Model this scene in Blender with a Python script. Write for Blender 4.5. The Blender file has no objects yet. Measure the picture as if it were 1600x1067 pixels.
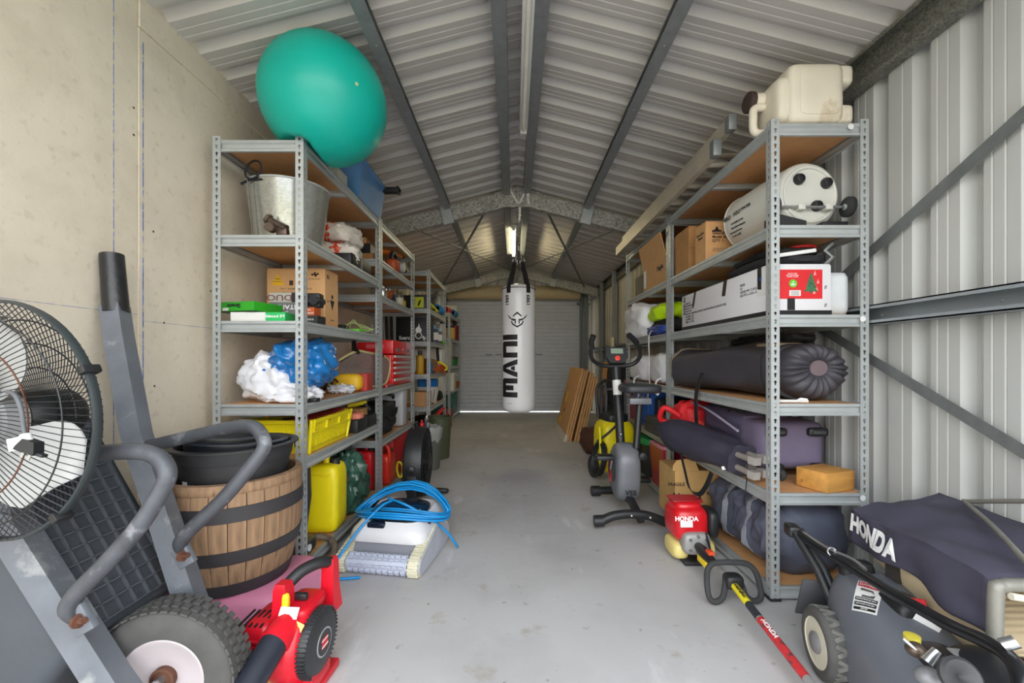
import bpy, bmesh, math, random
from mathutils import Vector as V, Matrix as MX, noise
R = math.radians
PI = math.pi
rnd = random.Random(7)
scene = bpy.context.scene
COL = scene.collection

# ------------------------------------------------------------------ camera, sky, exposure
F, CX, CY = 660.0, 803.0, 563.0            # focal length in pixels of the 1600 px frame, vanishing point
cam = bpy.data.cameras.new('camera')
cam.sensor_width = 36.0
cam.lens = F / 1600 * 36.0
cam.shift_x = (800 - CX) / 1600.0
cam.shift_y = (CY - 533.5) / 1600.0
cam.clip_start = 0.05
camo = bpy.data.objects.new('camera', cam)
camo.location = (0, 0, 1.0)
camo.rotation_euler = (PI / 2, 0, 0)
COL.objects.link(camo)
scene.camera = camo

w = bpy.data.worlds.new('sky')
scene.world = w
w.use_nodes = True
nt = w.node_tree
bg = nt.nodes['Background']
tc = nt.nodes.new('ShaderNodeTexCoord')
sep = nt.nodes.new('ShaderNodeSeparateXYZ')
rmp = nt.nodes.new('ShaderNodeValToRGB')
rmp.color_ramp.elements[0].position = 0.0
rmp.color_ramp.elements[0].color = (1.0, 0.97, 0.93, 1)
rmp.color_ramp.elements[1].position = 0.6
rmp.color_ramp.elements[1].color = (0.86, 0.93, 1.0, 1)
nt.links.new(tc.outputs['Generated'], sep.inputs[0])
nt.links.new(sep.outputs['Z'], rmp.inputs[0])
nt.links.new(rmp.outputs[0], bg.inputs['Color'])
bg.inputs['Strength'].default_value = 5.1
scene.view_settings.view_transform = 'Standard'
scene.view_settings.look = 'None'
scene.view_settings.gamma = 1.0
scene.view_settings.use_curve_mapping = False
scene.view_settings.exposure = 0.0
scene.cycles.max_bounces = 10
scene.cycles.diffuse_bounces = 7
scene.cycles.use_denoising = True

# ------------------------------------------------------------------ helpers
def P(x, y, Y):
    """the place at depth Y that stands at pixel (x, y) of the photograph"""
    return V(((x - CX) * Y / F, Y, 1 - (y - CY) * Y / F))

def lin(c):
    return tuple((v / 255 / 12.92 if v / 255 <= .04045 else ((v / 255 + .055) / 1.055) ** 2.4) for v in c)

MATS = {}
def mat(name, c, rough=.6, metal=0., var=.08, scale=9., bump=0., bscale=80., c2=None, thr=None, trans=0., alpha=1., spec=.5, coat=0., emit=0., stretch=None, detail=4.):
    """c, c2: sRGB 0-255; c2 appears in patches of noise"""
    if name in MATS:
        return MATS[name]
    m = bpy.data.materials.new(name)
    m.use_nodes = True
    t = m.node_tree
    b = t.nodes['Principled BSDF']
    N = t.nodes.new
    co = N('ShaderNodeTexCoord')
    mp = N('ShaderNodeMapping')
    if stretch:
        mp.inputs['Scale'].default_value = stretch
    t.links.new(co.outputs['Object'], mp.inputs[0])
    nz = N('ShaderNodeTexNoise')
    nz.inputs['Scale'].default_value = scale
    nz.inputs['Detail'].default_value = detail
    t.links.new(mp.outputs[0], nz.inputs['Vector'])
    rp = N('ShaderNodeValToRGB')
    a = lin(c)
    lo = tuple(x * (1 - var) for x in a)
    hi = tuple(min(1, x * (1 + var)) for x in a)
    e = rp.color_ramp.elements
    e[0].position, e[0].color = .3, lo + (1,)
    e[1].position, e[1].color = .7, hi + (1,)
    t.links.new(nz.outputs['Fac'], rp.inputs[0])
    out = rp.outputs[0]
    if c2:
        n2 = N('ShaderNodeTexNoise')
        n2.inputs['Scale'].default_value = scale * .6
        n2.inputs['Detail'].default_value = 8
        n2.inputs['Roughness'].default_value = .65
        t.links.new(mp.outputs[0], n2.inputs['Vector'])
        r2 = N('ShaderNodeValToRGB')
        th = thr if thr is not None else .6
        r2.color_ramp.elements[0].position = th
        r2.color_ramp.elements[1].position = min(1, th + .08)
        t.links.new(n2.outputs['Fac'], r2.inputs[0])
        mx = N('ShaderNodeMixRGB')
        t.links.new(r2.outputs[0], mx.inputs[0])
        t.links.new(out, mx.inputs[1])
        mx.inputs[2].default_value = lin(c2) + (1,)
        out = mx.outputs[0]
    t.links.new(out, b.inputs['Base Color'])
    b.inputs['Roughness'].default_value = rough
    b.inputs['Metallic'].default_value = metal
    b.inputs['Specular IOR Level'].default_value = spec
    b.inputs['Transmission Weight'].default_value = trans
    b.inputs['Alpha'].default_value = alpha
    b.inputs['Coat Weight'].default_value = coat
    if emit:
        t.links.new(out, b.inputs['Emission Color'])
        b.inputs['Emission Strength'].default_value = emit
    if bump:
        n3 = N('ShaderNodeTexNoise')
        n3.inputs['Scale'].default_value = bscale
        n3.inputs['Detail'].default_value = 5
        t.links.new(mp.outputs[0], n3.inputs['Vector'])
        bp = N('ShaderNodeBump')
        bp.inputs['Strength'].default_value = bump
        bp.inputs['Distance'].default_value = .01
        t.links.new(n3.outputs['Fac'], bp.inputs['Height'])
        t.links.new(bp.outputs[0], b.inputs['Normal'])
    MATS[name] = m
    return m

class MB:
    """collects geometry for ONE mesh"""
    def __init__(s):
        s.v, s.f, s.mi, s.cur = [], [], [], 0
    def add(s, vs, fs, M=None):
        o = len(s.v)
        for p in vs:
            p = V(p)
            s.v.append(M @ p if M is not None else p)
        for f in fs:
            s.f.append([i + o for i in f]); s.mi.append(s.cur)
        return s
    def mark(s, i):
        s.cur = i
        return s
    def bm(s, b, M=None):
        b.verts.index_update()
        s.add([v.co.copy() for v in b.verts], [[v.index for v in f.verts] for f in b.faces], M)
        b.free()
        return s
    def box(s, x0, x1, y0, y1, z0, z1, bev=0., M=None, seg=2):
        if bev:
            b = bmesh.new()
            bmesh.ops.create_cube(b, size=1)
            for v in b.verts:
                v.co = V(((x0 + x1) / 2 + v.co.x * (x1 - x0), (y0 + y1) / 2 + v.co.y * (y1 - y0), (z0 + z1) / 2 + v.co.z * (z1 - z0)))
            bmesh.ops.bevel(b, geom=list(b.edges), offset=min(bev, .49 * min(abs(x1 - x0), abs(y1 - y0), abs(z1 - z0))), segments=seg, profile=.5, affect='EDGES')
            return s.bm(b, M)
        vs = [(x, y, z) for z in (z0, z1) for y in (y0, y1) for x in (x0, x1)]
        return s.add(vs, [(0, 2, 3, 1), (4, 5, 7, 6), (0, 1, 5, 4), (2, 6, 7, 3), (0, 4, 6, 2), (1, 3, 7, 5)], M)
    def loft(s, rings, cap=True, closed=False, M=None):
        n = len(rings[0]); vs = [p for r in rings for p in r]; fs = []
        k = len(rings)
        for i in range(k if closed else k - 1):
            a, b = i * n, ((i + 1) % k) * n
            for j in range(n):
                fs.append((a + j, a + (j + 1) % n, b + (j + 1) % n, b + j))
        if cap and not closed:
            fs.append(tuple(range(n))[::-1]); fs.append(tuple((k - 1) * n + j for j in range(n)))
        return s.add(vs, fs, M)
    def tube(s, pts, r, n=10, closed=False, cap=True, M=None, rot=0., asp=1., up=None):
        pts = [V(p) for p in pts]
        rs = r if isinstance(r, (list, tuple)) else [r] * len(pts)
        k = len(pts); T = []
        for i in range(k):
            a = pts[(i - 1) % k] if (closed or i > 0) else pts[i]
            b = pts[(i + 1) % k] if (closed or i < k - 1) else pts[i]
            d = (b - a)
            T.append(d.normalized() if d.length > 1e-9 else V((0, 0, 1)))
        u = V(up) if up else (V((0, 0, 1)) if abs(T[0].z) < .9 else V((0, 1, 0)))
        u = (u - T[0] * u.dot(T[0])).normalized()
        rings = []
        for i in range(k):
            u = (u - T[i] * u.dot(T[i]))
            u = u.normalized() if u.length > 1e-6 else T[i].orthogonal().normalized()
            w2 = T[i].cross(u)
            rings.append([pts[i] + u * (math.cos(2 * PI * j / n + rot) * rs[i] * asp) + w2 * (math.sin(2 * PI * j / n + rot) * rs[i]) for j in range(n)])
        return s.loft(rings, cap, closed, M)
    def lathe(s, prof, n=24, M=None, cap=True, a0=0., a1=2 * PI, wob=None):
        full = abs(a1 - a0 - 2 * PI) < 1e-6
        rings = []
        for (r, z) in prof:
            rings.append([V((r * math.cos(a0 + (a1 - a0) * j / n), r * math.sin(a0 + (a1 - a0) * j / n), z)) for j in range(n)])
        if wob:
            rings = [[wob(p) for p in r] for r in rings]
        return s.loft(rings, cap, False, M)
    def prism(s, poly, h0, h1, M=None):
        n = len(poly)
        vs = [(x, y, h0) for x, y in poly] + [(x, y, h1) for x, y in poly]
        fs = [tuple(range(n))[::-1], tuple(range(n, 2 * n))] + [(i, (i + 1) % n, n + (i + 1) % n, n + i) for i in range(n)]
        return s.add(vs, fs, M)
    def ball(s, c, r, nu=20, nv=12, M=None, f=None):
        r = r if isinstance(r, (list, tuple)) else (r, r, r)
        b = bmesh.new()
        bmesh.ops.create_uvsphere(b, u_segments=nu, v_segments=nv, radius=1)
        for v in b.verts:
            q = v.co.copy()
            if f:
                q = f(q)
            v.co = V((c[0] + q.x * r[0], c[1] + q.y * r[1], c[2] + q.z * r[2]))
        return s.bm(b, M)
    def torus(s, c, Rr, r, n=32, m=8, M=None, ry=None):
        ry = ry or Rr
        pts = [V((c[0] + Rr * math.cos(2 * PI * i / n), c[1] + ry * math.sin(2 * PI * i / n), c[2])) for i in range(n)]
        return s.tube(pts, r, m, closed=True, M=M, up=(0, 0, 1))
    def grid(s, nx, ny, fn, M=None):
        vs = [fn(i / nx, j / ny) for j in range(ny + 1) for i in range(nx + 1)]
        fs = [(j * (nx + 1) + i, j * (nx + 1) + i + 1, (j + 1) * (nx + 1) + i + 1, (j + 1) * (nx + 1) + i) for j in range(ny) for i in range(nx)]
        return s.add(vs, fs, M)
    def ribbon(s, pts, wv, th, M=None):
        """flat strap along pts, wv = half width vector(s), th thickness"""
        pts = [V(p) for p in pts]; rings = []
        for i, p in enumerate(pts):
            a, b = pts[max(0, i - 1)], pts[min(len(pts) - 1, i + 1)]
            t = (b - a).normalized()
            wi = V(wv[i] if isinstance(wv[0], (tuple, list, V)) else wv)
            n = t.cross(wi).normalized() * th / 2
            rings.append([p - wi - n, p + wi - n, p + wi + n, p - wi + n])
        return s.loft(rings, True, False, M)
    def rbox(s, x0, x1, y0, y1, z0, z1, n=6, e=.35, f=None, M=None):
        """soft box: a subdivided cube, rounded with superellipse power e, displaced by f(unit point, normal dir)"""
        b = bmesh.new()
        bmesh.ops.create_cube(b, size=2)
        bmesh.ops.subdivide_edges(b, edges=list(b.edges), cuts=n, use_grid_fill=True)
        c = V(((x0 + x1) / 2, (y0 + y1) / 2, (z0 + z1) / 2)); h = V(((x1 - x0) / 2, (y1 - y0) / 2, (z1 - z0) / 2))
        p = 2 / max(e, .05)
        for v in b.verts:
            q = v.co.copy()
            k = (abs(q.x) ** p + abs(q.y) ** p + abs(q.z) ** p) ** (1 / p)
            q = q / k
            w2 = V((q.x * h.x, q.y * h.y, q.z * h.z))
            v.co = c + (f(q, w2) if f else w2)
            v.co.z = max(v.co.z, z0)
        return s.bm(b, M)

def mesh_of(name, mb, mats, smooth=35, loc=None, fix=True):
    me = bpy.data.meshes.new(name)
    vs = [v - loc for v in mb.v] if loc is not None else mb.v
    me.from_pydata([tuple(v) for v in vs], [], mb.f)
    mats = mats if isinstance(mats, (list, tuple)) else [mats]
    for m in mats:
        me.materials.append(m)
    if len(mats) > 1:
        me.polygons.foreach_set('material_index', mb.mi)
    if fix:
        b = bmesh.new(); b.from_mesh(me)
        bmesh.ops.recalc_face_normals(b, faces=b.faces)
        b.to_mesh(me); b.free()
    if smooth:
        me.polygons.foreach_set('use_smooth', [True] * len(me.polygons))
        if smooth < 180:
            me.set_sharp_from_angle(angle=R(smooth))
    me.update()
    return me

def tag(o, label=None, cat=None, group=None, kind=None):
    if label: o['label'] = label
    if cat: o['category'] = cat
    if group: o['group'] = group
    if kind: o['kind'] = kind
    return o

def thing(name, label, cat, loc=(0, 0, 0), rz=0., group=None, rot=None):
    o = bpy.data.objects.new(name, None)
    COL.objects.link(o)
    o.empty_display_size = .05
    o.location = loc
    o.rotation_euler = rot if rot else (0, 0, rz)
    return tag(o, label, cat, group)

def part(t, name, mb, mats, smooth=35, world=False, label=None, kind=None):
    """a part (child) of t; world=True when mb is in world coordinates and t is unrotated"""
    loc = None
    if world:
        loc = V(t.location)
        if t.parent: loc = loc + V(t.parent.location)
    o = bpy.data.objects.new(name, mesh_of(name, mb, mats, smooth, loc))
    COL.objects.link(o)
    o.parent = t
    return tag(o, label, None, None, kind)

def inst(t, name, me, loc=(0, 0, 0), rot=(0, 0, 0), kind=None):
    o = bpy.data.objects.new(name, me)
    COL.objects.link(o)
    o.parent = t
    o.location = loc
    o.rotation_euler = rot
    return tag(o, kind=kind)

def single(name, label, cat, mb, mats, smooth=35, loc=(0, 0, 0), rz=0., group=None, world=False, rot=None):
    o = bpy.data.objects.new(name, mesh_of(name, mb, mats, smooth, V(loc) if world else None))
    COL.objects.link(o)
    o.location = loc
    o.rotation_euler = rot if rot else (0, 0, rz)
    return tag(o, label, cat, group)

def struct(name, mb, mats, smooth=0, loc=(0, 0, 0)):
    o = bpy.data.objects.new(name, mesh_of(name, mb, mats, smooth))
    COL.objects.link(o)
    o.location = loc
    return tag(o, kind='structure')

def sempty(name, loc=(0, 0, 0)):
    o = bpy.data.objects.new(name, None)
    COL.objects.link(o)
    o.location = loc
    return tag(o, kind='structure')

def frame(o, right, up):
    r = V(right).normalized(); u = V(up); u = (u - r * u.dot(r)).normalized(); n = r.cross(u)
    return MX(((r.x, u.x, n.x, o[0]), (r.y, u.y, n.y, o[1]), (r.z, u.z, n.z, o[2]), (0, 0, 0, 1)))

def rotm(axis, a):
    return MX.Rotation(a, 4, axis)
def T(x, y, z):
    return MX.Translation((x, y, z))

TEXTS = []
def text(t, s, size, M, m, bold=0., align='CENTER', name='lettering', sx=1., world=True, proj=None):
    """flat printed lettering; M: frame whose x runs along the line and whose z faces the reader"""
    TEXTS.append((t, s, size, M.copy(), m, bold, align, name, sx, world, proj))
def flush_texts():
    obs = []
    for (t, s, size, M, m, bold, align, name, sx, world, proj) in TEXTS:
        c = bpy.data.curves.new('lettering', 'FONT')
        c.body = s; c.size = size; c.align_x = align; c.align_y = 'CENTER'; c.offset = bold; c.extrude = .0004
        c.resolution_u = 3
        o = bpy.data.objects.new('lettering', c)
        COL.objects.link(o); obs.append(o)
    dg = bpy.context.evaluated_depsgraph_get()
    dg.update()
    for o, (t, s, size, M, m, bold, align, name, sx, world, proj) in zip(obs, TEXTS):
        me = bpy.data.meshes.new_from_object(o.evaluated_get(dg))
        me.name = name
        A = M @ MX.Diagonal((sx, 1, 1, 1))
        if world:
            A = T(*(-V(t.location))) @ A
        me.transform(A)
        if proj:
            for v in me.vertices: v.co = proj(v.co.copy(), .0016)
        me.materials.clear(); me.materials.append(m)
        q = bpy.data.objects.new(name, me)
        COL.objects.link(q); q.parent = t
    for o in obs:
        c = o.data
        bpy.data.objects.remove(o); bpy.data.curves.remove(c)

def nz(p, s=1., o=0.):
    return noise.noise(V((p[0] * s + o, p[1] * s + o * 1.7, p[2] * s - o)))

def onto(target, d):
    """returns f(point, lift) dropping a point along d on to the surface of target (an MB)"""
    from mathutils.bvhtree import BVHTree
    bvh = BVHTree.FromPolygons([V(v) for v in target.v], target.f)
    d = V(d).normalized()
    def f(p, lift=.0006):
        h = bvh.ray_cast(p - d * .3, d)
        if h[0] is None: return p
        n = -h[1] if h[1].dot(d) > 0 else h[1]
        return h[0] + n * (lift + .0012)
    return f

def crumple(amp, sc, seed=0., ridge=True):
    """displacement for bags and cloth: soft lumps plus creases"""
    def f(q, w2):
        n = q.normalized()
        a = nz(q, sc, seed) * amp
        c = (abs(nz(q, sc * 2.1, seed + 5)) - .25) * amp * .8 if ridge else 0
        d = nz(q, sc * 4.3, seed + 9) * amp * .35
        return w2 + n * (a + c + d)
    return f

def bz(p0, p1, p2, p3, n=12):
    p0, p1, p2, p3 = map(V, (p0, p1, p2, p3)); o = []
    for i in range(n + 1):
        t = i / n; u = 1 - t
        o.append(p0 * u**3 + p1 * 3 * u * u * t + p2 * 3 * u * t * t + p3 * t**3)
    return o

def cr(pts, n=6, closed=False):
    """smooth curve through points (Catmull-Rom)"""
    pts = [V(p) for p in pts]; o = []; k = len(pts)
    for i in range(k if closed else k - 1):
        g = lambda j: pts[j % k] if closed else pts[max(0, min(k - 1, j))]
        a, b, c, d = g(i - 1), g(i), g(i + 1), g(i + 2)
        for q in range(n):
            t = q / n
            o.append(.5 * ((2 * b) + (c - a) * t + (2 * a - 5 * b + 4 * c - d) * t * t + (3 * b - a - 3 * c + d) * t**3))
    if not closed: o.append(pts[-1])
    return o
# ------------------------------------------------------------------ materials used all over
galv = mat('zinc_plate', (176, 181, 181), .42, .35, .07, 14)
galv_d = mat('galvanised_dark', (120, 124, 124), .45, .4, .12, 20)
purl = mat('purlin_steel', (136, 140, 142), .5, .3, .1, 20)
mdf = mat('particle_board', (200, 148, 98), .75, 0, .06, 30, .05, 200)
blackp = mat('black_plastic', (32, 33, 35), .45, 0, .1, 12)
blackm = mat('black_matt', (24, 24, 26), .75, 0, .15, 12)
rubber = mat('rubber', (50, 51, 52), .8, 0, .15, 20, .1, 120)
whitep = mat('white_plastic', (222, 222, 220), .45, 0, .03)
card = mat('cardboard', (196, 150, 100), .8, 0, .06, 25, .03, 150)
card_d = mat('cardboard_brown', (168, 122, 74), .8, 0, .07, 25, .03, 150)
chrome = mat('bright_steel', (200, 202, 204), .25, .9, .04)
rust = mat('rust', (92, 58, 42), .85, .1, .25, 40, .2, 200)
ink = mat('black_print', (24, 24, 26), .6)
inkw = mat('white_print', (235, 235, 235), .6)
inkg = mat('grey_print', (92, 88, 82), .7)
redp = mat('red_plastic', (206, 28, 38), .35, 0, .06, 10)
yell = mat('yellow_plastic', (232, 214, 20), .4, 0, .05, 8)

def spangle(name, c, var, vs=75):
    m = mat(name, c, .45, .3, .02)
    t = m.node_tree
    vo = t.nodes.new('ShaderNodeTexVoronoi'); vo.inputs['Scale'].default_value = vs
    co = t.nodes.new('ShaderNodeTexCoord'); t.links.new(co.outputs['Object'], vo.inputs['Vector'])
    hs = t.nodes.new('ShaderNodeValToRGB'); a = lin(c)
    hs.color_ramp.elements[0].color = tuple(x * (1 - var) for x in a) + (1,)
    hs.color_ramp.elements[1].color = tuple(min(1, x * (1 + var)) for x in a) + (1,)
    t.links.new(vo.outputs['Color'], hs.inputs[0])
    t.links.new(hs.outputs[0], t.nodes['Principled BSDF'].inputs['Base Color'])
    return m
spang = spangle('spangled_zinc', (168, 166, 158), .55)

# ------------------------------------------------------------------ the shed
RIDGE, SL, XM = 2.73, .259, .03
def roofz(x): return RIDGE - SL * abs(x - XM)
XL, XR, YF, YB = -1.40, 1.56, .15, 8.45

def concrete():
    m = mat('concrete', (188, 186, 186), .55, 0, .06, 1.6, .04, 260, detail=8)
    t = m.node_tree; N = t.nodes.new; b = t.nodes['Principled BSDF']
    src = b.inputs['Base Color'].links[0].from_socket
    co = N('ShaderNodeTexCoord')
    def layer(src, scale, th, wdt, col, fac, stretch=(1, 1, 1)):
        mp = N('ShaderNodeMapping'); mp.inputs['Scale'].default_value = stretch
        t.links.new(co.outputs['Object'], mp.inputs[0])
        n = N('ShaderNodeTexNoise'); n.inputs['Scale'].default_value = scale; n.inputs['Detail'].default_value = 9; n.inputs['Roughness'].default_value = .6
        t.links.new(mp.outputs[0], n.inputs['Vector'])
        r = N('ShaderNodeValToRGB'); r.color_ramp.elements[0].position = th; r.color_ramp.elements[1].position = th + wdt
        r.color_ramp.elements[1].color = (fac, fac, fac, 1)
        t.links.new(n.outputs['Fac'], r.inputs[0])
        x = N('ShaderNodeMixRGB'); t.links.new(r.outputs[0], x.inputs[0]); t.links.new(src, x.inputs[1]); x.inputs[2].default_value = lin(col) + (1,)
        return x.outputs[0]
    s = layer(src, 1.3, .46, .2, (166, 164, 164), .8)
    s = layer(s, 5, .60, .08, (158, 148, 136), .6)
    s = layer(s, 9, .66, .04, (136, 122, 106), .6)
    s = layer(s, 24, .67, .03, (96, 86, 74), .7)
    s = layer(s, 4, .60, .08, (212, 211, 211), .7, (1, .3, 1))
    t.links.new(s, b.inputs['Base Color'])
    return m
conc = concrete()
mb = MB().box(-1.9, 2.1, -3.5, 8.7, -.12, 0)
struct('floor', mb, conc)
# saw cuts: thin recessed lines laid a hair proud of the slab as dark grout strips
mb = MB().box(XL, XR, 2.448, 2.452, -.002, .0006)
mb.box(XL, XR, 5.298, 5.302, -.002, .0006)
struct('trim_1', mb, mat('joint_sealant', (150, 148, 146), .8))
mb = MB().box(-40, 40, -45, 45, -.16, -.125)
struct('ground', mb, mat('dry_grass', (150, 142, 112), .9, 0, .2, 3))

# left wall of fibre cement sheets
def cement_board():
    m = mat('fibre_cement', (222, 211, 192), .75, 0, .05, 2.2, .05, 140, detail=8)
    t = m.node_tree; N = t.nodes.new; b = t.nodes['Principled BSDF']
    src = b.inputs['Base Color'].links[0].from_socket
    co = N('ShaderNodeTexCoord')
    n = N('ShaderNodeTexNoise'); n.inputs['Scale'].default_value = 3; n.inputs['Detail'].default_value = 10; n.inputs['Roughness'].default_value = .7
    t.links.new(co.outputs['Object'], n.inputs['Vector'])
    r = N('ShaderNodeValToRGB'); r.color_ramp.elements[0].position = .45; r.color_ramp.elements[1].position = .8; r.color_ramp.elements[1].color = (.5, .5, .5, 1)
    t.links.new(n.outputs['Fac'], r.inputs[0])
    x = N('ShaderNodeMixRGB'); t.links.new(r.outputs[0], x.inputs[0]); t.links.new(src, x.inputs[1]); x.inputs[2].default_value = lin((176, 164, 142)) + (1,)
    n4 = N('ShaderNodeTexNoise'); n4.inputs['Scale'].default_value = 30; n4.inputs['Detail'].default_value = 4
    t.links.new(co.outputs['Object'], n4.inputs['Vector'])
    r4 = N('ShaderNodeValToRGB'); r4.color_ramp.elements[0].position = .58; r4.color_ramp.elements[1].position = .72; r4.color_ramp.elements[1].color = (.25, .25, .25, 1)
    t.links.new(n4.outputs['Fac'], r4.inputs[0])
    x4 = N('ShaderNodeMixRGB'); t.links.new(r4.outputs[0], x4.inputs[0]); t.links.new(x.outputs[0], x4.inputs[1]); x4.inputs[2].default_value = lin((150, 138, 118)) + (1,)
    t.links.new(x4.outputs[0], b.inputs['Base Color'])
    return m
fc = cement_board()
chalk = mat('blue_chalk', (112, 128, 178), .9, 0, .3, 60, c2=(196, 188, 172), thr=.5)
wl = sempty('wall_left', (XL, 0, 0))
zt = roofz(XL) + .0
def wpanel(y0, y1, z0, z1, dx=0.):
    mb = MB().box(XL - .02, XL + dx, y0, y1, z0, z1, .002, seg=1)
    part(wl, 'sheet', mb, fc, 30, True)
wpanel(YF, 1.572, 0, zt)
wpanel(1.576, 2.776, 0, zt - .115)
wpanel(2.78, 3.98, 0, zt - .115)
wpanel(3.984, 4.86, 0, zt - .115)
wpanel(1.576, 4.86, zt - .112, zt + .01, .004)
mb = MB().box(XL, XL + .0006, 1.4755, 1.4785, .2, zt)
mb.box(XL, XL + .0006, 1.592, 1.597, .2, 2.2)
mb.box(XL, XL + .0006, YF, 1.57, 1.17, 1.1715)
mb.box(XL, XL + .0006, 1.6, 2.2, 1.148, 1.1495)
part(wl, 'chalk_line', mb, chalk, 0, True, label='blue chalk setting-out lines')
mb = MB()
for (y, z) in ((1.555, 1.93), (1.555, 1.83), (1.69, 1.15), (1.645, .9), (1.64, 1.5), (1.95, 1.32)):
    mb.lathe([(.0045, 0), (.004, .0012)], 8, T(XL, y, z) @ rotm('Y', PI / 2))
part(wl, 'screw_head', mb, rust, 0, True, label='rusty screw heads')

# corrugated steel
clad = mat('cladding_paint', (178, 179, 176), .45, .0, .04, 3)
clad2 = mat('cladding_unpainted', (172, 166, 150), .5, .1, .06, 3)
roofm = mat('roof_underside', (196, 191, 186), .5, .05, .05, 3)
def trim_profile(a, b, pitch, rib0, up=.038, wb=.074, wt=.034):
    """list of (s, h) for trapezoid-ribbed sheet from a to b; ribs centred on rib0 + k pitch"""
    pts = []; k = math.ceil((a - rib0 - wb) / pitch); pts.append((a, 0))
    while rib0 + k * pitch - wb / 2 < b:
        c = rib0 + k * pitch
        for s, h in ((c - wb / 2, 0), (c - wt / 2, up), (c + wt / 2, up), (c + wb / 2, 0), (c + wb / 2 + .036, 0), (c + wb / 2 + .040, .003), (c + wb / 2 + .044, .0), (c + wb / 2 + .074, 0), (c + wb / 2 + .078, .003), (c + wb / 2 + .082, 0)):
            if a + .001 < s < b - .001:
                pts.append((s, h))
        k += 1
    pts.append((b, 0))
    return pts
def sheet(mb, prof, f0, f1, th=.0015):
    """extrude profile between the two end mappings f0(s,h), f1(s,h)"""
    n = len(prof)
    vs = [f0(s, h) for s, h in prof] + [f1(s, h) for s, h in prof] + [f0(s, h + th) for s, h in prof] + [f1(s, h + th) for s, h in prof]
    fs = []
    for i in range(n - 1):
        fs.append((i, i + 1, n + i + 1, n + i)); fs.append((2 * n + i, 3 * n + i, 3 * n + i + 1, 2 * n + i + 1))
    mb.add(vs, fs)
wr = sempty('wall_right', (XR, 0, 0))
ys = [YF, .98, 1.70, 2.41, 3.12, 3.83, 4.54, 5.25, 5.96, 6.67, 7.38, YB]
for a, b in zip(ys, ys[1:]):
    mb = MB(); sheet(mb, trim_profile(a, b, .178, 1.44), lambda s, h: (XR + h, s, -.02), lambda s, h: (XR + h, s, roofz(XR) + .02))
    part(wr, 'cladding_sheet', mb, clad if a < 4.5 else clad2, 0, True)
# left wall beyond the boards
for a, b in ((4.86, 5.6), (5.6, 6.4), (6.4, 7.2), (7.2, YB)):
    mb = MB(); sheet(mb, trim_profile(a, b, .178, 1.44), lambda s, h: (XL - .06 - h, s, -.02), lambda s, h: (XL - .06 - h, s, roofz(XL) + .04))
    part(wl, 'cladding_sheet', mb, clad2, 0, True)
ce = sempty('ceiling', (0, 0, roofz(0)))
ys = [YF + i * .704 + .02 for i in range(12)] + [YB + .1]
ys = [y for y in ys if y < YB - .2] + [YB + .1]
for a, b in zip(ys, ys[1:]):
    for sgn, xe in ((-1, XL - .12), (1, XR + .12)):
        mb = MB(); c = 1 / math.sqrt(1 + SL * SL)
        sheet(mb, trim_profile(a, b + .0, .176, 2.018), lambda s, h: (XM, s, RIDGE + h), lambda s, h, xe=xe: (xe, s, roofz(xe) + h))
        part(ce, 'roof_sheet', mb, roofm, 0, True)
# ridge capping over the joint
mb = MB().prism([(-.2, roofz(-.2) + .04), (XM, RIDGE + .05), (.26, roofz(.26) + .04), (XM, RIDGE + .06)], YF, YB, MX(((1, 0, 0, 0), (0, 0, 1, 0), (0, 1, 0, 0), (0, 0, 0, 1))))
part(ce, 'ridge_capping', mb, galv_d, 0, True)

# purlins: lipped channels
def cee(mb, w_, d, M, y0, y1, th=.004, lip=.014, flip=False):
    q = [(0, 0), (w_, 0), (w_, lip), (w_ - th, lip), (w_ - th, th), (th, th), (th, d - th), (w_ - th, d - th), (w_ - th, d - lip), (w_, d - lip), (w_, d), (0, d)]
    if flip: q = [(w_ - x, z) for x, z in q]
    XZ = MX(((1, 0, 0, 0), (0, 0, 1, 0), (0, 1, 0, 0), (0, 0, 0, 1)))
    mb.prism(q, y0, y1, M @ XZ)
def purlin(n, x, flip, y0=YF, y1=YB, w_=.058, d=.10):
    ang = math.atan(SL) * (1 if x > XM else -1)
    mb = MB(); M = T(x, 0, roofz(x) - .003) @ rotm('Y', ang) @ T(-w_ / 2, 0, -d)
    cee(mb, w_, d, M, y0, y1, flip=flip)
    for i in range(int((y1 - y0) / .5)):
        mb.lathe([(.006, 0), (.006, -.004), (.003, -.006)], 6, M @ T(w_ * .5, y0 + .3 + i * .5, 0))
    struct('trim_%d' % n, mb, purl, 0)
purlin(2, -.66, False)
purlin(3, .72, True)
mb = MB()
cee(mb, .07, .1, T(-.105, 0, RIDGE - .135), YF, YB, flip=True)
struct('trim_4', mb, purl)
mb = MB()
cee(mb, .07, .1, T(.092, 0, RIDGE - .13), YF, YB)
struct('trim_5', mb, purl)
# eave channel on the right
mb = MB(); cee(mb, .055, .145, T(1.50, 0, 2.19), YF, YB, flip=True)
struct('trim_6', mb, spangle('eave_zinc', (112, 112, 104), .55, 150))
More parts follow.
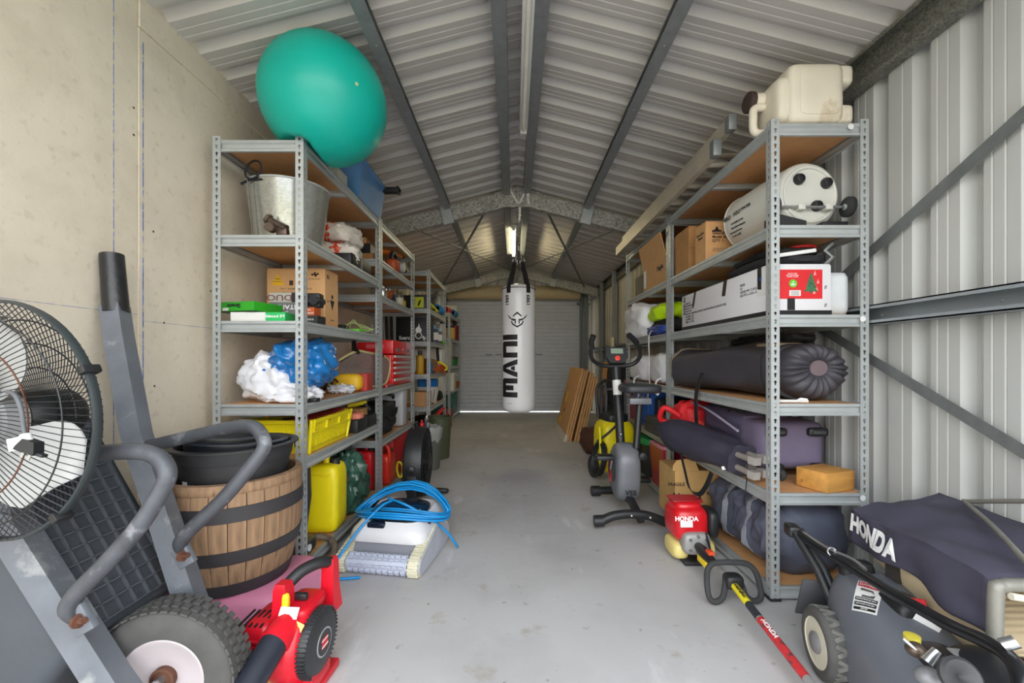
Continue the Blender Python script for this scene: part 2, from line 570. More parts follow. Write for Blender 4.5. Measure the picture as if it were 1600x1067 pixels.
# portal rafters, with apex plates and purlin cleats
def rafter(n, Y, th=.055):
    e = sempty('trim_%d' % n, (0, Y, 2.4))
    XZ = MX(((1, 0, 0, 0), (0, 0, 1, 0), (0, 1, 0, 0), (0, 0, 0, 1)))
    zt_ = lambda x: RIDGE - .062 - SL * abs(x - XM)
    for xs in ((-1.36, -.10), (.16, 1.5)):
        mb = MB(); a, b = xs
        mb.prism([(a, zt_(a)), (b, zt_(b)), (b, zt_(b) - .155), (a, zt_(a) - .155)], Y, Y + .004, XZ)
        for k in (0, -.151):
            mb.prism([(a, zt_(a) + k), (b, zt_(b) + k), (b, zt_(b) + k - .004), (a, zt_(a) + k - .004)], Y - .018, Y + .05, XZ)
        part(e, 'rafter', mb, spang, 0, True)
    mb = MB(); z0 = RIDGE - .05
    mb.prism([(-.19, zt_(-.19) + .004), (XM, z0), (.25, zt_(.25) + .004), (.25, zt_(.25) - .165), (XM + .14, z0 - .20), (XM - .14, z0 - .20), (-.19, zt_(-.19) - .165)], Y - .026, Y - .019, XZ)
    part(e, 'apex_plate', mb, spang, 0, True)
    for x in (-.67, .73):
        mb = MB(); mb.box(-.052, .052, Y - .05, Y - .02, -.19, .0, .004, T(x, 0, zt_(x) + .01) @ rotm('Y', math.atan(SL) * (1 if x > 0 else -1)))
        part(e, 'cleat', mb, galv, 0, True)
    return e
rafter(7, 4.10)
rafter(8, 7.55)
# columns along the right wall and beside the roller door
for n, (x, y, w_, d) in enumerate(((1.46, 4.06, .06, .1), (1.47, 6.25, .05, .1), (1.47, 7.15, .05, .13), (1.29, 7.95, .1, .1))):
    mb = MB(); mb.box(x, x + w_, y, y + d, 0, roofz(x) - .03, .004)
    struct('trim_%d' % (9 + n), mb, galv_d if n != 1 else purl)
# wall girt and tension straps on the right
mb = MB().box(1.478, 1.555, YF, YB, 1.150, 1.155).box(1.478, 1.555, YF, YB, 1.225, 1.230).box(1.551, 1.555, YF, YB, 1.15, 1.23).box(1.478, 1.482, YF, YB, 1.15, 1.166).box(1.478, 1.482, YF, YB, 1.214, 1.23)
for i in range(12):
    mb.lathe([(.006, 0), (.004, .004)], 6, T(1.55, .9 + i * .22, 1.19) @ rotm('Y', -PI / 2))
struct('trim_13', mb, mat('girt_steel', (150, 158, 162), .45, .3, .05))
def strap(n, a, b, hw=.0125, nrm=(1, 0, 0)):
    a, b = V(a), V(b); d = (b - a).normalized(); wv = d.cross(V(nrm)).normalized() * hw
    mb = MB().ribbon([a, b], tuple(wv), .003)
    struct('trim_%d' % n, mb, galv_d)
strap(14, (1.535, .25, 2.255), (1.535, 4.05, .345), .022)
strap(15, (1.53, .25, .20), (1.53, 4.05, 2.16), .02)
# roof bracing straps in the far bay
def roof_pt(x, y): return (x, y, roofz(x) - .115)
for n, (a, b) in enumerate((((-1.05, 4.2), (-.04, 7.5)), ((-.25, 4.2), (-1.3, 7.5)), ((.3, 4.2), (1.25, 7.5)), ((1.1, 4.2), (.1, 7.5)))):
    strap(16 + n, roof_pt(*a), roof_pt(*b), .014, (0, 0, 1))
# end wall: cladding round the roller door
bk = sempty('wall_back', (0, YB, 0))
for a, b, z0, z1 in ((XL - .1, -1.30, 0, 2.75), (1.28, XR + .05, 0, 2.75), (-1.30, 0, 2.25, 2.75), (0, 1.28, 2.25, 2.75)):
    mb = MB(); sheet(mb, trim_profile(a, b, .178, .05), lambda s, h: (s, YB - .05 + h, z0), lambda s, h: (s, YB - .05 + h, z1))
    part(bk, 'cladding_sheet', mb, clad2, 0, True)
dr = sempty('door_1', (0, 8.2, 0))
mb = MB(); prof = []
z = .035
while z < 2.25:
    prof += [(z, 0), (z + .028, 0), (z + .034, .020), (z + .058, .020), (z + .072, 0)]; z += .076
sheet(mb, prof, lambda s, h: (-1.30, 8.2 - h, s), lambda s, h: (1.28, 8.2 - h, s))
mb.box(-1.30, 1.28, 8.185, 8.215, .02, .06)
part(dr, 'curtain', mb, mat('door_steel', (204, 208, 214), .45, .1, .05), 0, True)
mb = MB(); N_ = 28; rings = []
for x in (-1.26, 1.25):
    rings.append([V((x, 8.02 + math.cos(2 * PI * j / N_) * (.125 if j % 2 else .131), 2.285 + math.sin(2 * PI * j / N_) * (.125 if j % 2 else .131))) for j in range(N_)])
mb.loft(rings)
part(dr, 'curtain_roll', mb, mat('cream_steel', (222, 202, 160), .5, 0, .05), 60, True, label='cream rolled-up end of the curtain')
mb = MB().box(1.27, 1.33, 8.13, 8.24, 0, 2.3).box(-1.34, -1.29, 8.13, 8.24, 0, 2.3)
part(dr, 'guide_track', mb, galv_d, 0, True)
mb = MB().box(1.20, 1.30, 8.0, 8.06, 2.05, 2.1).box(1.27, 1.31, 7.95, 8.1, 1.95, 2.42).tube([(1.25, 8.02, 2.285), (1.42, 8.02, 2.285)], .02, 8).tube([(1.2, 7.98, 2.06), (1.45, 7.98, 2.06)], .012, 6)
part(dr, 'bracket', mb, galv_d, 0, True)
mb = MB().box(-.35, .35, 8.175, 8.186, 1.105, 1.12).tube([(.42, 8.17, 1.11), (.55, 8.17, 1.11)], .008, 6).tube([(-.55, 8.17, 1.11), (-.42, 8.17, 1.11)], .008, 6)
part(dr, 'lock_bar', mb, galv_d, 0, True)
# light switch box on a column of the right wall
mb = MB().box(1.44, 1.47, 6.18, 6.32, 1.2, 1.34, .006)
single('switch_box', 'small cream electrical switch box on the right wall beyond the leaning cartons', 'switch', mb, mat('cream_plastic', (222, 214, 180), .5), loc=(1.45, 6.25, 1.2), world=True)

# fluorescent battens under the ridge
def batten(name, label, y0, y1, x, z, lit):
    t = thing(name, label, 'light', (x, (y0 + y1) / 2, z))
    part(t, 'housing', MB().box(x - .028, x + .028, y0, y1, z + .012, z + .05, .004), whitep, 30, True)
    m = mat('tube_lit', (255, 236, 190), .5, emit=75.) if lit else mat('tube_unlit', (236, 232, 220), .35)
    part(t, 'tube', MB().tube([(x, y0 + .03, z - .004), (x, y1 - .03, z - .004)], .013, 12), m, 60, True)
    mb = MB()
    for y in (y0, y1 - .03):
        mb.box(x - .022, x + .022, y, y + .03, z - .02, z + .012, .003)
    part(t, 'lamp_holder', mb, whitep, 30, True)
batten('fluorescent_light', 'long white fluorescent batten light, unlit, nearest under the ridge', 1.55, 2.92, .066, 2.575, False)
batten('fluorescent_light', 'glowing fluorescent batten light under the ridge behind the punching bag rope', 5.05, 6.35, -.005, 2.575, True)
# ------------------------------------------------------------------ shelving units
POSTS = {}
def post_mesh(H):
    if H in POSTS: return POSTS[H]
    mb = MB(); L = .036; th = .0018; pitch = .0313
    n = int(H / pitch); pitch = H / n
    # keyhole outline (local u across flange, v up), centre of flange
    hole = []
    for k in range(9):
        a = R(-50 + k * 280 / 8)
        hole.append((.0058 * math.cos(a), .0035 + .0058 * math.sin(a)))
    hole += [(-.0030, -.010), (.0030, -.010)]
    hole = hole[::1]
    def flange(mp):
        for k in range(n):
            z0, z1 = k * pitch, (k + 1) * pitch; zc = (z0 + z1) / 2; uc = L * .5
            h = [(uc + a, zc + b) for a, b in hole]
            o = []
            for (a, b) in hole:                      # project to rectangle border
                sx = (L / 2) / max(abs(a), 1e-6); sy = (pitch / 2) / max(abs(b), 1e-6); s_ = min(sx, sy)
                o.append([uc + a * s_, zc + b * s_])
            # snap corners
            for cu, cv in ((0, z0), (L, z0), (0, z1), (L, z1)):
                j = min(range(len(o)), key=lambda i: (o[i][0] - cu) ** 2 + (o[i][1] - cv) ** 2)
                o[j] = [cu, cv]
            m = len(h)
            for side in (0, th):
                vs = [mp(u, v, side) for u, v in h] + [mp(u, v, side) for u, v in o]
                mb.add(vs, [(i, (i + 1) % m, m + (i + 1) % m, m + i) for i in range(m)])
            mb.add([mp(u, v, 0) for u, v in h] + [mp(u, v, th) for u, v in h], [(i, (i + 1) % m, m + (i + 1) % m, m + i) for i in range(m)])
    flange(lambda u, v, s: V((u, s, v)))
    flange(lambda u, v, s: V((s, u, v)))
    # rolled outer edge strips close the flange rims
    mb.box(L - .001, L, 0, th, 0, H).box(0, th, L - .001, L, 0, H)
    POSTS[H] = mesh_of('post', mb, galv, 0, fix=False)
    return POSTS[H]
BEAMS = {}
def beam_mesh(L):
    k = round(L, 4)
    if k in BEAMS: return BEAMS[k]
    # profile: u outward, v up; beam runs along local x from 0 to L
    pr = [(0, 0), (-.004, .0), (-.014, -.001), (-.014, -.004), (-.004, -.004), (-.003, -.013), (-.0085, -.018), (-.0085, -.034), (-.002, -.040), (-.002, -.047), (-.012, -.047), (-.012, -.050), (0, -.050), (.0008, -.040), (-.006, -.033), (-.006, -.018), (.0008, -.012)]
    mb = MB(); n = len(pr)
    mb.loft([[V((x, -u, v)) for u, v in pr] for x in (0, L)])
    BEAMS[k] = mesh_of('beam', mb, galv, 0)
    return BEAMS[k]
def shelf_unit(name, label, x0, x1, y0, y1, levels, group=None):
    H = max(levels) + .012
    t = thing(name, label, 'shelving', ((x0 + x1) / 2, (y0 + y1) / 2, 0), group=group)
    c = V(t.location)
    hx, hy = (x1 - x0) / 2, (y1 - y0) / 2
    pm = post_mesh(round(H, 3))
    fm = mesh_of('foot', MB().box(-.004, .042, -.004, .042, 0, .012, .002), blackp, 30)
    for (x, y, a) in ((-hx, -hy, 0), (hx, -hy, PI / 2), (hx, hy, PI), (-hx, hy, -PI / 2)):
        inst(t, 'post', pm, (x, y, .004), (0, 0, a))
        inst(t, 'foot', fm, (x, y, 0), (0, 0, a))
    bx, by = 2 * hx - .008, 2 * hy - .008
    g = .0035
    barm = mesh_of('support_bar', MB().box(-hx + .02, hx - .02, -.016, .016, -.03, 0, .003), galv, 30)
    bdm = mesh_of('shelf_board', MB().box(-hx + .016, hx - .016, -hy + .016, hy - .016, -.013, -.002), mdf, 0)
    for z in levels:
        inst(t, 'beam', beam_mesh(bx), (-hx + .004, -hy + g, z))
        inst(t, 'beam', beam_mesh(bx), (hx - .004, hy - g, z), (0, 0, PI))
        inst(t, 'beam', beam_mesh(by), (hx - g, -hy + .004, z), (0, 0, PI / 2))
        inst(t, 'beam', beam_mesh(by), (-hx + g, hy - .004, z), (0, 0, -PI / 2))
        inst(t, 'shelf_board', bdm, (0, 0, z))
        inst(t, 'support_bar', barm, (0, 0, z - .014))
    return t
L1 = [.1, .565, .807, 1.174, 1.552, 1.969]
L2 = [.06, .44, .80, 1.458, 1.707, 1.969]
L3 = [.08, .495, .848, 1.205, 1.56, 1.966]
L4 = [.08, .5, .91, 1.36, 1.75]
R1 = [.061, .448, .82, 1.19, 1.562, 1.985]
grp = None
shelf_unit('shelving_unit', 'galvanised boltless shelving unit nearest on the left, under the green ball', -1.323, -.924, 1.854, 2.925, L1)
shelf_unit('shelving_unit', 'second galvanised shelving unit on the left, holding the red tool chest', -1.323, -.924, 2.935, 3.93, L2)
shelf_unit('shelving_unit', 'third galvanised shelving unit on the left, holding the black carton with the white emblem', -1.31, -.905, 4.56, 5.62, L3)
shelf_unit('shelving_unit', 'lower shelving unit at the far left end beside the roller door', -1.40, -1.02, 6.75, 8.0, L4)
shelf_unit('shelving_unit', 'galvanised shelving unit nearest on the right, under the cream jerrycan', 1.066, 1.472, 1.751, 2.912, R1)
shelf_unit('shelving_unit', 'second galvanised shelving unit on the right, behind the exercise bike', 1.066, 1.472, 2.925, 4.02, R1)
mb = MB()
t = thing('price_sticker', 'round white sticker on the top front beam of the nearest right shelving', 'sticker', (1.395, 1.745, 1.968))
for i, (x, z) in enumerate(((1.395, 1.968), (1.445, 1.172), (1.445, .43))):
    s_ = MB().lathe([(.012, 0), (.012, .0008)], 16, T(x, 1.749, z) @ rotm('X', PI / 2))
    if i == 0:
        part(t, 'disc', s_, whitep, 0, True)
    else:
        single('price_sticker', ('round white sticker on the front beam under the festive tree box', 'round white sticker on the front beam under the wooden block')[i - 1], 'sticker', s_, whitep, 0, loc=(x, 1.749, z), world=True)
# ================================================================== LEFT SIDE
XZ_ = MX(((1, 0, 0, 0), (0, 0, 1, 0), (0, 1, 0, 0), (0, 0, 0, 1)))     # prism in the XZ plane, extruded along Y
YZ_ = MX(((0, 0, 1, 0), (1, 0, 0, 0), (0, 1, 0, 0), (0, 0, 0, 1)))     # prism in the YZ plane, extruded along X
def carton(name, label, cat, x0, x1, y0, y1, z0, z1, m=None, rz=0., tape=None, group=None, rot=None, seam='x'):
    """closed cardboard box: body, two lid flaps with their gap, tape; returns thing (local coordinates centred on the base)"""
    m = m or card
    t = thing(name, label, cat, ((x0 + x1) / 2, (y0 + y1) / 2, z0), rz, group, rot)
    hx, hy, h = (x1 - x0) / 2, (y1 - y0) / 2, z1 - z0
    part(t, 'body', MB().box(-hx, hx, -hy, hy, 0, h - .004, .003, seg=1), m, 30)
    if seam == 'x':
        a = MB().box(-hx + .001, hx - .001, -hy + .001, -.0015, h - .004, h); b_ = MB().box(-hx + .001, hx - .001, .0015, hy - .001, h - .004, h)
        tp = MB().box(-hx - .0008, hx + .0008, -.024, .024, h, h + .0006).box(-hx - .001, -hx - .0002, -.024, .024, h - .06, h).box(hx + .0002, hx + .001, -.024, .024, h - .06, h)
    else:
        a = MB().box(-hx + .001, -.0015, -hy + .001, hy - .001, h - .004, h); b_ = MB().box(.0015, hx - .001, -hy + .001, hy - .001, h - .004, h)
        tp = MB().box(-.024, .024, -hy - .0008, hy + .0008, h, h + .0006).box(-.024, .024, -hy - .001, -hy - .0002, h - .06, h)
    part(t, 'flap', a, m, 0); part(t, 'flap', b_, m, 0)
    if tape: part(t, 'tape', tp, tape, 0)
    return t
def decal(t, name, M, w_, h_, m, th=.0006, world=True, label=None):
    mb = MB().box(-w_ / 2, w_ / 2, -h_ / 2, h_ / 2, 0, th, 0, M)
    return part(t, name, mb, m, 0, world, label=label)
tape_b = mat('black_tape', (30, 30, 32), .35, 0, .1, 20)
tape_c = mat('brown_tape', (176, 132, 84), .3)

# ---- exercise ball wedged between the top shelf and the roof
bc = V((-295 * 1.97 / F, 1.97, 1 + 402 * 1.97 / F)); br = .277
def ballshape():
    mb = MB(); b = bmesh.new()
    bmesh.ops.create_uvsphere(b, u_segments=64, v_segments=48, radius=1)
    for v in b.verts:
        q = v.co.copy()
        band = 1 + .0022 * math.cos(q.z * 60)
        p = bc + q * br * band
        zp = 1.990 - max(0, p.x + .912) * 2.2 - max(0, 1.842 - p.y) * 2.2
        if p.z < zp: p.z = zp
        zr = roofz(p.x) - .006
        if p.z > zr: p.z = zr
        v.co = p
    return mb.bm(b)
t = thing('exercise_ball', 'large teal green exercise ball wedged between the top shelf and the roof', 'exercise ball', bc)
teal = mat('teal_vinyl', (0, 172, 156), .40, 0, .06, 5, .02, 40)
part(t, 'ball', ballshape(), teal, 180, True)
d = (P(568, 125, 1.76) - bc).normalized()
mb = MB().lathe([(.008, 0), (.008, .002), (.004, .003)], 12, frame(bc + d * (br + .0005), d.orthogonal(), d.cross(d.orthogonal())))
part(t, 'valve_plug', mb, mat('valve_cream', (170, 196, 150), .5), 40, True, label='pale valve plug')

# ---- on the top boards
blue_t = mat('blue_tub', (84, 130, 178), .5, 0, .1, 6)
t = thing('storage_tub', 'blue plastic storage tub on the top shelf behind the green ball', 'tub', (-1.03, 2.74, 1.983))
mb = MB(); rings = []
for z, g in ((1.983, .03), (2.02, .022), (2.17, .006), (2.19, 0), (2.20, 0), (2.20, .01)):
    rings.append([V((-1.15 + g, 2.52 + g, z)), V((-.905 - g, 2.52 + g, z)), V((-.905 - g, 2.98 - g, z)), V((-1.15 + g, 2.98 - g, z))])
mb.loft(rings)
part(t, 'body', mb, blue_t, 20, True)
mb = MB().box(-1.16, -.895, 2.51, 2.99, 2.185, 2.215, .008)
part(t, 'lid', mb, blue_t, 30, True)
mb = MB().box(-.915, -.80, 2.93, 2.985, 2.17, 2.205, .006).box(-.815, -.80, 2.925, 2.99, 2.165, 2.21, .004)
part(t, 'handle', mb, blackp, 30, True, label='black plastic grip sticking out over the aisle')
carton('box', 'small off-white box on the top shelf under the green ball', 'box', -1.2, -.985, 2.36, 2.50, 1.969, 2.085, mat('off_white_card', (214, 212, 200), .7))

# ---- galvanised tub
tubm = spangle('tub_zinc', (184, 186, 180), .16, 110); tubm.node_tree.nodes['Principled BSDF'].inputs['Metallic'].default_value = .75; tubm.node_tree.nodes['Principled BSDF'].inputs['Roughness'].default_value = .24
t = thing('galvanised_tub', 'round galvanised metal tub with a black ring handle on the second shelf', 'tub', (-1.118, 2.10, 1.552))
ov = MX.Diagonal((1, .95, 1, 1))
mb = MB().lathe([(.145, 0), (.15, .0), (.188, .285), (.192, .29), (.188, .294), (.183, .29), (.146, .01), (.0, .01)], 48, ov)
part(t, 'wall', mb, tubm, 40)
mb = MB().torus((0, 0, .29), .189, .005, 48, 8, M=ov)
part(t, 'rim', mb, galv, 60)
for z, r_ in ((.05, .1535), (.22, .177)):
    part(t, 'bead', MB().torus((0, 0, z), r_, .0022, 48, 6, M=ov), tubm, 60)
a = R(250); c = V((math.cos(a) * .185, math.sin(a) * .176, .28))
mb = MB().tube([(c.x - .075, c.y + .012, c.z - .018), (c.x - .03, c.y - .002, c.z - .006), (c.x + .03, c.y - .006, c.z - .006), (c.x + .07, c.y + .002, c.z - .014)], .006, 8)
part(t, 'handle_bracket', mb, blackm, 40)
mb = MB().torus((0, 0, 0), .045, .0045, 28, 8, M=T(c.x - .012, c.y - .002, c.z + .04) @ rotm('Z', R(-15)) @ rotm('X', R(80)))
part(t, 'ring_handle', mb, blackm, 60)
mb = MB().box(-.0015, .0015, -.004, .004, 0, .28, 0, T(-.10, -.125, .0) @ rotm('X', R(9)))
part(t, 'seam', mb, galv_d, 0)
t2 = thing('tap_fitting', 'brown brass hose tap fitting lying in front of the galvanised tub', 'fitting', (-1.035, 1.90, 1.56))
brs = mat('tarnished_brass', (96, 82, 72), .4, .6, .25, 30)
mb = MB().tube([(-.07, 0, .075), (0.01, .0, .03)], [.016, .020], 10).tube([(-.075, 0, .078), (-.062, 0, .07)], .024, 6)
part(t2, 'spout', mb, brs, 40)
mb = MB().ball((-.045, -.012, .03), .021, 12, 8).tube([(-.045, -.03, .028), (-.045, -.04, .028)], .022, 8)
part(t2, 'knob', mb, brs, 40)
part(t2, 'valve', MB().box(-.03, .02, -.016, .016, 0, .034, .006), brs, 30)

# ---- sacks, tray and orange tools
t = thing('tray', 'shallow black plastic tray under the white paper sacks', 'tray', (-1.06, 2.60, 1.552))
mb = MB().box(-.12, .125, -.16, .17, 0, .006).box(-.12, -.112, -.16, .17, 0, .07, .002).box(.117, .125, -.16, .17, 0, .07, .002).box(-.12, .125, -.16, -.152, 0, .07, .002).box(-.12, .125, .162, .17, 0, .07, .002)
part(t, 'body', mb, blackp, 30)
part(t, 'divider', MB().box(.1255, .128, -.02, .0, 0, .07), galv_d, 0)
def sack(label, c, h, seed, rz):
    t = thing('paper_sack', label, 'sack', c, rz)
    mb = MB().rbox(-.12, .12, -.14, .14, 0, h, 9, .5, crumple(.022, 9, seed))
    part(t, 'bag', mb, mat('sack_paper', (218, 210, 198), .7, 0, .06, 12), 60)
    mb = MB().rbox(-.035, .035, -.145, .146, .002, h + .004, 9, .5, crumple(.022, 9, seed))
    part(t, 'stripe', mb, mat('orange_red_print', (214, 66, 32), .6), 60, label='orange printed stripe')
    return t
t = sack('white paper sack with an orange stripe and black letters in the black tray', (-1.06, 2.58, 1.563), .13, 3, R(12))
text(t, 'SC', .05, frame((-1.12, 2.425, 1.61), (1, .2, .05), (0, 0, 1)), ink, .003)
sack('white paper sack folded over on top of the orange striped sack', (-1.09, 2.62, 1.705), .12, 8, R(-10))
orang = mat('orange_plastic', (226, 112, 24), .45, 0, .1)
for lab, z0, z1, x0, x1, m in (('flat brown carton lowest under the orange tube', 1.709, 1.762, -1.22, -1.0, card_d), ('thin black case between two brown cartons under the orange tube', 1.763, 1.83, -1.20, -1.02, blackp), ('small brown carton highest under the orange tube', 1.831, 1.875, -1.22, -1.05, card_d)):
    carton('carton' if m is card_d else 'case', lab, 'box' if m is card_d else 'case', x0, x1, 3.0, 3.2, z0, z1, m)
t = thing('hand_tool', 'orange tubular tool lying along the upper shelf of the second unit', 'tool', P(590, 392, 3.3))
mb = MB().tube([P(566, 391.5, 3.23), P(585, 392, 3.3), P(608, 394, 3.45), P(628, 401, 3.72)], [.018, .02, .017, .012], 12)
part(t, 'tube', mb, orang, 60, True)
part(t, 'end_cap', MB().tube([P(628, 401, 3.72), P(630, 402, 3.75)], .014, 10), blackp, 40, True)
t = thing('power_tool', 'dark orange hand power tool beside the orange tube', 'tool', (-.968, 3.40, 1.707))
part(t, 'body', MB().rbox(-.05, .05, -.10, .1, .0, .10, 5, .5), mat('dark_orange', (170, 72, 34), .5), 60)
part(t, 'grip', MB().tube(cr([(0, -.08, .09), (0, -.04, .15), (0, .05, .15), (0, .09, .09)], 5), .016, 8), blackp, 60)
part(t, 'guard', MB().lathe([(.035, 0), (.04, .01), (.04, .03), (.0, .03)], 16, T(.05, .03, .05) @ rotm('Y', PI / 2)), galv, 40)
t = thing('torch', 'black torch lying on the second unit above the green and gold boxes', 'torch', P(624, 417, 3.65))
part(t, 'barrel', MB().tube([P(618, 413, 3.62), P(634, 424, 3.72)], .017, 10), blackm, 40, True)
part(t, 'head', MB().tube([P(612, 409, 3.58), P(618, 413, 3.62)], [.026, .018], 10), blackm, 40, True)

def can(name, label, cat, c, r, h, m, capm=None, neck=.4, ch=.18, rot=None, band=None):
    t = thing(name, label, cat, c, rot=rot)
    prof = [(r * .9, 0), (r, .006), (r, h * (1 - ch) * .92), (r * .93, h * (1 - ch) * .97), (r * neck, h * (1 - ch)), (r * neck, h * (1 - ch) + .003)]
    part(t, 'body', MB().lathe(prof, 20), m, 40)
    part(t, 'cap', MB().lathe([(r * neck * 1.12, h * (1 - ch)), (r * neck * 1.12, h * .985), (r * neck * .95, h)], 16), capm or blackp, 40)
    if band: part(t, 'label', MB().lathe([(r * 1.006, h * .2), (r * 1.006, h * .6)], 20, cap=False), band, 60)
    return t
can('spray_can', 'small silver can on the third shelf of the second unit', 'can', (-.965, 3.10, 1.458), .033, .085, chrome, whitep)
t = thing('copper_pot', 'small copper coloured pot beside the silver can', 'pot', (-.98, 3.22, 1.458))
cop = mat('copper', (176, 100, 56), .35, .7, .15)
part(t, 'bowl', MB().lathe([(.025, 0), (.05, .02), (.055, .06), (.05, .065), (.045, .06), (.02, .01)], 20), cop, 50)
part(t, 'spout', MB().tube([(.04, 0, .04), (.07, -.02, .06), (.08, -.03, .085)], [.012, .008, .006], 8), cop, 50)
for i, (x, y, m, lab) in enumerate(((-1.0, 3.40, blackp, 'black bottle behind the copper pot'), (-1.02, 3.52, mat('navy_tin', (40, 52, 92), .4), 'navy tin next to the black bottle'), (-.99, 3.64, mat('pale_tin', (196, 190, 170), .5), 'pale tin next to the navy tin'), (-1.0, 3.76, mat('ochre_tin', (196, 168, 60), .5), 'ochre tin furthest along the third shelf of the second unit'))):
    can('bottle' if i == 0 else 'tin', lab, 'bottle' if i == 0 else 'tin', (x, y, 1.458), .036, .12 - .01 * i, m, galv_d)

# ---- third shelf of the nearest unit: cartons
t = carton('carton', 'tall brown carton with a yellow warning triangle on the third shelf', 'carton', -1.317, -1.007, 2.25, 2.42, 1.174, 1.49, mat('light_cardboard', (214, 168, 118), .8, 0, .03, 25), tape=None)
fr = lambda px, py: frame((P(px, py, 2.2495).x, 2.2495, P(px, py, 2.2495).z), (1, 0, 0), (0, 0, 1))
yw = mat('yellow_print', (236, 184, 30), .6)
mb = MB().prism([(-.036, -.03), (.036, -.03), (.0, .034)], 0, .0006, fr(434, 437))
part(t, 'warning_triangle', mb, yw, 0, True)
text(t, 'TRIPLE', .010, fr(434, 436) @ T(0, 0, .001), inkg); text(t, 'WARNING', .009, fr(434, 440) @ T(0, 0, .001), inkg)
text(t, 'Sort 1. Installation Instructions', .0135, fr(463, 451), inkg); text(t, 'Bi-directional', .0135, fr(452, 457), inkg)
decal(t, 'symbol', fr(455, 442), .02, .026, mat('dark_brown_print', (66, 48, 36), .7))
mb = MB()
for dx, dy, r_ in ((-.014, 0, .006), (.0, .007, .006), (.004, -.006, .006), (.016, .004, .005)):
    mb.lathe([(r_, 0), (r_, .0006)], 10, fr(492, 429) @ T(dx, dy, 0))
mb.box(-.016, .018, -.002, .003, 0, .0006, 0, fr(492, 429))
part(t, 'emblem', mb, ink, 0, True)
text(t, 'HBU AERO CRAFT', .008, fr(491, 436), inkg)
sx = lambda Y, z: frame((-1.0065, Y, z), (0, 1, 0), (0, 0, 1))
mb = MB().prism([(-.028, .0), (.028, .0), (0, -.055)], 0, .0006, sx(2.34, 1.33)).lathe([(.012, 0), (.012, .0006)], 12, sx(2.34, 1.35))
part(t, 'symbol', mb, ink, 0, True)
text(t, 'R1', .03, sx(2.29, 1.45), ink, .001); text(t, '6.4', .02, sx(2.29, 1.32), inkg); text(t, 'THIS WAY', .011, sx(2.34, 1.22), inkg)
def flatbox(name, label, x0, x1, y0, y1, z0, z1, m, mlid=None, rz=0.):
    t = thing(name, label, 'box', ((x0 + x1) / 2, (y0 + y1) / 2, z0), rz)
    hx, hy, h = (x1 - x0) / 2, (y1 - y0) / 2, z1 - z0
    part(t, 'base', MB().box(-hx + .001, hx - .001, -hy + .001, hy - .001, 0, h * .55, .001), mlid or m, 20)
    part(t, 'lid', MB().box(-hx, hx, -hy, hy, h * .12, h, .0015), m, 20)
    return t
grn = mat('green_box', (46, 158, 36), .45, 0, .08, 5)
grn_d = mat('green_box_dark', (20, 60, 24), .45)
t = flatbox('box', 'white box with a green end lying flat at the front of the third shelf', -1.262, -1.10, 1.88, 2.02, 1.174, 1.215, whitep)
t2 = flatbox('box', 'flat white and green labelled box beside the plain white box', -1.098, -1.01, 1.865, 1.98, 1.174, 1.213, mat('green_label', (40, 176, 92), .45))
text(t2, 'Edmond 2M', .017, frame((-1.055, 1.8645, 1.195), (1, 0, 0), (0, 0, 1)), inkw, .0004)
t = flatbox('box', 'bright green flat box lying upside down on top of the white box', -1.315, -1.125, 1.885, 2.05, 1.216, 1.262, grn, grn_d, R(-14))
bm_ = t
text(t, 'Simson', .026, frame((-.015, -.0832, .029), (-1, 0, 0), (0, 0, -1)), ink, .0008, world=False)
decal(t, 'label', frame((-.06, -.0832, .014), (1, 0, 0), (0, 0, 1)), .032, .013, whitep, world=False)
gry = mat('silver_box', (176, 176, 168), .5); gryd = mat('grey_box', (112, 112, 114), .5)
t = flatbox('box', 'grey box with upside down white letters at the front of the tall carton', -1.20, -1.02, 2.07, 2.2, 1.175, 1.285, gryd)
text(t, 'TITANIUM', .03, frame((-1.13, 2.0695, 1.262), (-1, 0, 0), (0, 0, -1)), inkw, .0006, sx=1.2)
text(t, '4PCS', .014, frame((-1.12, 2.0695, 1.24), (-1, 0, 0), (0, 0, -1)), inkw)
t = flatbox('box', 'silver box with upside down grey and red letters stacked on the grey box', -1.205, -1.02, 2.08, 2.2, 1.286, 1.334, gry)
text(t, 'DUO', .04, frame((-1.155, 2.0795, 1.31), (-1, 0, 0), (0, 0, -1)), mat('maroon_print', (120, 70, 70), .6), .0006, sx=1.4)
decal(t, 'panel', frame((-1.06, 2.0795, 1.31), (1, 0, 0), (0, 0, 1)), .07, .046, blackp)
t = flatbox('box', 'orange box behind the front post on the third shelf', -1.014, -.955, 2.02, 2.09, 1.214, 1.255, mat('burnt_orange', (190, 88, 36), .5))
text(t, 'Uno', .014, frame((-.984, 2.0195, 1.243), (1, 0, 0), (0, 0, 1)), inkw); text(t, 'TITANIUM', .012, frame((-.986, 2.0195, 1.226), (1, 0, 0), (0, 0, 1)), inkw)
t = flatbox('box', 'black box with white writing beneath the orange box', -1.014, -.931, 2.0, 2.09, 1.174, 1.213, blackp)
text(t, 'Cyberx', .017, frame((-.973, 1.9995, 1.195), (1, 0, 0), (0, 0, 1)), inkw)
t = thing('binoculars', 'black binocular shaped gadget standing on the orange box', 'binoculars', (-.968, 2.06, 1.256))
for x in (-.03, .012):
    part(t, 'barrel', MB().tube([(x, -.05, .03), (x, .05, .035)], [.021, .017], 14), blackp, 40)
    part(t, 'lens', MB().tube([(x, -.0515, .03), (x, -.0505, .03)], .016, 14), mat('dark_glass', (30, 38, 52), .15), 40)
part(t, 'bridge', MB().box(-.04, .03, -.02, .03, .0, .07, .008), blackp, 30)
t = thing('wire_bundle', 'small green strip and loose wires at the far end of the third shelf', 'wires', (-1.0, 2.68, 1.174))
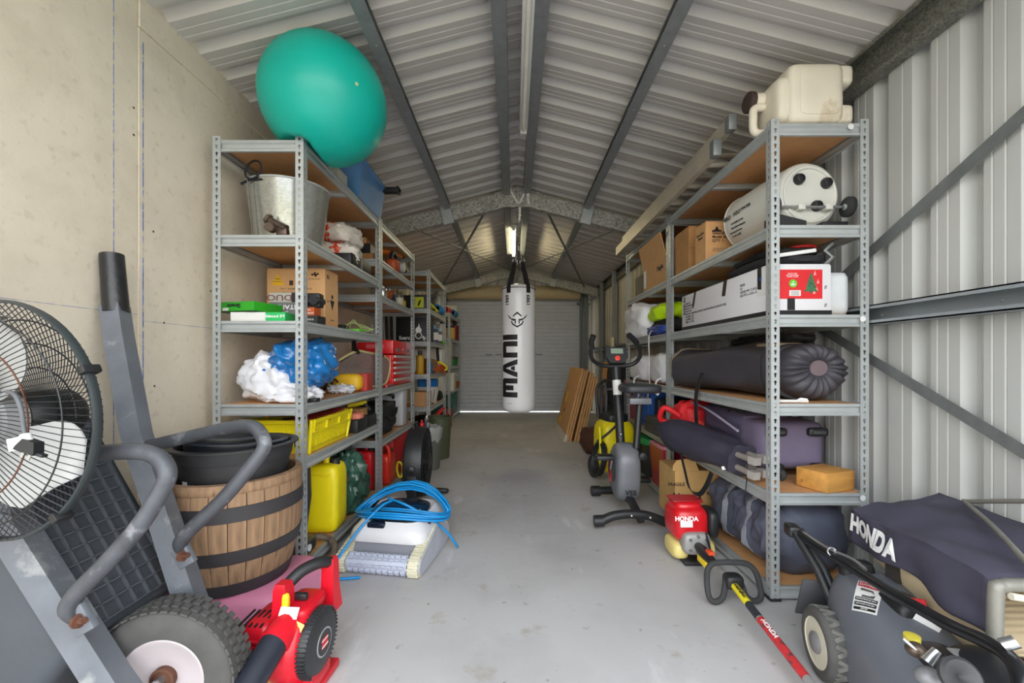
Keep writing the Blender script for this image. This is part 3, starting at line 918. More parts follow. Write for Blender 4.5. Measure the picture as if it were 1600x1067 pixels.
part(t, 'strip', MB().box(-.05, .04, -.06, .05, 0, .022, .003), mat('lime_green', (98, 200, 44), .5), 30)
mb = MB()
for i in range(4):
    mb.tube(cr([(-.1 + .02 * i, -.02, .02), (-.04, .0 + .02 * i, .06 + .01 * i), (.03, .04, .05 - .012 * i), (.07 + .005 * i, .08, .03)], 5), .002, 5)
part(t, 'wire', mb, mat('wire_green', (170, 196, 120), .5), 60)
part(t, 'connector', MB().box(-.13, -.06, -.05, .04, 0, .05, .005), blackp, 30)

# ---- fourth shelf: bags, net, floats, tool chest
t = thing('plastic_bag', 'white plastic bag stuffed with a crumpled blue bag on the fourth shelf', 'bag', (-1.10, 2.02, .807))
def whitebag(q, w2):
    n = q.normalized()
    s_ = 1.0 - .25 * max(0, q.z)
    w2 = V((w2.x * s_, w2.y * s_, w2.z))
    return w2 + n * (nz(q, 1.8, 3) * .035 + (abs(nz(q, 3, 8)) - .2) * .03 + abs(math.sin(q.x * 9 + q.z * 6 + nz(q, 3) * 5)) * .007)
mb = MB().rbox(-.19, .07, -.11, .2, 0, .225, 20, .75, whitebag)
mb.rbox(-.08, .175, -.115, .1, 0, .085, 16, .6, whitebag)
part(t, 'bag', mb, mat('white_film', (226, 226, 230), .4, 0, .03, 6), 60)
def bluebag(q, w2):
    n = q.normalized()
    return w2 + n * (nz(q, 1.6, 13) * .03 + (abs(nz(q, 2.6, 18)) - .25) * .05 + (abs(nz(q, 6, 4)) - .2) * .012)
mb = MB().rbox(-.075, .195, -.105, .25, .05, .292, 24, .75, bluebag)
part(t, 'blue_bag', mb, mat('blue_film', (26, 112, 180), .2, 0, .08, 5, coat=.5), 60, label='crumpled shiny blue plastic bag')
mb = MB().box(.10, .19, -.075, -.03, .0, .018, .004)
part(t, 'handle', mb, blackp, 30)
t = thing('pool_net', 'pool leaf scoop net with a black and cream frame behind the blue bag', 'net', (-1.08, 2.75, .83))
c0 = P(553, 545, 2.80)
fp = [P(556, 549, 2.78), P(530, 563, 2.72), P(515, 577, 2.70), P(512, 600, 2.66), P(545, 606, 2.72), P(590, 603, 3.03), P(604, 596, 3.24), P(609, 568, 3.32), P(600, 557, 3.18), P(575, 551, 2.9)]
mb = MB().tube(cr(fp, 5, True), .009, 8, closed=True)
part(t, 'rim', mb, mat('cream_rim', (206, 192, 140), .5), 60, True)
mb = MB().tube([P(553, 534, 2.83), P(554, 545, 2.80), P(556, 552, 2.79)], [.015, .018, .03], 10).tube([P(522, 569, 2.71), P(555, 548, 2.785), P(598, 556, 3.15)], .012, 8)
part(t, 'socket', mb, blackp, 50, True, label='black pole socket and yoke')
pts = cr(fp, 5, True); cc = sum(pts, V()) / len(pts)
mb = MB(); k = len(pts); vs = [cc + V((.05, .12, -.01))] + [cc + (p - cc) * .55 + V((.03, .08, 0)) for p in pts] + pts
mb.add(vs, [(0, 1 + i, 1 + (i + 1) % k) for i in range(k)] + [(1 + i, 1 + k + i, 1 + k + (i + 1) % k, 1 + (i + 1) % k) for i in range(k)])
part(t, 'netting', mb, mat('grey_netting', (150, 138, 132), .8, 0, .1, 40, alpha=.72), 60, True)
t = thing('foam_float', 'rounded yellow foam float at the front edge of the fourth shelf', 'float', (-1.0, 2.63, .807))
part(t, 'body', MB().rbox(-.115, .055, -.055, .055, .0, .112, 7, .6), mat('deep_yellow', (232, 184, 40), .55), 60)
part(t, 'cord', MB().tube(cr([(-.11, -.05, .05), (-.15, -.08, .08), (-.12, -.1, .03), (-.16, -.06, .02), (-.1, -.07, .08), (-.07, -.058, .06)], 5), .006, 6), blackm, 60)
t = single('cloth', 'crumpled white rag lying in front of the yellow float', 'cloth', MB().rbox(-.075, .075, -.045, .05, 0, .05, 9, .8, crumple(.02, 6, 31)), mat('rag_white', (214, 216, 224), .8), 60, loc=(-1.02, 2.50, .806))
single('box', 'dull red box beside the yellow float', 'box', MB().box(-.03, .03, -.05, .06, 0, .11, .004), mat('dull_red', (176, 56, 50), .6), 30, loc=(-.955, 2.71, .807))
# red tool chest
redm = mat('red_enamel', (214, 26, 34), .3, 0, .03, 8, coat=.3)
t = thing('tool_chest', 'red steel tool chest with silver drawer pulls on the second unit', 'tool chest', (-1.09, 3.60, .80))
part(t, 'body', MB().box(-.14, .125, -.28, .30, 0, .245, .006), redm, 30)
part(t, 'lid', MB().box(-.145, .142, -.285, .305, .25, .362, .01), redm, 30)
hs = [(.008, .058), (.062, .112), (.116, .154), (.158, .196), (.20, .244)]
for a, b_ in hs:
    d = part(t, 'drawer', MB().box(.12, .138, -.27, .29, a, b_, .003), redm, 30)
    part(d, 'pull', MB().box(.138, .150, -.25, .27, b_ - .024, b_ - .004, .003), mat('brushed_alloy', (190, 188, 184), .4, .3), 30)
part(t, 'lock', MB().lathe([(.009, 0), (.009, .004)], 12, T(.142, .0, .29) @ rotm('Y', PI / 2)), chrome, 40)
part(t, 'latch', MB().box(.142, .147, .12, .2, .27, .3, .002).box(.142, .147, -.2, -.12, .27, .3, .002), galv_d, 0)
decal(t, 'badge', frame((.0, -.2855, .31), (1, 0, 0), (0, 0, 1)), .14, .03, mat('pale_red', (224, 100, 104), .5), world=False)
t = thing('pliers', 'red handled pliers in front of the red tool chest', 'pliers', (-.955, 3.19, .80))
for s_ in (-1, 1):
    part(t, 'handle', MB().tube([(0, .05, .012), (.012 * s_, -.02, .012), (.03 * s_, -.13, .012)], .009, 8), redp, 60)
part(t, 'jaw', MB().box(-.012, .012, .04, .1, .004, .02, .004), galv_d, 30)

# ---- fifth shelf: yellow crate and odds
def crate(name, label, x0, x1, y0, y1, z0, z1, m, fl=.022, bars=14, group=None):
    t = thing(name, label, 'crate', ((x0 + x1) / 2, (y0 + y1) / 2, z0), group=group)
    hx, hy, h = (x1 - x0) / 2, (y1 - y0) / 2, z1 - z0; th = .006; ft = .02
    mb = MB().box(-hx + ft, hx - ft, -hy + ft, hy - ft, 0, .006)
    def wall(A, B, nrm):
        A, B, nn = V(A), V(B), V(nrm); L = (B - A).length
        M = frame(A, B - A, (0, 0, 1))
        sl = ft / h
        S = MX(((1, 0, 0, 0), (0, 1, 0, 0), (0, sl, 1, 0), (0, 0, 0, 1)))
        M2 = M @ S
        nb = max(4, int(L / .021)); q = MB()
        q.box(0, L, 0, h * .16, -th, 0, 0, M2).box(0, L, h * .56, h, -th, 0, 0, M2).box(0, L * .1, h * .1, h * .6, -th, 0, 0, M2).box(L * .9, L, h * .1, h * .6, -th, 0, 0, M2)
        for i in range(nb):
            u = L * .1 + L * .8 * (i + .5) / nb
            q.box(u - .005, u + .005, h * .1, h * .6, -th, .0, 0, M2)
        q.box(0, L, h * .88, h, 0, fl * .5, .002, M2).box(0, L, h * .58, h * .64, 0, fl * .4, .002, M2)
        for u in (.01, L * .33, L * .67, L - .01):
            q.box(u - .004, u + .004, h * .6, h * .95, 0, fl * .45, 0, M2)
        return q
    a = ft
    for (A, B, n_) in (((-hx + a, -hy + a, 0), (hx - a, -hy + a, 0), 0), ((hx - a, -hy + a, 0), (hx - a, hy - a, 0), 0), ((hx - a, hy - a, 0), (-hx + a, hy - a, 0), 0), ((-hx + a, hy - a, 0), (-hx + a, -hy + a, 0), 0)):
        part(t, 'side', wall(A, B, (0, 0, 1)), m, 0)
    part(t, 'base', mb, m, 0)
    for sx_ in (-1, 1):
        for sy_ in (-1, 1):
            part(t, 'corner', MB().tube([(sx_ * (hx - a), sy_ * (hy - a), 0), (sx_ * hx, sy_ * hy, h)], .009, 8), m, 50)
    return t
crate('plastic_crate', 'yellow ventilated plastic crate full of tools on the fifth shelf', -1.285, -.94, 1.96, 2.44, .565, .722, yell)
t = thing('clamp', 'yellow and grey bar tool lying across the yellow crate', 'tool', (-1.2, 2.05, .73))
part(t, 'bar', MB().tube([(-.10, -.03, .0), (.10, .0, .01)], .010, 8), galv, 60)
part(t, 'grip', MB().tube([(.02, -.012, .0), (.0, -.01, .02), (-.06, -.02, .018)], [.016, .022, .02], 10), mat('deep_yellow', (232, 184, 40), .55), 60)
single('manual', 'red covered booklet lying in the yellow crate', 'book', MB().box(-.10, .09, -.14, .15, 0, .012, .001), mat('dull_red', (176, 56, 50), .6), 0, loc=(-1.04, 2.26, .705), rot=(R(4), R(-3), R(8)))
single('tool_roll', 'dark crumpled tool roll filling the yellow crate', 'tool roll', MB().rbox(-.14, .14, -.17, .17, 0, .11, 8, .5, crumple(.018, 5, 77)), mat('dark_mixed', (70, 64, 66), .7, 0, .5, 30), 60, loc=(-1.12, 2.2, .58))
t = thing('parts_box', 'small black parts box with a salmon sponge on the fifth shelf', 'box', (-.98, 2.60, .565))
part(t, 'box', MB().box(-.06, .045, -.075, .09, 0, .075, .004), blackp, 30)
part(t, 'sponge', MB().rbox(-.03, .048, -.05, .04, .076, .115, 4, .4, crumple(.008, 5, 2)), mat('salmon', (224, 132, 108), .8), 60)
carton('carton', 'small torn brown carton behind the black parts box', 'carton', -1.09, -.97, 2.70, 2.80, .642, .69, card_d)
single('case', 'black tool case under the small torn carton', 'case', MB().box(-.1, .1, -.08, .11, 0, .076, .008), blackp, 30, loc=(-1.04, 2.79, .565))
t = thing('hand_tool', 'yellow and black hand tool near the back post of the nearest unit', 'tool', (-1.03, 2.84, .642))
part(t, 'body', MB().tube([(-.07, -.05, .055), (.03, .02, .075)], [.016, .014], 10), yell, 60)
part(t, 'grip', MB().tube([(.02, .01, .07), (.05, .03, .02)], .014, 8), blackp, 60)

# ---- black holdall and grey case on the second unit
blk_cloth = mat('black_cloth', (34, 34, 38), .85, 0, .15, 12, .1, 60)
t = thing('holdall', 'black cloth holdall with a shoulder strap on the second unit', 'bag', (-1.05, 3.2, .44))
part(t, 'body', MB().rbox(-.15, .11, -.24, .26, 0, .235, 12, .55, crumple(.025, 3.5, 21)), blk_cloth, 60)
part(t, 'flap', MB().rbox(-.10, .118, -.12, .16, .13, .25, 8, .5, crumple(.012, 3.5, 25)), blackm, 60)
part(t, 'strap', MB().ribbon(cr([(.02, -.24, .12), (.12, -.16, .17), (.13, 0, .12), (.125, .16, .18), (.05, .26, .12)], 6), (0, 0, .014), .003), blackm, 60)
t = thing('power_tool_case', 'light grey plastic tool case with a black handle standing behind the holdall', 'case', (-1.06, 3.62, .44))
part(t, 'shell', MB().box(-.18, .125, -.05, .09, 0, .32, .025), mat('light_grey_plastic', (176, 176, 180), .5), 30)
part(t, 'handle', MB().tube(cr([(-.08, -.055, .24), (-.08, -.075, .27), (.04, -.075, .27), (.04, -.055, .24)], 4), .011, 8), blackp, 60)
part(t, 'label', MB().box(-.11, .06, -.053, -.05, .17, .22), blackm, 0)
part(t, 'clip', MB().box(.06, .1, -.06, -.045, .31, .335, .004), redp, 30)
text(t, 'TOOL-KIT', .022, frame((-1.085, 3.5665, .635), (1, 0, 0), (0, 0, 1)), inkw)

# ---- bottom shelf: yellow can, green bag, red cans, vacuum
def jerrycan(name, label, c, w_, d, h, m, capm, rz=0., group=None, spout=None, rot=None):
    t = thing(name, label, 'jerrycan', c, rz, group, rot)
    mb = MB().rbox(-w_ / 2, w_ / 2, -d / 2, d / 2, 0, h * .88, 9, .28)
    part(t, 'body', mb, m, 60)
    for s_ in (-1, 1):
        part(t, 'panel', MB().rbox(-w_ * .34, w_ * .34, s_ * d * .485 - .004, s_ * d * .485 + .004, h * .12, h * .72, 4, .3), m, 60)
        part(t, 'rib', MB().box(-w_ * .36, w_ * .36, s_ * d * .49 - .006, s_ * d * .49 + .006, h * .75, h * .77, .003), m, 30)
    part(t, 'handle', MB().tube(cr([(-w_ * .36, 0, h * .8), (-w_ * .33, 0, h * .96), (-w_ * .05, 0, h * .985), (w_ * .12, 0, h * .95), (w_ * .15, 0, h * .82)], 5), d * .12, 10), m, 60)
    part(t, 'cap', MB().lathe([(.026, 0), (.026, .03), (.022, .034)], 18, T(w_ * .32, 0, h * .85)), capm, 40)
    return t
jerrycan('jerrycan', 'tall yellow plastic jerrycan on the bottom shelf of the nearest unit', (-1.035, 2.26, .1), .235, .17, .405, yell, blackp, R(2))
bg_ = mat('green_film', (48, 84, 70), .35, 0, .2, 8, coat=.3)
t = thing('garbage_bag', 'dark green garbage bag with a red item poking out on the bottom shelf', 'bag', (-1.02, 2.53, .1))
def gb(q, w2):
    n = q.normalized(); s_ = 1 - .25 * max(0, q.z)
    return V((w2.x * s_, w2.y * s_, w2.z)) + n * (nz(q, 2, 41) * .03 + (abs(nz(q, 4.5, 48)) - .22) * .055 + (abs(nz(q, 9, 4)) - .2) * .014)
part(t, 'bag', MB().rbox(-.12, .12, -.12, .12, 0, .35, 14, .6, gb), bg_, 60)
part(t, 'contents', MB().rbox(-.0, .07, -.16, -.1, .20, .235, 5, .6, crumple(.01, 6, 3)), mat('dark_red', (170, 22, 34), .5), 60, label='red packet showing in a tear')
jerrycan('fuel_can', 'bright red fuel can leaning beside the green garbage bag', (-1.09, 3.065, .061), .17, .13, .33, redp, blackp, R(0))
t = thing('fuel_can', 'orange red fuel can with a black spout at the shelf edge', 'fuel can', (-.988, 3.24, .061), R(0))
orr = mat('orange_red_plastic', (226, 52, 34), .35, 0, .05)
part(t, 'body', MB().rbox(-.075, .06, -.09, .1, 0, .235, 8, .35), orr, 60)
part(t, 'handle', MB().tube(cr([(-.05, -.06, .2), (-.045, -.06, .285), (.0, -.06, .32), (.045, -.06, .27), (.05, -.06, .17)], 5), .014, 8), orr, 60)
part(t, 'cap', MB().lathe([(.022, 0), (.022, .035), (.018, .04)], 14, T(.02, .02, .225) @ rotm('Y', R(30))), blackp, 40)
single('toolbox', 'big red plastic box at the back of the bottom shelf of the second unit', 'box', MB().box(-.16, .13, -.26, .24, 0, .32, .02), mat('deep_red', (196, 22, 28), .5), 30, loc=(-1.08, 3.60, .061))
single('bucket', 'dark grey bucket at the back of the bottom shelf beside the red box', 'bucket', MB().lathe([(.09, 0), (.11, .32), (.115, .325), (.11, .33), (.10, .32), (.08, .02)], 24), mat('charcoal_plastic', (72, 72, 76), .6), 50, loc=(-1.19, 2.79, .1))
t = thing('hand_clip', 'bright yellow loop clip hanging on the bottom beam of the second unit', 'clip', (-.910, 3.36, .10))
part(t, 'loop', MB().tube(cr([(0, 0, -.03), (.025, 0, 0), (.02, 0, .07), (-.01, 0, .09), (-.02, 0, .03)], 5, True), .008, 8, closed=True), mat('lemon', (236, 226, 40), .4), 60)
part(t, 'cord', MB().tube(cr([(0, 0, -.03), (.03, -.02, -.05), (.02, -.05, -.068)], 5), .003, 6), blackm, 60)
t = thing('vacuum_cleaner', 'dark upright vacuum cleaner behind the front post on the bottom shelf', 'vacuum cleaner', (-1.0, 1.98, .1))
part(t, 'head', MB().rbox(-.13, .06, -.12, .06, 0, .07, 7, .4), mat('dark_vacuum', (44, 44, 50), .35), 60)
part(t, 'column', MB().tube([(-.03, .0, .05), (-.02, .05, .25), (-.015, .06, .41)], [.05, .045, .03], 12, asp=1), mat('brown_vacuum', (62, 54, 50), .35), 50)
part(t, 'dial', MB().lathe([(.016, 0), (.016, .006)], 14, T(.058, -.04, .04) @ rotm('Y', PI / 2)), whitep, 40)
part(t, 'trim', MB().box(-.05, -.02, -.05, -.04, .08, .33, .004), mat('dull_red', (176, 56, 50), .6), 30)
mb = MB(); hp = cr([V((-.975, 1.98, .16)), P(480, 845, 1.985), P(496, 838, 2.06), P(516, 843, 2.1), P(523, 857, 2.05), P(516, 874, 1.98), P(501, 885, 1.91), P(488, 889, 1.88)], 14)
mb.tube(hp, [.0165 if i % 2 else .0135 for i in range(len(hp))], 10)
part(t, 'hose', mb, mat('hose_brown', (104, 92, 78), .4, .2), 0, True, label='ribbed brown hose')
# ================================================================== LEFT FOREGROUND
# ---- pink tub carrying the half barrel
pinkm = mat('pink_plastic', (222, 138, 168), .45, 0, .12, 4, c2=(186, 84, 112), thr=.6)
t = thing('plastic_tub', 'upturned pink plastic tub with stains under the half barrel', 'tub', (-1.02, 1.56, 0))
mb = MB(); rings = []
for z, g, e in ((0, 0, .02), (.012, 0, .02), (.17, .035, .03), (.192, .045, .035), (.20, .06, .04)):
    x0, x1, y0, y1 = -.27 + g, .25 - g, -.18 + g, .235 - g; r = []
    for (cx_, cy_, a0) in ((x1 - e, y1 - e, 0), (x0 + e, y1 - e, 90), (x0 + e, y0 + e, 180), (x1 - e, y0 + e, 270)):
        for k in range(4):
            a = R(a0 + k * 30); r.append(V((cx_ + e * math.cos(a), cy_ + e * math.sin(a), z)))
    rings.append(r)
mb.loft(rings)
part(t, 'body', mb, pinkm, 40)
mb = MB().loft([[p + (p - V((-.01, .007, p.z))).normalized() * k for p in rings[0]] for k in (0, .014)], cap=False)
part(t, 'rim', MB().tube(rings[0], .009, 8, closed=True), pinkm, 60)

# ---- half barrel planter
wood = mat('barrel_oak', (148, 118, 90), .75, 0, .3, 9, .2, 60, stretch=(6, 6, .6), c2=(104, 76, 54), thr=.6)
band = mat('barrel_hoop', (52, 50, 52), .6, 0, .1, 12)
bc_ = (-1.045, 1.585, .202)
t = thing('half_barrel', 'brown wooden half barrel planter with black hoops holding black pots', 'barrel', bc_)
def brad(z):  # outer radius with height
    u = z / .385
    return .178 + .062 * u - .022 * u * u + .018 * math.sin(PI * u)
NS = 26
mb = MB(); n_ = 9; da = PI / NS * .955
vs = []; 
for k in range(n_):
    z = .385 * k / (n_ - 1)
    for (rr, a) in ((brad(z), -da), (brad(z) + .0012, 0), (brad(z), da), (brad(z) - .017, da), (brad(z) - .017, -da)):
        vs.append(V((rr * math.cos(a), rr * math.sin(a), z)))
mb.loft([vs[k * 5:(k + 1) * 5] for k in range(n_)])
sm = mesh_of('stave', mb, wood, 50)
for i in range(NS):
    o = inst(t, 'stave', sm, (0, 0, 0), (0, 0, 2 * PI * i / NS))
for z0, z1 in ((0, .045), (.118, .165), (.262, .312)):
    mb = MB().lathe([(brad(z0) + .001, z0), (brad(z0) + .004, z0 + .001), (brad(z1) + .004, z1 - .001), (brad(z1) + .001, z1)], 60, cap=False)
    part(t, 'hoop', mb, band, 50)
mb = MB().lathe([(brad(.365) + .001, .352), (brad(.36) + .006, .358), (brad(.37) + .006, .372), (brad(.385) + .003, .386), (brad(.385) - .016, .388)], 60, cap=False)
part(t, 'rim_band', mb, wood, 50)
part(t, 'bottom', MB().lathe([(.165, .01), (.165, .03)], 40), wood, 30)
def pot(label, c, r, h, m, rz=0., tilt=(0, 0), lip=.018):
    t = thing('plant_pot', label, 'pot', c, rot=(tilt[0], tilt[1], rz))
    part(t, 'wall', MB().lathe([(r * .74, 0), (r * .74, .004), (r * .95, h - .04), (r * .95, h - .036), (r * .93, h - .03), (r * .90, h - .04), (r * .70, .008), (0, .008)], 44), m, 50)
    part(t, 'rim', MB().lathe([(r * .94, h - .042), (r * .965, h - .044), (r, h - .006), (r * 1.0, h), (r + lip, h + .002), (r + lip, h + .008), (r - .004, h + .010), (r - .012, h), (r * .93, h - .042)], 44), m, 40)
    return t
potm = mat('pot_plastic', (46, 46, 48), .5, 0, .15, 14)
potd = mat('pot_plastic_dark', (34, 38, 46), .4, 0, .15, 14)
t = pot('wide black plastic pot nested in the half barrel', (-1.045, 1.59, .40), .192, .285, potm)
decal(t, 'barcode_label', frame((-.172 * math.cos(R(65)) + .0, -.172 * math.sin(R(65)), .165), (math.sin(R(65)), -math.cos(R(65)), 0), (0, 0, 1)), .026, .045, whitep, world=False, label='white barcode label')
t = pot('deep black pot standing inside the wide black pot', (-1.06, 1.575, .44), .158, .262, potd, tilt=(R(-3), R(3)))
t = pot('smallest black pot, tilted inside the other pots', (-1.085, 1.545, .49), .125, .232, potm, tilt=(R(-4), R(5)), lip=.012)

# ---- wheelbarrow standing on its wheel, leaning against the wall
frm = mat('worn_grey_paint', (108, 112, 119), .5, .1, .14, 12, .08, 60, c2=(142, 144, 146), thr=.58)
tubem = mat('worn_black_tube', (76, 78, 83), .45, .1, .2, 18, .12, 70, c2=(122, 123, 127), thr=.60)
t = thing('wheelbarrow', 'wheelbarrow stood on its pneumatic wheel and leaned against the left wall', 'wheelbarrow', (-.905, 1.10, 0))
rr = [V((-.87, 1.215, .16)), V((-.93, 1.22, .30)), V((-1.187, 1.33, .764)), V((-1.30, 1.39, 1.08)), V((-1.332, 1.41, 1.18))]
rl = [V((-.875, 1.0, .13)), V((-.955, 1.0, .24)), V((-1.2, 1.01, .603)), V((-1.295, 1.045, .80)), V((-1.35, 1.03, 1.0)), V((-1.355, 1.02, 1.06))]
for r_ in (rr, rl):
    q = part(t, 'rail', MB().tube(r_, .040, 4, rot=PI / 4 + .2, up=(0, 1, 0)), frm, 25, True)
top = rr[-1]
t_ = part(t, 'grip', MB().tube([top + V((.006, -.002, -.02)), top + V((-.010, .006, .09)), top + V((-.022, .012, .175))], [.036, .034, .033], 14), mat('grip_tape', (36, 36, 38), .35, 0, .2, 40, .2, 60), 50, True, label='grip wrapped in black tape')
top = rl[-1]
part(t, 'grip', MB().tube([top + V((0, 0, -.02)), top + V((-.012, -.004, .16))], .033, 14), MATS['grip_tape'], 50, True)
# stands (U shaped legs)
lr = cr([P(285, 861, 1.19), P(283, 846, 1.18), P(300, 825, 1.17), P(345, 783, 1.17), P(381, 742, 1.18), P(411, 703, 1.20), P(410, 682, 1.22), P(396, 667, 1.24), P(370, 666, 1.26), P(318, 677, 1.29), P(240, 695, 1.315), P(206, 700, 1.33)], 6)
ll = cr([P(122, 968, .955), P(108, 950, .945), P(122, 925, .945), P(163, 883, .95), P(218, 821, .955), P(252, 766, .965), P(262, 740, .97), P(252, 719, .98), P(232, 708, .985), P(205, 705, .99), P(150, 708, 1.03), P(90, 712, 1.06), P(20, 720, 1.07)], 6)
for l_, b_ in ((lr, P(286, 866, 1.185)), (ll, P(126, 966, .95))):
    s_ = part(t, 'leg', MB().tube(l_, [.019 if i > 5 else .014 + .001 * i for i in range(len(l_))], 12), tubem, 60, True)
    part(s_, 'lug', MB().box(-.022, .022, -.012, .012, -.03, .022, .003, T(*b_) @ rotm('Y', R(-30))), frm, 30, True) if False else None
    mb = MB().tube([b_ + V((.0, -.01, 0)), b_ + V((.028, -.018, .006))], .0075, 6).tube([b_ + V((.004, -.012, .001)), b_ + V((.012, -.014, .002))], .015, 8)
    part(t, 'bolt', mb, rust, 30, True, label='rusty bolt')
    part(t, 'lug', MB().box(-.024, .024, -.008, .008, -.034, .03, .003, T(*b_) @ rotm('Y', R(-30))), frm, 30, True)
# tray: underside with moulded grid
u_ = V((-.4898, 0, .8718)).normalized(); w_ = V((0, 1, 0)); nn = V((-.8718, 0, -.4898)).normalized()   # up the rails, across, towards the wall
o_ = V((-.985, 1.0, .335)) + nn * .045
def tp(a, b, d): return o_ + u_ * a + w_ * b + nn * d
trm = mat('tray_plastic', (66, 70, 76), .5, 0, .1, 7, .05, 80, c2=(84, 86, 90), thr=.62)
mb = MB(); rings = []
for d, g in ((0, 0), (.0, .012), (.03, -.01), (.2, -.075), (.27, -.10), (.27, -.125), (.262, -.125)):
    a0, a1, b0, b1 = g * 1.0 + .0, .62 - g, -.012 + g * .35, .305 - g * .7
    e = .035; r = []
    for (ca, cb, s0) in ((a1 - e, b1 - e, 0), (a0 + e, b1 - e, 90), (a0 + e, b0 + e, 180), (a1 - e, b0 + e, 270)):
        for k in range(5):
            an = R(s0 + k * 22.5); p = tp(ca + e * math.cos(an), cb + e * math.sin(an), d)
            p.x = max(p.x, XL + .004); r.append(p)
    rings.append(r)
mb.loft(rings)
part(t, 'tray', mb, trm, 40, True, label='black plastic tray, seen from below')
mb = MB(); A = MX(((u_.x, w_.x, -nn.x, o_.x), (u_.y, w_.y, -nn.y, o_.y), (u_.z, w_.z, -nn.z, o_.z), (0, 0, 0, 1)))
for i in range(15):
    a = .03 + i * .04
    mb.box(a - .002, a + .002, -.012, .287, -.001, .008, 0, A)
for j in range(8):
    b_ = -.006 + j * .041
    mb.box(.03, .59, b_ - .002, b_ + .002, -.001, .008, 0, A)
part(t, 'rib_grid', mb, mat('rib_plastic', (84, 88, 94), .45), 0, True, kind='stuff')
# second tray body on the near side: bulging front of the pan
# wheel
wc = V((-.897, 1.105, .187)); WR = .184
AY = T(*wc) @ rotm('Z', R(4)) @ rotm('X', PI / 2)
tyr = mat('tyre_rubber', (78, 77, 75), .85, 0, .12, 20, .15, 90)
prof = [(.105, -.036), (.125, -.045), (.155, -.046), (.171, -.040), (.178, -.030), (.179, -.01), (.179, .01), (.178, .030), (.171, .040), (.155, .046), (.125, .045), (.105, .036)]
wh = part(t, 'wheel', MB().lathe([(r, -z) for r, z in prof], 56, AY, cap=False).lathe([(.105, -.036), (.105, .036)], 56, AY, cap=False), tyr, 50, True)
mb = MB()
for i in range(46):
    for j, (zz, dx) in enumerate(((-.034, .5), (-.0125, 0), (.0125, .5), (.034, 0))):
        a = 2 * PI * (i + dx) / 46; r0 = .1765 if abs(zz) > .02 else .178
        mb.box(r0, .1838 if abs(zz) < .02 else .1815, -.0085, .0085, zz - .0085, zz + .0085, 0, AY @ rotm('Z', a))
part(wh, 'tread', mb, tyr, 0, True, kind='stuff')
rimm = mat('wheel_paint', (186, 176, 178), .5, 0, .05, 6, c2=(186, 130, 96), thr=.60)
part(wh, 'rim', MB().lathe([(0, .02), (.04, .02), (.048, .024), (.085, .026), (.096, .036), (.103, .038), (.107, .034), (.106, 0), (.107, -.034), (.1, -.036), (.09, -.02), (0, -.02)], 48, AY), rimm, 40, True)
part(wh, 'hub', MB().lathe([(.030, .018), (.030, .034), (.024, .036), (.024, .028)], 24, AY).lathe([(.026, .02), (.026, .03)], 20, AY), rust, 40, True)
part(wh, 'axle', MB().tube([wc + V((0, -.115, -.0)), wc + V((0, .13, 0))], .012, 12), chrome, 50, True)

# ---- pedestal fan head resting on the wheelbarrow
fc_ = V((-1.145, .935, .868)); FR = .262
t = thing('fan_head', 'round fan head with black wire guards and white blades propped on the wheelbarrow', 'fan', fc_)
wirem = mat('guard_wire', (40, 40, 42), .45, .2, .1)
AF = T(*fc_) @ rotm('Z', R(-8)) @ rotm('X', PI / 2)       # local z points to the camera
def gdome(r, s): 
    u = r / FR
    return s * (.012 + .058 * (1 - u ** 3.2))
for s_, kd in ((1, 0), (-1, 1)):
    mb = MB(); NW = 100
    for i in range(NW):
        a0 = 2 * PI * i / NW
        pts = []
        for k in range(6):
            r = .058 + (FR - .058) * k / 5
            tw = (.30 if s_ > 0 else -.25) * (1 - k / 5) ** 1.5
            pts.append((r * math.cos(a0 + tw), r * math.sin(a0 + tw), gdome(r, s_)))
        mb.tube(pts, .00115, 3, cap=False, M=AF)
    part(t, 'guard_wires', mb, wirem, 60, True, kind='stuff')
    for r, m in ((.115, rust if s_ > 0 else wirem), (.172, rust if s_ > 0 else wirem), (.225, wirem)):
        part(t, 'guard_ring', MB().torus((0, 0, gdome(r, s_) + .002 * s_), r, .0018, 56, 5, M=AF), m, 60, True)
part(t, 'guard_rim', MB().lathe([(FR - .002, -.009), (FR + .003, -.009), (FR + .005, -.004), (FR + .005, .004), (FR + .003, .009), (FR - .002, .009), (FR - .002, -.009)], 72, AF, cap=False), mat('rim_dark', (52, 58, 60), .4, .1), 50, True)
for a in (-50, 25, 100):
    part(t, 'rim_clip', MB().box(FR - .006, FR + .014, -.009, .009, -.018, .018, .003, AF @ rotm('Z', R(a))), blackp, 30, True)
bl = mat('blade_white', (184, 184, 182), .35, 0, .03)
for i in range(3):
    a0 = R(72 + 120 * i); mb = MB(); NB = 10; rows = []
    for k in range(NB + 1):
        u = k / NB; r = .045 + .185 * u
        wdt = (.35 + .95 * math.sin(PI * min(1, .15 + u * .80)) ** .8) * .62
        if u > .85: wdt *= math.sqrt(max(.02, 1 - ((u - .85) / .152) ** 2))
        row = []
        for j in range(9):
            v = j / 8 - .5
            an = a0 + v * wdt * 1.75 + .25 * u
            row.append(V((r * math.cos(an), r * math.sin(an), .022 * -v * 2 + .004)))
        rows.append(row)
    vs = [p for r_ in rows for p in r_] + [p - V((0, 0, .003)) for r_ in rows for p in r_]
    q = (NB + 1) * 9; fs = []
    for k in range(NB):
        for j in range(8):
            f_ = (k * 9 + j, k * 9 + j + 1, k * 9 + j + 10, k * 9 + j + 9)
            fs.append(f_); fs.append(tuple(i_ + q for i_ in f_)[::-1])
    mb.add(vs, fs, AF)
    part(t, 'blade', mb, bl, 60, True)
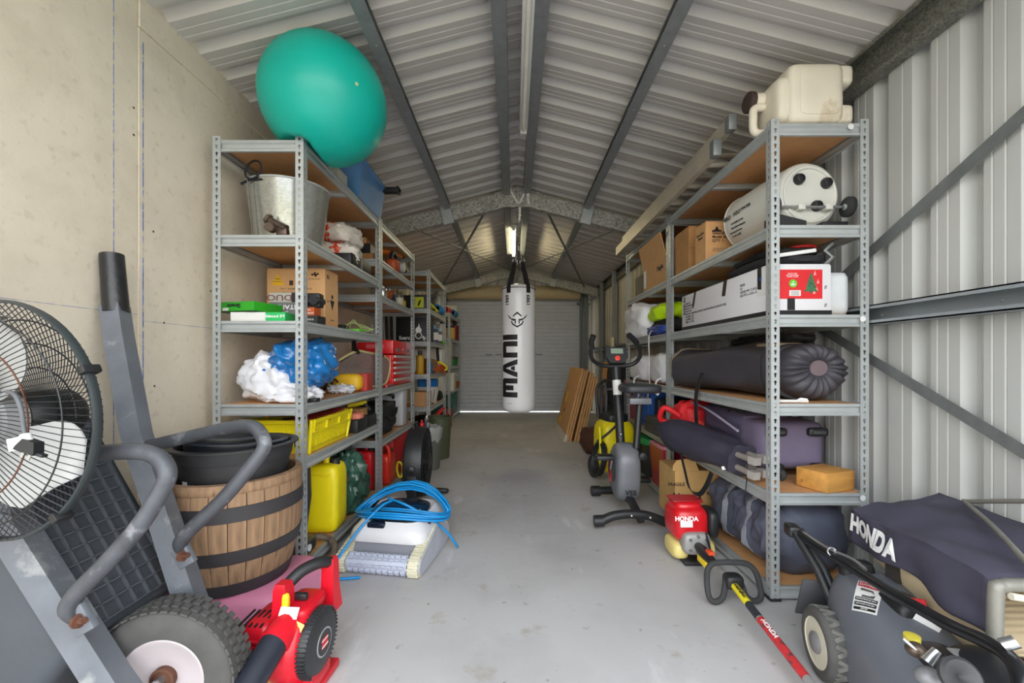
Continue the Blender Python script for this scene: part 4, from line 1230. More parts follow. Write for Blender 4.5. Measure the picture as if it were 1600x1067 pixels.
part(t, 'hub', MB().lathe([(.062, -.02), (.062, .02), (.05, .03), (0, .032)], 32, AF), mat('hub_grey', (150, 150, 150), .5), 40, True)
part(t, 'hub_cap', MB().lathe([(.066, .066), (.068, .072), (.06, .080), (.035, .084), (0, .085)], 40, AF), mat('cap_black', (20, 20, 22), .2), 40, True, label='glossy black centre cap')
part(t, 'motor', MB().lathe([(0, -.15), (.045, -.148), (.06, -.13), (.062, -.05), (.05, -.03)], 28, AF), blackp, 40, True)
cp = [P(12, 612, .852), P(24, 618, .842), P(33, 640, .838), P(37, 668, .838), P(39, 680, .836)]
cd = part(t, 'power_cord', MB().tube(cr(cp, 6), .0042, 8), mat('cord_grey', (86, 88, 92), .5), 60, True)
pc = P(43, 686, .836)
mb = MB().tube([P(39, 678, .836), P(42, 690, .835)], [.008, .010], 10)
part(cd, 'sleeve', mb, whitep, 40, True)
MP = frame(P(48, 697, .834), (.93, 0, -.32), (.32, .1, .9))
mb = MB().prism([(-.012, .012), (.012, .012), (.020, -.006), (.020, -.012), (-.020, -.012), (-.020, -.006)], -.010, .010, MP).box(.018, .034, -.012, -.006, -.006, .006, .001, MP)
part(cd, 'plug', mb, blackp, 30, True, label='black three pin plug')
mb = MB()
for dx in (-.008, .006):
    mb.box(dx - .003, dx + .003, -.026, -.012, -.0008, .0008, 0, MP)
part(cd, 'pin', mb, chrome, 0, True)
part(cd, 'cord_tag', MB().box(-.019, .019, -.0125, .0125, 0, .0008, 0, frame(P(27, 693, .835), (.97, 0, .2), (-.2, 0, 1))), whitep, 0, True)

# ---- red leaf blower
t = thing('leaf_blower', 'red petrol leaf blower with a black tube on the floor by the barrow wheel', 'leaf blower', (-.652, 1.29, 0), R(-5))
t.scale = (.88, .88, .88)
X_ = rotm('Y', PI / 2)
red2 = mat('blower_red', (204, 22, 40), .32, 0, .05, 8)
zc = .165
mb = MB().lathe([(.085, -.062), (.118, -.055), (.128, -.03), (.128, .02), (.118, .042), (.105, .05)], 40, T(0, 0, zc) @ X_)
part(t, 'volute', mb, red2, 40)
part(t, 'outlet', MB().tube([(-.005, .02, zc + .085), (-.012, -.06, zc + .082), (-.016, -.12, zc + .064)], [.05, .052, .050], 20), red2, 50)
part(t, 'tube', MB().tube([(-.016, -.11, zc + .067), (-.022, -.21, zc + .018), (-.03, -.36, zc - .06)], [.045, .043, .041], 22), mat('tube_black', (36, 40, 50), .35), 60, label='black blower tube')
cv = part(t, 'fan_cover', MB().lathe([(.104, .048), (.106, .056), (.100, .076), (.085, .084), (.05, .086), (0, .086)], 44, T(0, 0, zc) @ X_), mat('cover_black', (44, 46, 48), .4), 40)
mb = MB()
for i in range(48):
    mb.box(.094, .110, -.0022, .0022, .047, .078, 0, T(0, 0, zc) @ X_ @ rotm('Z', 2 * PI * i / 48))
part(cv, 'grille_fin', mb, MATS['cover_black'], 0, kind='stuff')
part(cv, 'badge', MB().lathe([(.046, .0862), (.046, .088)], 32, T(0, 0, zc) @ X_), galv, 40)
part(cv, 'badge_face', MB().lathe([(.041, .088), (.041, .0888)], 32, T(0, 0, zc) @ X_), MATS['cover_black'], 40)
part(cv, 'emblem', MB().box(.0888, .0896, -.018, .018, zc - .018, zc + .018, 0).mark(1).box(.0896, .09, -.020, .020, zc + .008, zc + .013).box(.0896, .09, -.020, .020, zc - .013, zc - .008), [redp, whitep], 0)
mb = MB().rbox(-.165, -.06, -.085, .09, .07, .26, 7, .35)
en = part(t, 'engine_cover', mb, red2, 50)
mb = MB()
for i in range(6):
    z = .11 + i * .019
    mb.box(-.17, -.07, -.093, -.07, z, z + .009, .003)
part(en, 'cooling_fin', mb, red2, 30)
mb = MB()
for i in range(5):
    mb.box(-.172 + i * .019, -.165 + i * .019, -.05, .03, .258, .262, 0, rotm('X', R(6)))
part(en, 'vent_slot', mb, blackm, 0)
part(en, 'muffler_port', MB().box(-.165, -.125, -.096, -.088, .088, .118, .002), blackm, 0)
part(t, 'starter', MB().ball((-.17, -.03, .06), (.03, .04, .028), 14, 10), mat('pale_grey', (196, 192, 180), .5), 60)
part(t, 'fuel_tank', MB().rbox(-.14, -.06, -.10, .02, .015, .075, 5, .5), mat('tank_cream', (224, 206, 130), .45), 60, label='cream translucent fuel tank')
part(t, 'saddle', MB().rbox(-.06, .05, -.055, .10, zc + .09, zc + .135, 5, .4), red2, 50)
part(t, 'handle_post', MB().loft([[V((x * k - .045, y * k2 - .025, z)) for x, y in ((-.022, -.026), (.022, -.026), (.022, .026), (-.022, .026))] for z, k, k2 in ((.24, 1.25, 1.3), (.30, 1.05, 1.05), (.36, 1, .95), (.378, .8, .75))]), red2, 30)
part(t, 'handle_post', MB().loft([[V((x * k + .035, y * k2 + .135, z)) for x, y in ((-.024, -.02), (.024, -.02), (.024, .02), (-.024, .02))] for z, k, k2 in ((.20, 1.3, 1.6), (.29, 1.0, 1.2), (.37, .95, 1), (.392, .8, .8))]), red2, 30)
part(t, 'grip', MB().tube(cr([(-.045, .0, .358), (-.02, .04, .385), (.015, .09, .392), (.034, .13, .378)], 5), .021, 14), blackp, 60)
part(t, 'trigger', MB().rbox(-.034, -.012, -.056, -.036, .275, .352, 5, .5), mat('trigger_yellow', (240, 206, 40), .4), 60, label='yellow trigger lock')
part(t, 'lever', MB().box(-.03, .02, .0, .02, .30, .325, .006).box(-.03, .045, .01, .05, .268, .285, .005), blackp, 30)
decal(t, 'label', frame((.0, -.066, zc + .134), (1, .1, -.05), (-.05, .55, .8)), .062, .035, whitep, world=False, label='white safety label')
decal(t, 'label', frame((.035, -.075, zc + .088), (.9, .0, -.4), (.2, .3, .9)), .032, .04, mat('label_yellow', (236, 214, 110), .5), world=False)
for s_ in (-.02, .06):
    part(t, 'foot', MB().box(s_ - .022, s_ + .022, -.13, .12, 0, .03, .008).box(s_ - .018, s_ + .018, -.06, .06, .025, .09, .006), red2, 30)

# ---- pool cleaning robot
t = thing('pool_robot', 'white and grey pool cleaning robot with a blue cable coiled on top', 'pool cleaner', (-.605, 2.17, 0), R(-9))
cream = mat('belt_cream', (214, 210, 186), .7, 0, .05)
lgr = mat('robot_light', (206, 209, 216), .4, 0, .03)
mgr = mat('robot_grey', (124, 126, 134), .45, 0, .04)
nvy = mat('robot_navy', (20, 28, 44), .2, 0, .1)
tprof = []
for k in range(13): a = R(90 + k * 15); tprof.append((-.185 + .042 * math.cos(a), .043 + .042 * math.sin(a)))
for k in range(13): a = R(-90 + k * 13); tprof.append((.175 + .058 * math.cos(a), .059 + .058 * math.sin(a)))
tprof += [(.10, .165), (.06, .165)]
for s_ in (-1, 1):
    a, b_ = sorted((s_ * .155, s_ * .205))
    part(t, 'track', MB().prism(tprof, a, b_, YZ_), cream, 40)
    o1, o2 = sorted((s_ * .205, s_ * .212))
    part(t, 'side_panel', MB().prism([(y * .95, .006 + z * .92) for y, z in tprof], o1, o2, YZ_), mat('panel_grey', (176, 180, 190), .45), 40)
    mb = MB()
    pa, pb = V((0, -.185, .085)), V((0, .06, .165))
    for i in range(17):
        p = pa.lerp(pb, i / 16); sl_ = math.atan2(pb.z - pa.z, pb.y - pa.y)
        mb.box(a, b_, -.0045, .0045, -.003, .008, 0, T(0, p.y, p.z) @ rotm('X', sl_))
    for i in range(6):
        an = R(95 + i * 26)
        mb.box(a, b_, -.0045, .0045, -.003, .006, 0, T(0, -.185 + .043 * math.cos(an), .043 + .043 * math.sin(an)) @ rotm('X', an - PI / 2))
    part(t, 'tread', mb, cream, 0, kind='stuff')
mb = MB().lathe([(.034, -.15), (.034, .15)], 24, T(0, -.19, .047) @ X_)
rl_ = part(t, 'brush_roller', mb, mat('roller_blue_grey', (184, 190, 206), .5), 40)
mb = MB()
for i in range(9):
    for j in range(10):
        x = -.145 + j * .029 + (.006 if i % 2 else 0)
        mb.box(x, x + .022, -.0035, .0035, .032, .044, 0, T(0, -.19, .047) @ rotm('X', 2 * PI * i / 9))
part(rl_, 'fin', mb, MATS['roller_blue_grey'], 0, kind='stuff')
mb = MB().prism([(-.15, .06), (-.135, .10), (-.10, .155), (.19, .155), (.21, .03), (-.13, .03)], -.152, .152, YZ_)
part(t, 'chassis', mb, mgr, 30)
rings = []
for z, x, y0, y1 in ((.118, .198, -.135, .225), (.135, .200, -.138, .23), (.165, .190, -.128, .228), (.195, .165, -.10, .215), (.205, .155, -.092, .205), (.200, .146, -.085, .198)):
    r = []; e = .06
    for (cx_, cy_, a0) in ((x - e, y1 - e, 0), (-x + e, y1 - e, 90), (-x + e, y0 + e, 180), (x - e, y0 + e, 270)):
        for k in range(5):
            an = R(a0 + k * 22.5); r.append(V((cx_ + e * math.cos(an), cy_ + e * math.sin(an), z + max(0, cy_) * .14)))
    rings.append(r)
part(t, 'shell', MB().loft(rings), mat('shell_white', (216, 216, 218), .3, 0, .02, coat=.3), 50)
mb = MB().rbox(-.145, .145, -.08, .195, .17, .245, 8, .6)
part(t, 'lid', mb, nvy, 60, label='dark glossy lid')
mb = MB().box(-.10, -.01, -.118, -.075, .178, .205, .008, T(0, 0, 0))
part(t, 'latch', mb, nvy, 30)
mb = MB()
for i in range(6):
    for j in range(4):
        mb.torus((-.095 + i * .0155, -.062 + j * .015 + (.0075 if i % 2 else 0), 0), .0072, .0022, 6, 4, M=T(0, 0, .2375) @ rotm('X', R(17)))
part(t, 'grate', mb, whitep, 30, kind='stuff', label='white honeycomb grate')
part(t, 'button', MB().box(.165, .186, -.02, .02, .165, .20, .006), nvy, 30)
blue_c = mat('cable_blue', (18, 134, 200), .35, 0, .08, 12)
mb = MB(); pts = []; rc = random.Random(5)
for lp in range(10):
    rx = .238 + rc.uniform(-.018, .02); ry = .125 + rc.uniform(-.05, .035); dz = rc.uniform(-.01, .012); oy = .055 + rc.uniform(-.01, .02)
    for k in range(20):
        a = 2 * PI * k / 20 + .3; u = math.cos(a)
        z = .283 - .085 * u * u + dz + .02 * math.sin(a) + (.03 if lp % 3 else 0) * (1 - u * u) * .5 - (.022 * (1 - math.sin(a)) if math.sin(a) < 0 else 0) * (1 - u * u)
        pts.append(V((rx * u + .015, oy + ry * math.sin(a), z)))
cb = part(t, 'cable', MB().tube(pts, .0062, 7), blue_c, 60, label='bright blue floating cable')
mb = MB().tube(cr([(-.03, .03, .27), (-.06, -.04, .262), (-.12, -.125, .19), (-.17, -.21, .10), (-.208, -.262, .025), (-.19, -.29, .009), (-.13, -.275, .008), (-.06, -.25, .008)], 7), .0065, 8)
mb.tube(cr([(-.06, .04, .275), (.05, -.02, .272), (.16, .02, .20), (.24, .06, .12), (.285, .09, .045), (.29, .12, .009)], 7), .0065, 8)
part(cb, 'loose_end', mb, blue_c, 60)

# ---- black floor fan seen edge on
t = thing('floor_fan', 'black round floor fan seen edge-on beside the second shelving unit', 'fan', (-.675, 2.98, 0), R(2))
zc = .29; RF = .235
mb = MB().lathe([(RF - .008, -.05), (RF, -.05), (RF + .006, -.02), (RF + .006, .02), (RF, .06), (RF - .008, .06), (RF - .008, -.05)], 44, T(0, 0, zc) @ X_, cap=False)
part(t, 'drum', mb, blackp, 50)
for s_ in (-1, 1):
    mb = MB()
    for i in range(44):
        a = 2 * PI * i / 44; pts = []
        for k in range(5):
            r = .05 + (RF - .05) * k / 4
            pts.append((r * math.cos(a), r * math.sin(a), s_ * (.05 + .03 * (1 - (r / RF) ** 3))))
        mb.tube(pts, .0028, 4, M=T(0, 0, zc) @ X_)
    part(t, 'grille', mb, blackm, 30, kind='stuff')
    for r in (.09, .15, .2):
        part(t, 'grille_ring', MB().torus((0, 0, s_ * (.052 + .03 * (1 - (r / RF) ** 3))), r, .003, 36, 5, M=T(0, 0, zc) @ X_), blackm, 60)
part(t, 'hub', MB().lathe([(.055, -.08), (.055, .082), (.04, .088), (0, .088)], 28, T(0, 0, zc) @ X_), blackp, 40)
for y in (-.20, .20):
    part(t, 'bracket', MB().box(-.03, .03, y - .012, y + .012, .02, zc + .02, .006, T(0, y * .12, 0)), blackp, 30)
    part(t, 'knob', MB().lathe([(.026, 0), (.026, .03), (.018, .036)], 16, T(0, y * 1.13, zc) @ rotm('X', PI / 2 if y < 0 else -PI / 2)), blackp, 40)
for y in (-.19, .19):
    part(t, 'foot', MB().rbox(-.12, .19, y - .022, y + .022, 0, .04, 5, .4), blackp, 50)
part(t, 'handle', MB().tube(cr([(-.02, -.06, zc + RF), (-.02, -.05, zc + RF + .03), (-.02, .05, zc + RF + .03), (-.02, .06, zc + RF)], 5), .008, 8), blackp, 60)

# ---- bins beside the third unit
olv = mat('olive_plastic', (74, 80, 56), .55, 0, .1)
def bin_(label, c, r, h, m):
    t = thing('bin', label, 'bin', c)
    part(t, 'wall', MB().lathe([(r * .82, 0), (r, h - .02), (r * .97, h - .02), (r * .8, .01), (0, .01)], 28), m, 50)
    part(t, 'rim', MB().torus((0, 0, h - .014), r, .008, 28, 8), m, 60)
    return t
t = bin_('olive plastic bin lined with a grey bag behind the black floor fan', (-.785, 3.92, 0), .115, .37, mat('grey_olive', (92, 94, 84), .5))
mb = MB().lathe([(.10, .20), (.121, .33), (.128, .375), (.120, .392), (.10, .37), (.09, .30)], 30, wob=lambda p: p * (1 + nz(p, 22, 3) * .08))
part(t, 'liner', mb, mat('liner_grey', (150, 150, 146), .45), 60)
t = bin_('tall dark olive bin nearest the third shelving unit', (-.775, 4.36, 0), .13, .43, olv)
for lab, x, y, z, m in (('red topped aerosol can in the grey lined bin', -.85, 3.9, .33, redp), ('black topped aerosol can in the grey lined bin', -.79, 3.88, .335, blackp), ('white topped aerosol can in the grey lined bin', -.82, 3.97, .36, whitep)):
    can('aerosol_can', lab, 'can', (x, y, z), .022, .12, galv_d if m is not redp else redp, m)
# ================================================================== CENTRE: punching bag
t = thing('punching_bag', 'white hanging punching bag with black lettering, hung from the middle of the rafter', 'punching bag', (.045, 4.10, 1.72))
px0, rB = .045, .163
bagm = mat('bag_vinyl', (226, 226, 226), .32, 0, .025, 4, .03, 30, coat=.2)
bx_ = lambda z: -1.22 * 0 + z
mb = MB().lathe([(0, -1.218), (.10, -1.216), (.14, -1.205), (.158, -1.175), (.163, -1.14), (.164, -.6), (.1625, -.1), (.160, -.035), (.15, -.012), (.125, 0), (0, .004)], 56)
part(t, 'body', mb, bagm, 60)
part(t, 'piping', MB().torus((0, 0, -.035), .161, .004, 56, 8), blackm, 60)
def on_bag(ax, z, r=.1645):
    """frame on the bag's face, ax = angle from the camera side"""
    a = R(-90 + ax); n = V((math.cos(a), math.sin(a), 0))
    return n, V((-n.y, n.x, 0))
def wrap(mb, poly, ax, z, s=1.):
    """wrap a flat outline (x across, y up, in m) on the bag as a thin raised print"""
    b = bmesh.new()
    vs = [b.verts.new((x, y, 0)) for x, y in poly]
    f = b.faces.new(vs); b.normal_update()
    bmesh.ops.triangulate(b, faces=[f])
    bmesh.ops.subdivide_edges(b, edges=list(b.edges), cuts=6, use_grid_fill=True)
    out = []
    for v in b.verts:
        a = R(-90 + ax) + v.co.x / .164; r = .1660
        out.append(V((r * math.cos(a), r * math.sin(a), z + v.co.y)))
    b.verts.index_update()
    mb.add(out, [[v.index for v in f.verts] for f in b.faces]); b.free()
# M A N I read upwards; glyph boxes: width along z, height across
def glyph(mb, polys, ax, z0, k):
    for p in polys:
        wrap(mb, [(-v * .21, u * k) for u, v in p], ax, z0)
G = {'M': [[(0, 0), (.27, 0), (.27, .58), (.37, .58), (.37, .18), (.63, .18), (.63, .58), (.73, .58), (.73, 0), (1, 0), (1, .72), (.9, .82), (0, .82)]],
     'A': [[(-.02, 0), (.27, 0), (.34, .14), (.66, .14), (.73, 0), (1.02, 0), (.66, .82), (.34, .82), (.30, .72)][:8]],
     'N': [[(0, 0), (.27, 0), (.27, .56), (.59, .56), (.59, 0), (.86, 0), (.86, .72), (.76, .82), (0, .82)]],
     'I': [[(0, 0), (.27, 0), (.27, .82), (0, .82)]]}
G['A'] = [[(-.02, 0), (.27, 0), (.50, .60), (.73, 0), (1.02, 0), (.66, .82), (.34, .82)], [(.36, .12), (.64, .12), (.57, .30), (.43, .30)]]
zz = -1.066; kk = .178
for ch, adv in (('M', 1.07), ('A', 1.02), ('N', .94), ('I', .3)):
    g = MB(); glyph(g, G[ch], -4, zz, kk * (.92 if ch == 'A' else 1))
    part(t, 'letter', g, ink, 60, label='printed black letter ' + ch)
    zz += adv * kk
# horned mask emblem
mb = MB()
E = [[(-.10, .055), (-.055, .012), (-.012, .004), (-.012, -.012), (-.045, -.008), (-.082, .022)],
     [(.10, .055), (.055, .012), (.012, .004), (.012, -.012), (.045, -.008), (.082, .022)],
     [(-.045, .035), (0, .075), (.045, .035), (.034, .03), (0, .055), (-.034, .03)],
     [(-.062, -.012), (-.05, -.012), (-.04, -.035), (0, -.058), (.04, -.035), (.05, -.012), (.062, -.012), (.048, -.045), (0, -.075), (-.048, -.045)],
     [(-.022, -.012), (-.01, -.012), (-.014, -.04), (-.024, -.034)], [(.022, -.012), (.01, -.012), (.014, -.04), (.024, -.034)]]
for p in E: wrap(mb, p, -5, -.34)
part(t, 'emblem', mb, ink, 60, label='black horned mask emblem')
for ax in (-40, 33):
    n, rgt = on_bag(ax, -.14)
    text(t, '1989', .052, frame(V(t.location) + n * .1665 + V((0, 0, -.155)), (0, 0, 1), -rgt), ink, .0015)
n, rgt = on_bag(-30, 0)
text(t, 'MANI SPORTS', .008, frame(V(t.location) + n * .1665 + V((0, 0, -1.125)), rgt, (0, 0, 1)), inkg)
top = V((0, 0, .52))
for ax in (-35, 33, 145, -147):
    n, rgt = on_bag(ax, 0)
    p0 = n * .166 + V((0, 0, -.085)); p1 = n * .158 + V((0, 0, -.005)); p2 = n * .07 + V((0, 0, .215))
    part(t, 'strap', MB().ribbon([p0, n * .1655 + V((0, 0, -.03)), p1, p2], tuple(rgt * .021), .004), blackm, 0)
    part(t, 'ring', MB().torus((0, 0, 0), .026, .0035, 20, 6, M=frame(n * .06 + V((0, 0, .235)), rgt, (0, 0, 1))), chrome, 60)
    part(t, 'chain', MB().tube([n * .058 + V((0, 0, .255)), n * .02 + V((0, 0, .34)), n * .004 + V((0, 0, .38))], .004, 6), chrome, 60)
def chain(mb, a, b, lk=.03, r=.0032):
    a, b = V(a), V(b); d = (b - a); n = max(2, int(d.length / (lk * .75)))
    for i in range(n):
        c = a + d * ((i + .5) / n)
        M_ = frame(c, d, (0, 1, 0) if i % 2 else (1, .3, 0))
        mb.torus((0, 0, 0), lk * .55, r, 10, 5, M=M_, ry=lk * .3)
mb = MB(); chain(mb, (0, 0, .37), (.008, .0, .60), .042, .0048)
part(t, 'chain', mb, chrome, 60)
part(t, 'swivel', MB().tube([(0, 0, .345), (0, 0, .385)], .016, 10), chrome, 50)
part(t, 'hook', MB().tube([(.008, 0, .59), (.008, 0, .63)], .012, 8), chrome, 50)
ropem = mat('rope_white', (238, 236, 230), .8, 0, .15, 60, .3, 90)
def rope(mb, pts, r=.012):
    pts = cr(pts, 8); k = len(pts)
    for ph in (0, PI):
        q = []
        for i, p in enumerate(pts):
            q.append(p + V((math.cos(i * 1.1 + ph), math.sin(i * 1.1 + ph), 0)) * r * .55)
        mb.tube(q, r * .62, 5)
mb = MB()
rope(mb, [(.008, 0, .62), (.012, 0, .72), (.010, -.02, .80)], .013)
rope(mb, [(-.01, -.035, .80), (-.06, -.045, .88), (-.10, -.045, .97), (-.10, .0, .985), (-.06, .06, .97), (0, .03, .80)])
rope(mb, [(.015, -.035, .80), (.05, -.045, .88), (.06, -.045, .97), (.06, 0, .99), (.055, .06, .97), (.02, .03, .80)])
rope(mb, [(.075, -.045, .97), (.085, -.045, .90), (.09, -.05, .84), (.095, -.05, .78)])
rope(mb, [(.10, -.045, .97), (.10, -.045, .90), (.088, -.05, .84)])
part(t, 'rope', mb, ropem, 60, label='white rope knotted over the rafter')

# ================================================================== LEFT FAR SHELVES (third unit and the low one)
def fb(name, label, cat, x0, x1, y0, y1, z0, z1, m, lid=None, bev=.006):
    t = thing(name, label, cat, ((x0 + x1) / 2, (y0 + y1) / 2, z0))
    hx, hy, h = (x1 - x0) / 2, (y1 - y0) / 2, z1 - z0
    part(t, 'body', MB().box(-hx, hx, -hy, hy, 0, h * .86, bev), m, 30)
    part(t, 'lid', MB().box(-hx - .004, hx + .004, -hy - .004, hy + .004, h * .86, h, bev * .8), lid or m, 30)
    return t
# level 1.56
t = fb('box', 'black box with a lime printed front on the third unit, fourth shelf up', 'box', -1.2, -.96, 4.60, 4.80, 1.56, 1.71, blackp)
decal(t, 'print', frame((-1.05, 4.596, 1.632), (1, 0, 0), (0, 0, 1)), .135, .115, mat('lime_print', (196, 204, 40), .5))
mb = MB().prism([(-.04, -.04), (-.02, -.04), (-.015, .03), (-.045, .03)], 0, .0014, frame((-1.06, 4.595, 1.635), (1, 0, 0), (0, 0, 1))).prism([(.01, -.045), (.03, -.04), (.05, .01), (.045, .03), (.02, .0)], 0, .0014, frame((-1.06, 4.595, 1.635), (1, 0, 0), (0, 0, 1)))
part(t, 'silhouette', mb, ink, 0, True)
t = thing('hand_tool', 'lime green and black hand tool on the third unit, fourth shelf up', 'tool', (-.945, 4.98, 1.56))
part(t, 'body', MB().tube([(-.03, -.08, .09), (.02, .1, .03)], [.025, .018], 10), mat('lime_print', (196, 204, 40), .5), 50)
part(t, 'grip', MB().tube([(0, .0, .06), (-.01, .02, .0)], .014, 8), blackp, 50)
for lab, c, m in (('blue foam roll end on the third unit', (-.955, 5.25, 1.645), mat('roll_blue', (40, 126, 190), .6)), ('red foam roll end between two blue rolls', (-.94, 6.28, 1.62), mat('roll_red', (214, 60, 62), .6)), ('blue foam roll end farthest along the left shelves', (-.93, 6.9, 1.815), mat('roll_blue', (40, 126, 190), .6))):
    if 'red' in lab: c = (-1.10, 6.85, 1.822)
    if 'farthest' in lab: c = (-1.04, 7.2, 1.812)
    t = thing('foam_roll', lab, 'roll', c)
    part(t, 'roll', MB().lathe([(.055, 0), (.055, .3), (.03, .3), (.03, 0)], 24, rotm('Z', R(0)) @ rotm('X', -PI / 2)), m, 50)
    part(t, 'core', MB().lathe([(.03, .002), (.03, .28), (.012, .28), (.012, .002)], 18, rotm('X', -PI / 2)), blackm, 50)
fb('box', 'grey cardboard box under the blue roll on the third unit', 'box', -1.2, -.93, 5.15, 5.5, 1.56, 1.585, mat('drab_card', (120, 112, 96), .8))
fb('case', 'dark case on the third unit, fourth shelf up, near the far post', 'case', -1.25, -.96, 5.02, 5.12, 1.56, 1.78, blackp)
# level 1.205: black carton with emblem
t = fb('carton', 'large black carton with a white flame and mask emblem on the third unit', 'box', -1.30, -.93, 4.62, 4.9, 1.205, 1.50, mat('black_carton', (24, 24, 28), .5))
f0 = lambda px, py: frame((P(px, py, 4.614).x, 4.614, P(px, py, 4.614).z), (1, 0, 0), (0, 0, 1))
mb = MB().prism([(-.028, -.05), (.028, -.05), (.034, -.02), (.016, .005), (.004, .05), (-.006, .012), (-.03, -.005), (-.034, -.03)], 0, .0008, f0(654, 512)).torus((0, 0, 0), .034, .006, 16, 4, M=f0(654, 524))
part(t, 'emblem', mb, inkw, 0, True)
text(t, 'Suarc', .055, f0(632, 528), inkw, .002); text(t, 'fy', .055, f0(663, 528), inkw, .002)
for i, (x, y, z, r, h, m, lab) in enumerate(((-.98, 5.15, 1.205, .06, .22, mat('blue_grey_bottle', (70, 84, 110), .4), 'blue grey bottle on the third unit near its far post'), (-.96, 5.36, 1.205, .05, .2, mat('slate_bottle', (96, 100, 108), .4), 'slate grey bottle next to the blue grey bottle'))):
    can('bottle', lab, 'bottle', (x, y, z), r, h, m, mat('sky_cap', (120, 180, 210), .5), band=whitep)
single('ball', 'small green ball on the third unit at the far edge', 'ball', MB().ball((0, 0, .03), .03, 16, 10), mat('bright_green', (86, 170, 60), .5), 60, loc=(-.925, 5.5, 1.205))
# level .848
can('oil_bottle', 'gold plastic oil bottle on the third unit, waist height', 'bottle', (-1.045, 4.70, .848), .042, .26, mat('gold_plastic', (206, 164, 44), .4), blackp, .5)
can('spray_bottle', 'blue spray bottle with a grey cap beside the gold oil bottle', 'bottle', (-.955, 4.80, .848), .034, .17, mat('mid_blue', (46, 112, 160), .4), galv)
single('rag_bundle', 'brown rag bundle on the third unit, waist height', 'rag', MB().rbox(-.09, .09, -.1, .1, 0, .17, 8, .6, crumple(.02, 4, 61)), mat('tan_rag', (132, 92, 56), .8), 60, loc=(-1.0, 5.0, .848))
t = thing('clamp_tool', 'yellow clamp with a black strap hanging on the third unit', 'clamp', (-.91, 5.28, .848))
part(t, 'frame', MB().tube(cr([(-.08, 0, .05), (-.03, 0, .13), (.03, 0, .10), (.07, .02, .06), (.04, .02, .03)], 5, True), .014, 8, closed=True), yell, 60)
part(t, 'strap', MB().ribbon([(-.035, 0, .13), (-.045, .0, .24), (-.05, .01, .33)], (.018, 0, 0), .004), blackm, 0)
t = thing('cord_roll', 'orange extension cord bundle hanging over the edge of the third unit', 'cord', (-.905, 5.16, .80))
mb = MB()
for i in range(7):
    mb.tube(cr([(-.04, -.3 + i * .012, .09 + i * .004), (.02, -.1, .07 + .012 * i), (.03, .12, .04 + .014 * i), (.02, .3 - .01 * i, .02 + .01 * i)], 5), .008, 6)
part(t, 'coil', mb, mat('cord_orange', (186, 82, 36), .6), 60)
single('panel', 'white board standing at the back of the third unit, waist height', 'panel', MB().box(-.22, .16, -.01, .01, 0, .30, .003), whitep, 30, loc=(-1.1, 5.5, .848))
# level .495
t = thing('lidded_bucket', 'white bucket with a blue lid on the third unit, knee height', 'bucket', (-1.045, 5.12, .495))
part(t, 'wall', MB().lathe([(.10, 0), (.12, .20), (.0, .20)], 26), whitep, 40)
part(t, 'lid', MB().lathe([(.126, .19), (.126, .275), (.118, .28), (0, .28)], 26), mat('lid_blue', (32, 112, 190), .4), 40)
carton('carton', 'small open brown carton on the third unit, knee height', 'carton', -1.10, -.945, 4.60, 4.84, .495, .655, card)
single('paper_sheet', 'white folded paper sheet beside the small brown carton', 'paper', MB().box(-.003, .003, -.07, .07, 0, .175, .001), whitep, 0, loc=(-.925, 4.93, .495), rot=(R(-12), R(8), 0))
single('bundle', 'dark bundle beside the white paper sheet', 'bundle', MB().rbox(-.08, .07, -.1, .12, 0, .12, 7, .6, crumple(.02, 4, 66)), blackm, 60, loc=(-.99, 5.36, .495))
# bottom
t = thing('garden_tool', 'red handled garden tool lying on the bottom shelf of the third unit', 'tool', (-.93, 5.1, .30))
part(t, 'handle', MB().tube([(-.06, -.25, -.02), (.03, .25, .09)], .022, 8), redp, 60)
part(t, 'blade', MB().box(-.10, .0, -.42, -.22, -.06, .02, .01), blackm, 30)
single('case', 'black power tool case on the bottom shelf of the third unit', 'case', MB().rbox(-.15, .15, -.35, .35, 0, .24, 7, .4, crumple(.012, 4, 5)), blackm, 60, loc=(-1.1, 5.12, .08))
single('pot', 'green pot on the bottom shelf of the third unit', 'pot', MB().lathe([(.06, 0), (.085, .12), (.09, .125), (.07, .12), (.05, .01)], 20), mat('leaf_green', (74, 112, 56), .6), 50, loc=(-1.0, 4.66, .08))
t = can('gas_bottle', 'small terracotta coloured can on the floor past the third unit', 'can', (-1.0, 6.35, 0), .07, .2, mat('terracotta', (176, 84, 58), .6), redp)
# low far unit
fb('box', 'white box under the foam rolls on top of the low far unit', 'box', -1.24, -1.03, 6.8, 7.2, 1.75, 1.765, whitep)
t = fb('box', 'white and orange box on top of the low far unit', 'box', -1.28, -1.02, 7.55, 7.65, 1.75, 1.98, mat('cream_box', (232, 226, 210), .6))
decal(t, 'print', frame((-1.09, 7.545, 1.86), (1, 0, 0), (0, 0, 1)), .08, .08, orang)
for lab, x, y, z, r, h, m in (('tan bottle on the low far unit', -1.08, 6.86, 1.36, .06, .2, mat('tan_bottle', (172, 142, 84), .5)), ('dark red fire bottle on the low far unit', -1.07, 7.62, 1.36, .075, .33, mat('wine_red', (122, 24, 28), .4)), ('yellow bottle on the low far unit', -1.07, 7.22, 1.36, .06, .24, mat('mustard', (200, 168, 80), .5)), ('white bottle behind the tan bottle on the low far unit', -1.2, 6.98, 1.36, .06, .3, whitep), ('round red tin at knee height on the low far unit', -1.1, 6.95, .08, .1, .16, mat('brick_red', (150, 66, 46), .5))):
    can('bottle' if 'tin' not in lab else 'tin', lab, 'bottle' if 'tin' not in lab else 'tin', (x, y, z), r, h, m, blackp)
t = thing('tub', 'green tub with a dark lid on the low far unit', 'tub', (-1.09, 7.5, .91))
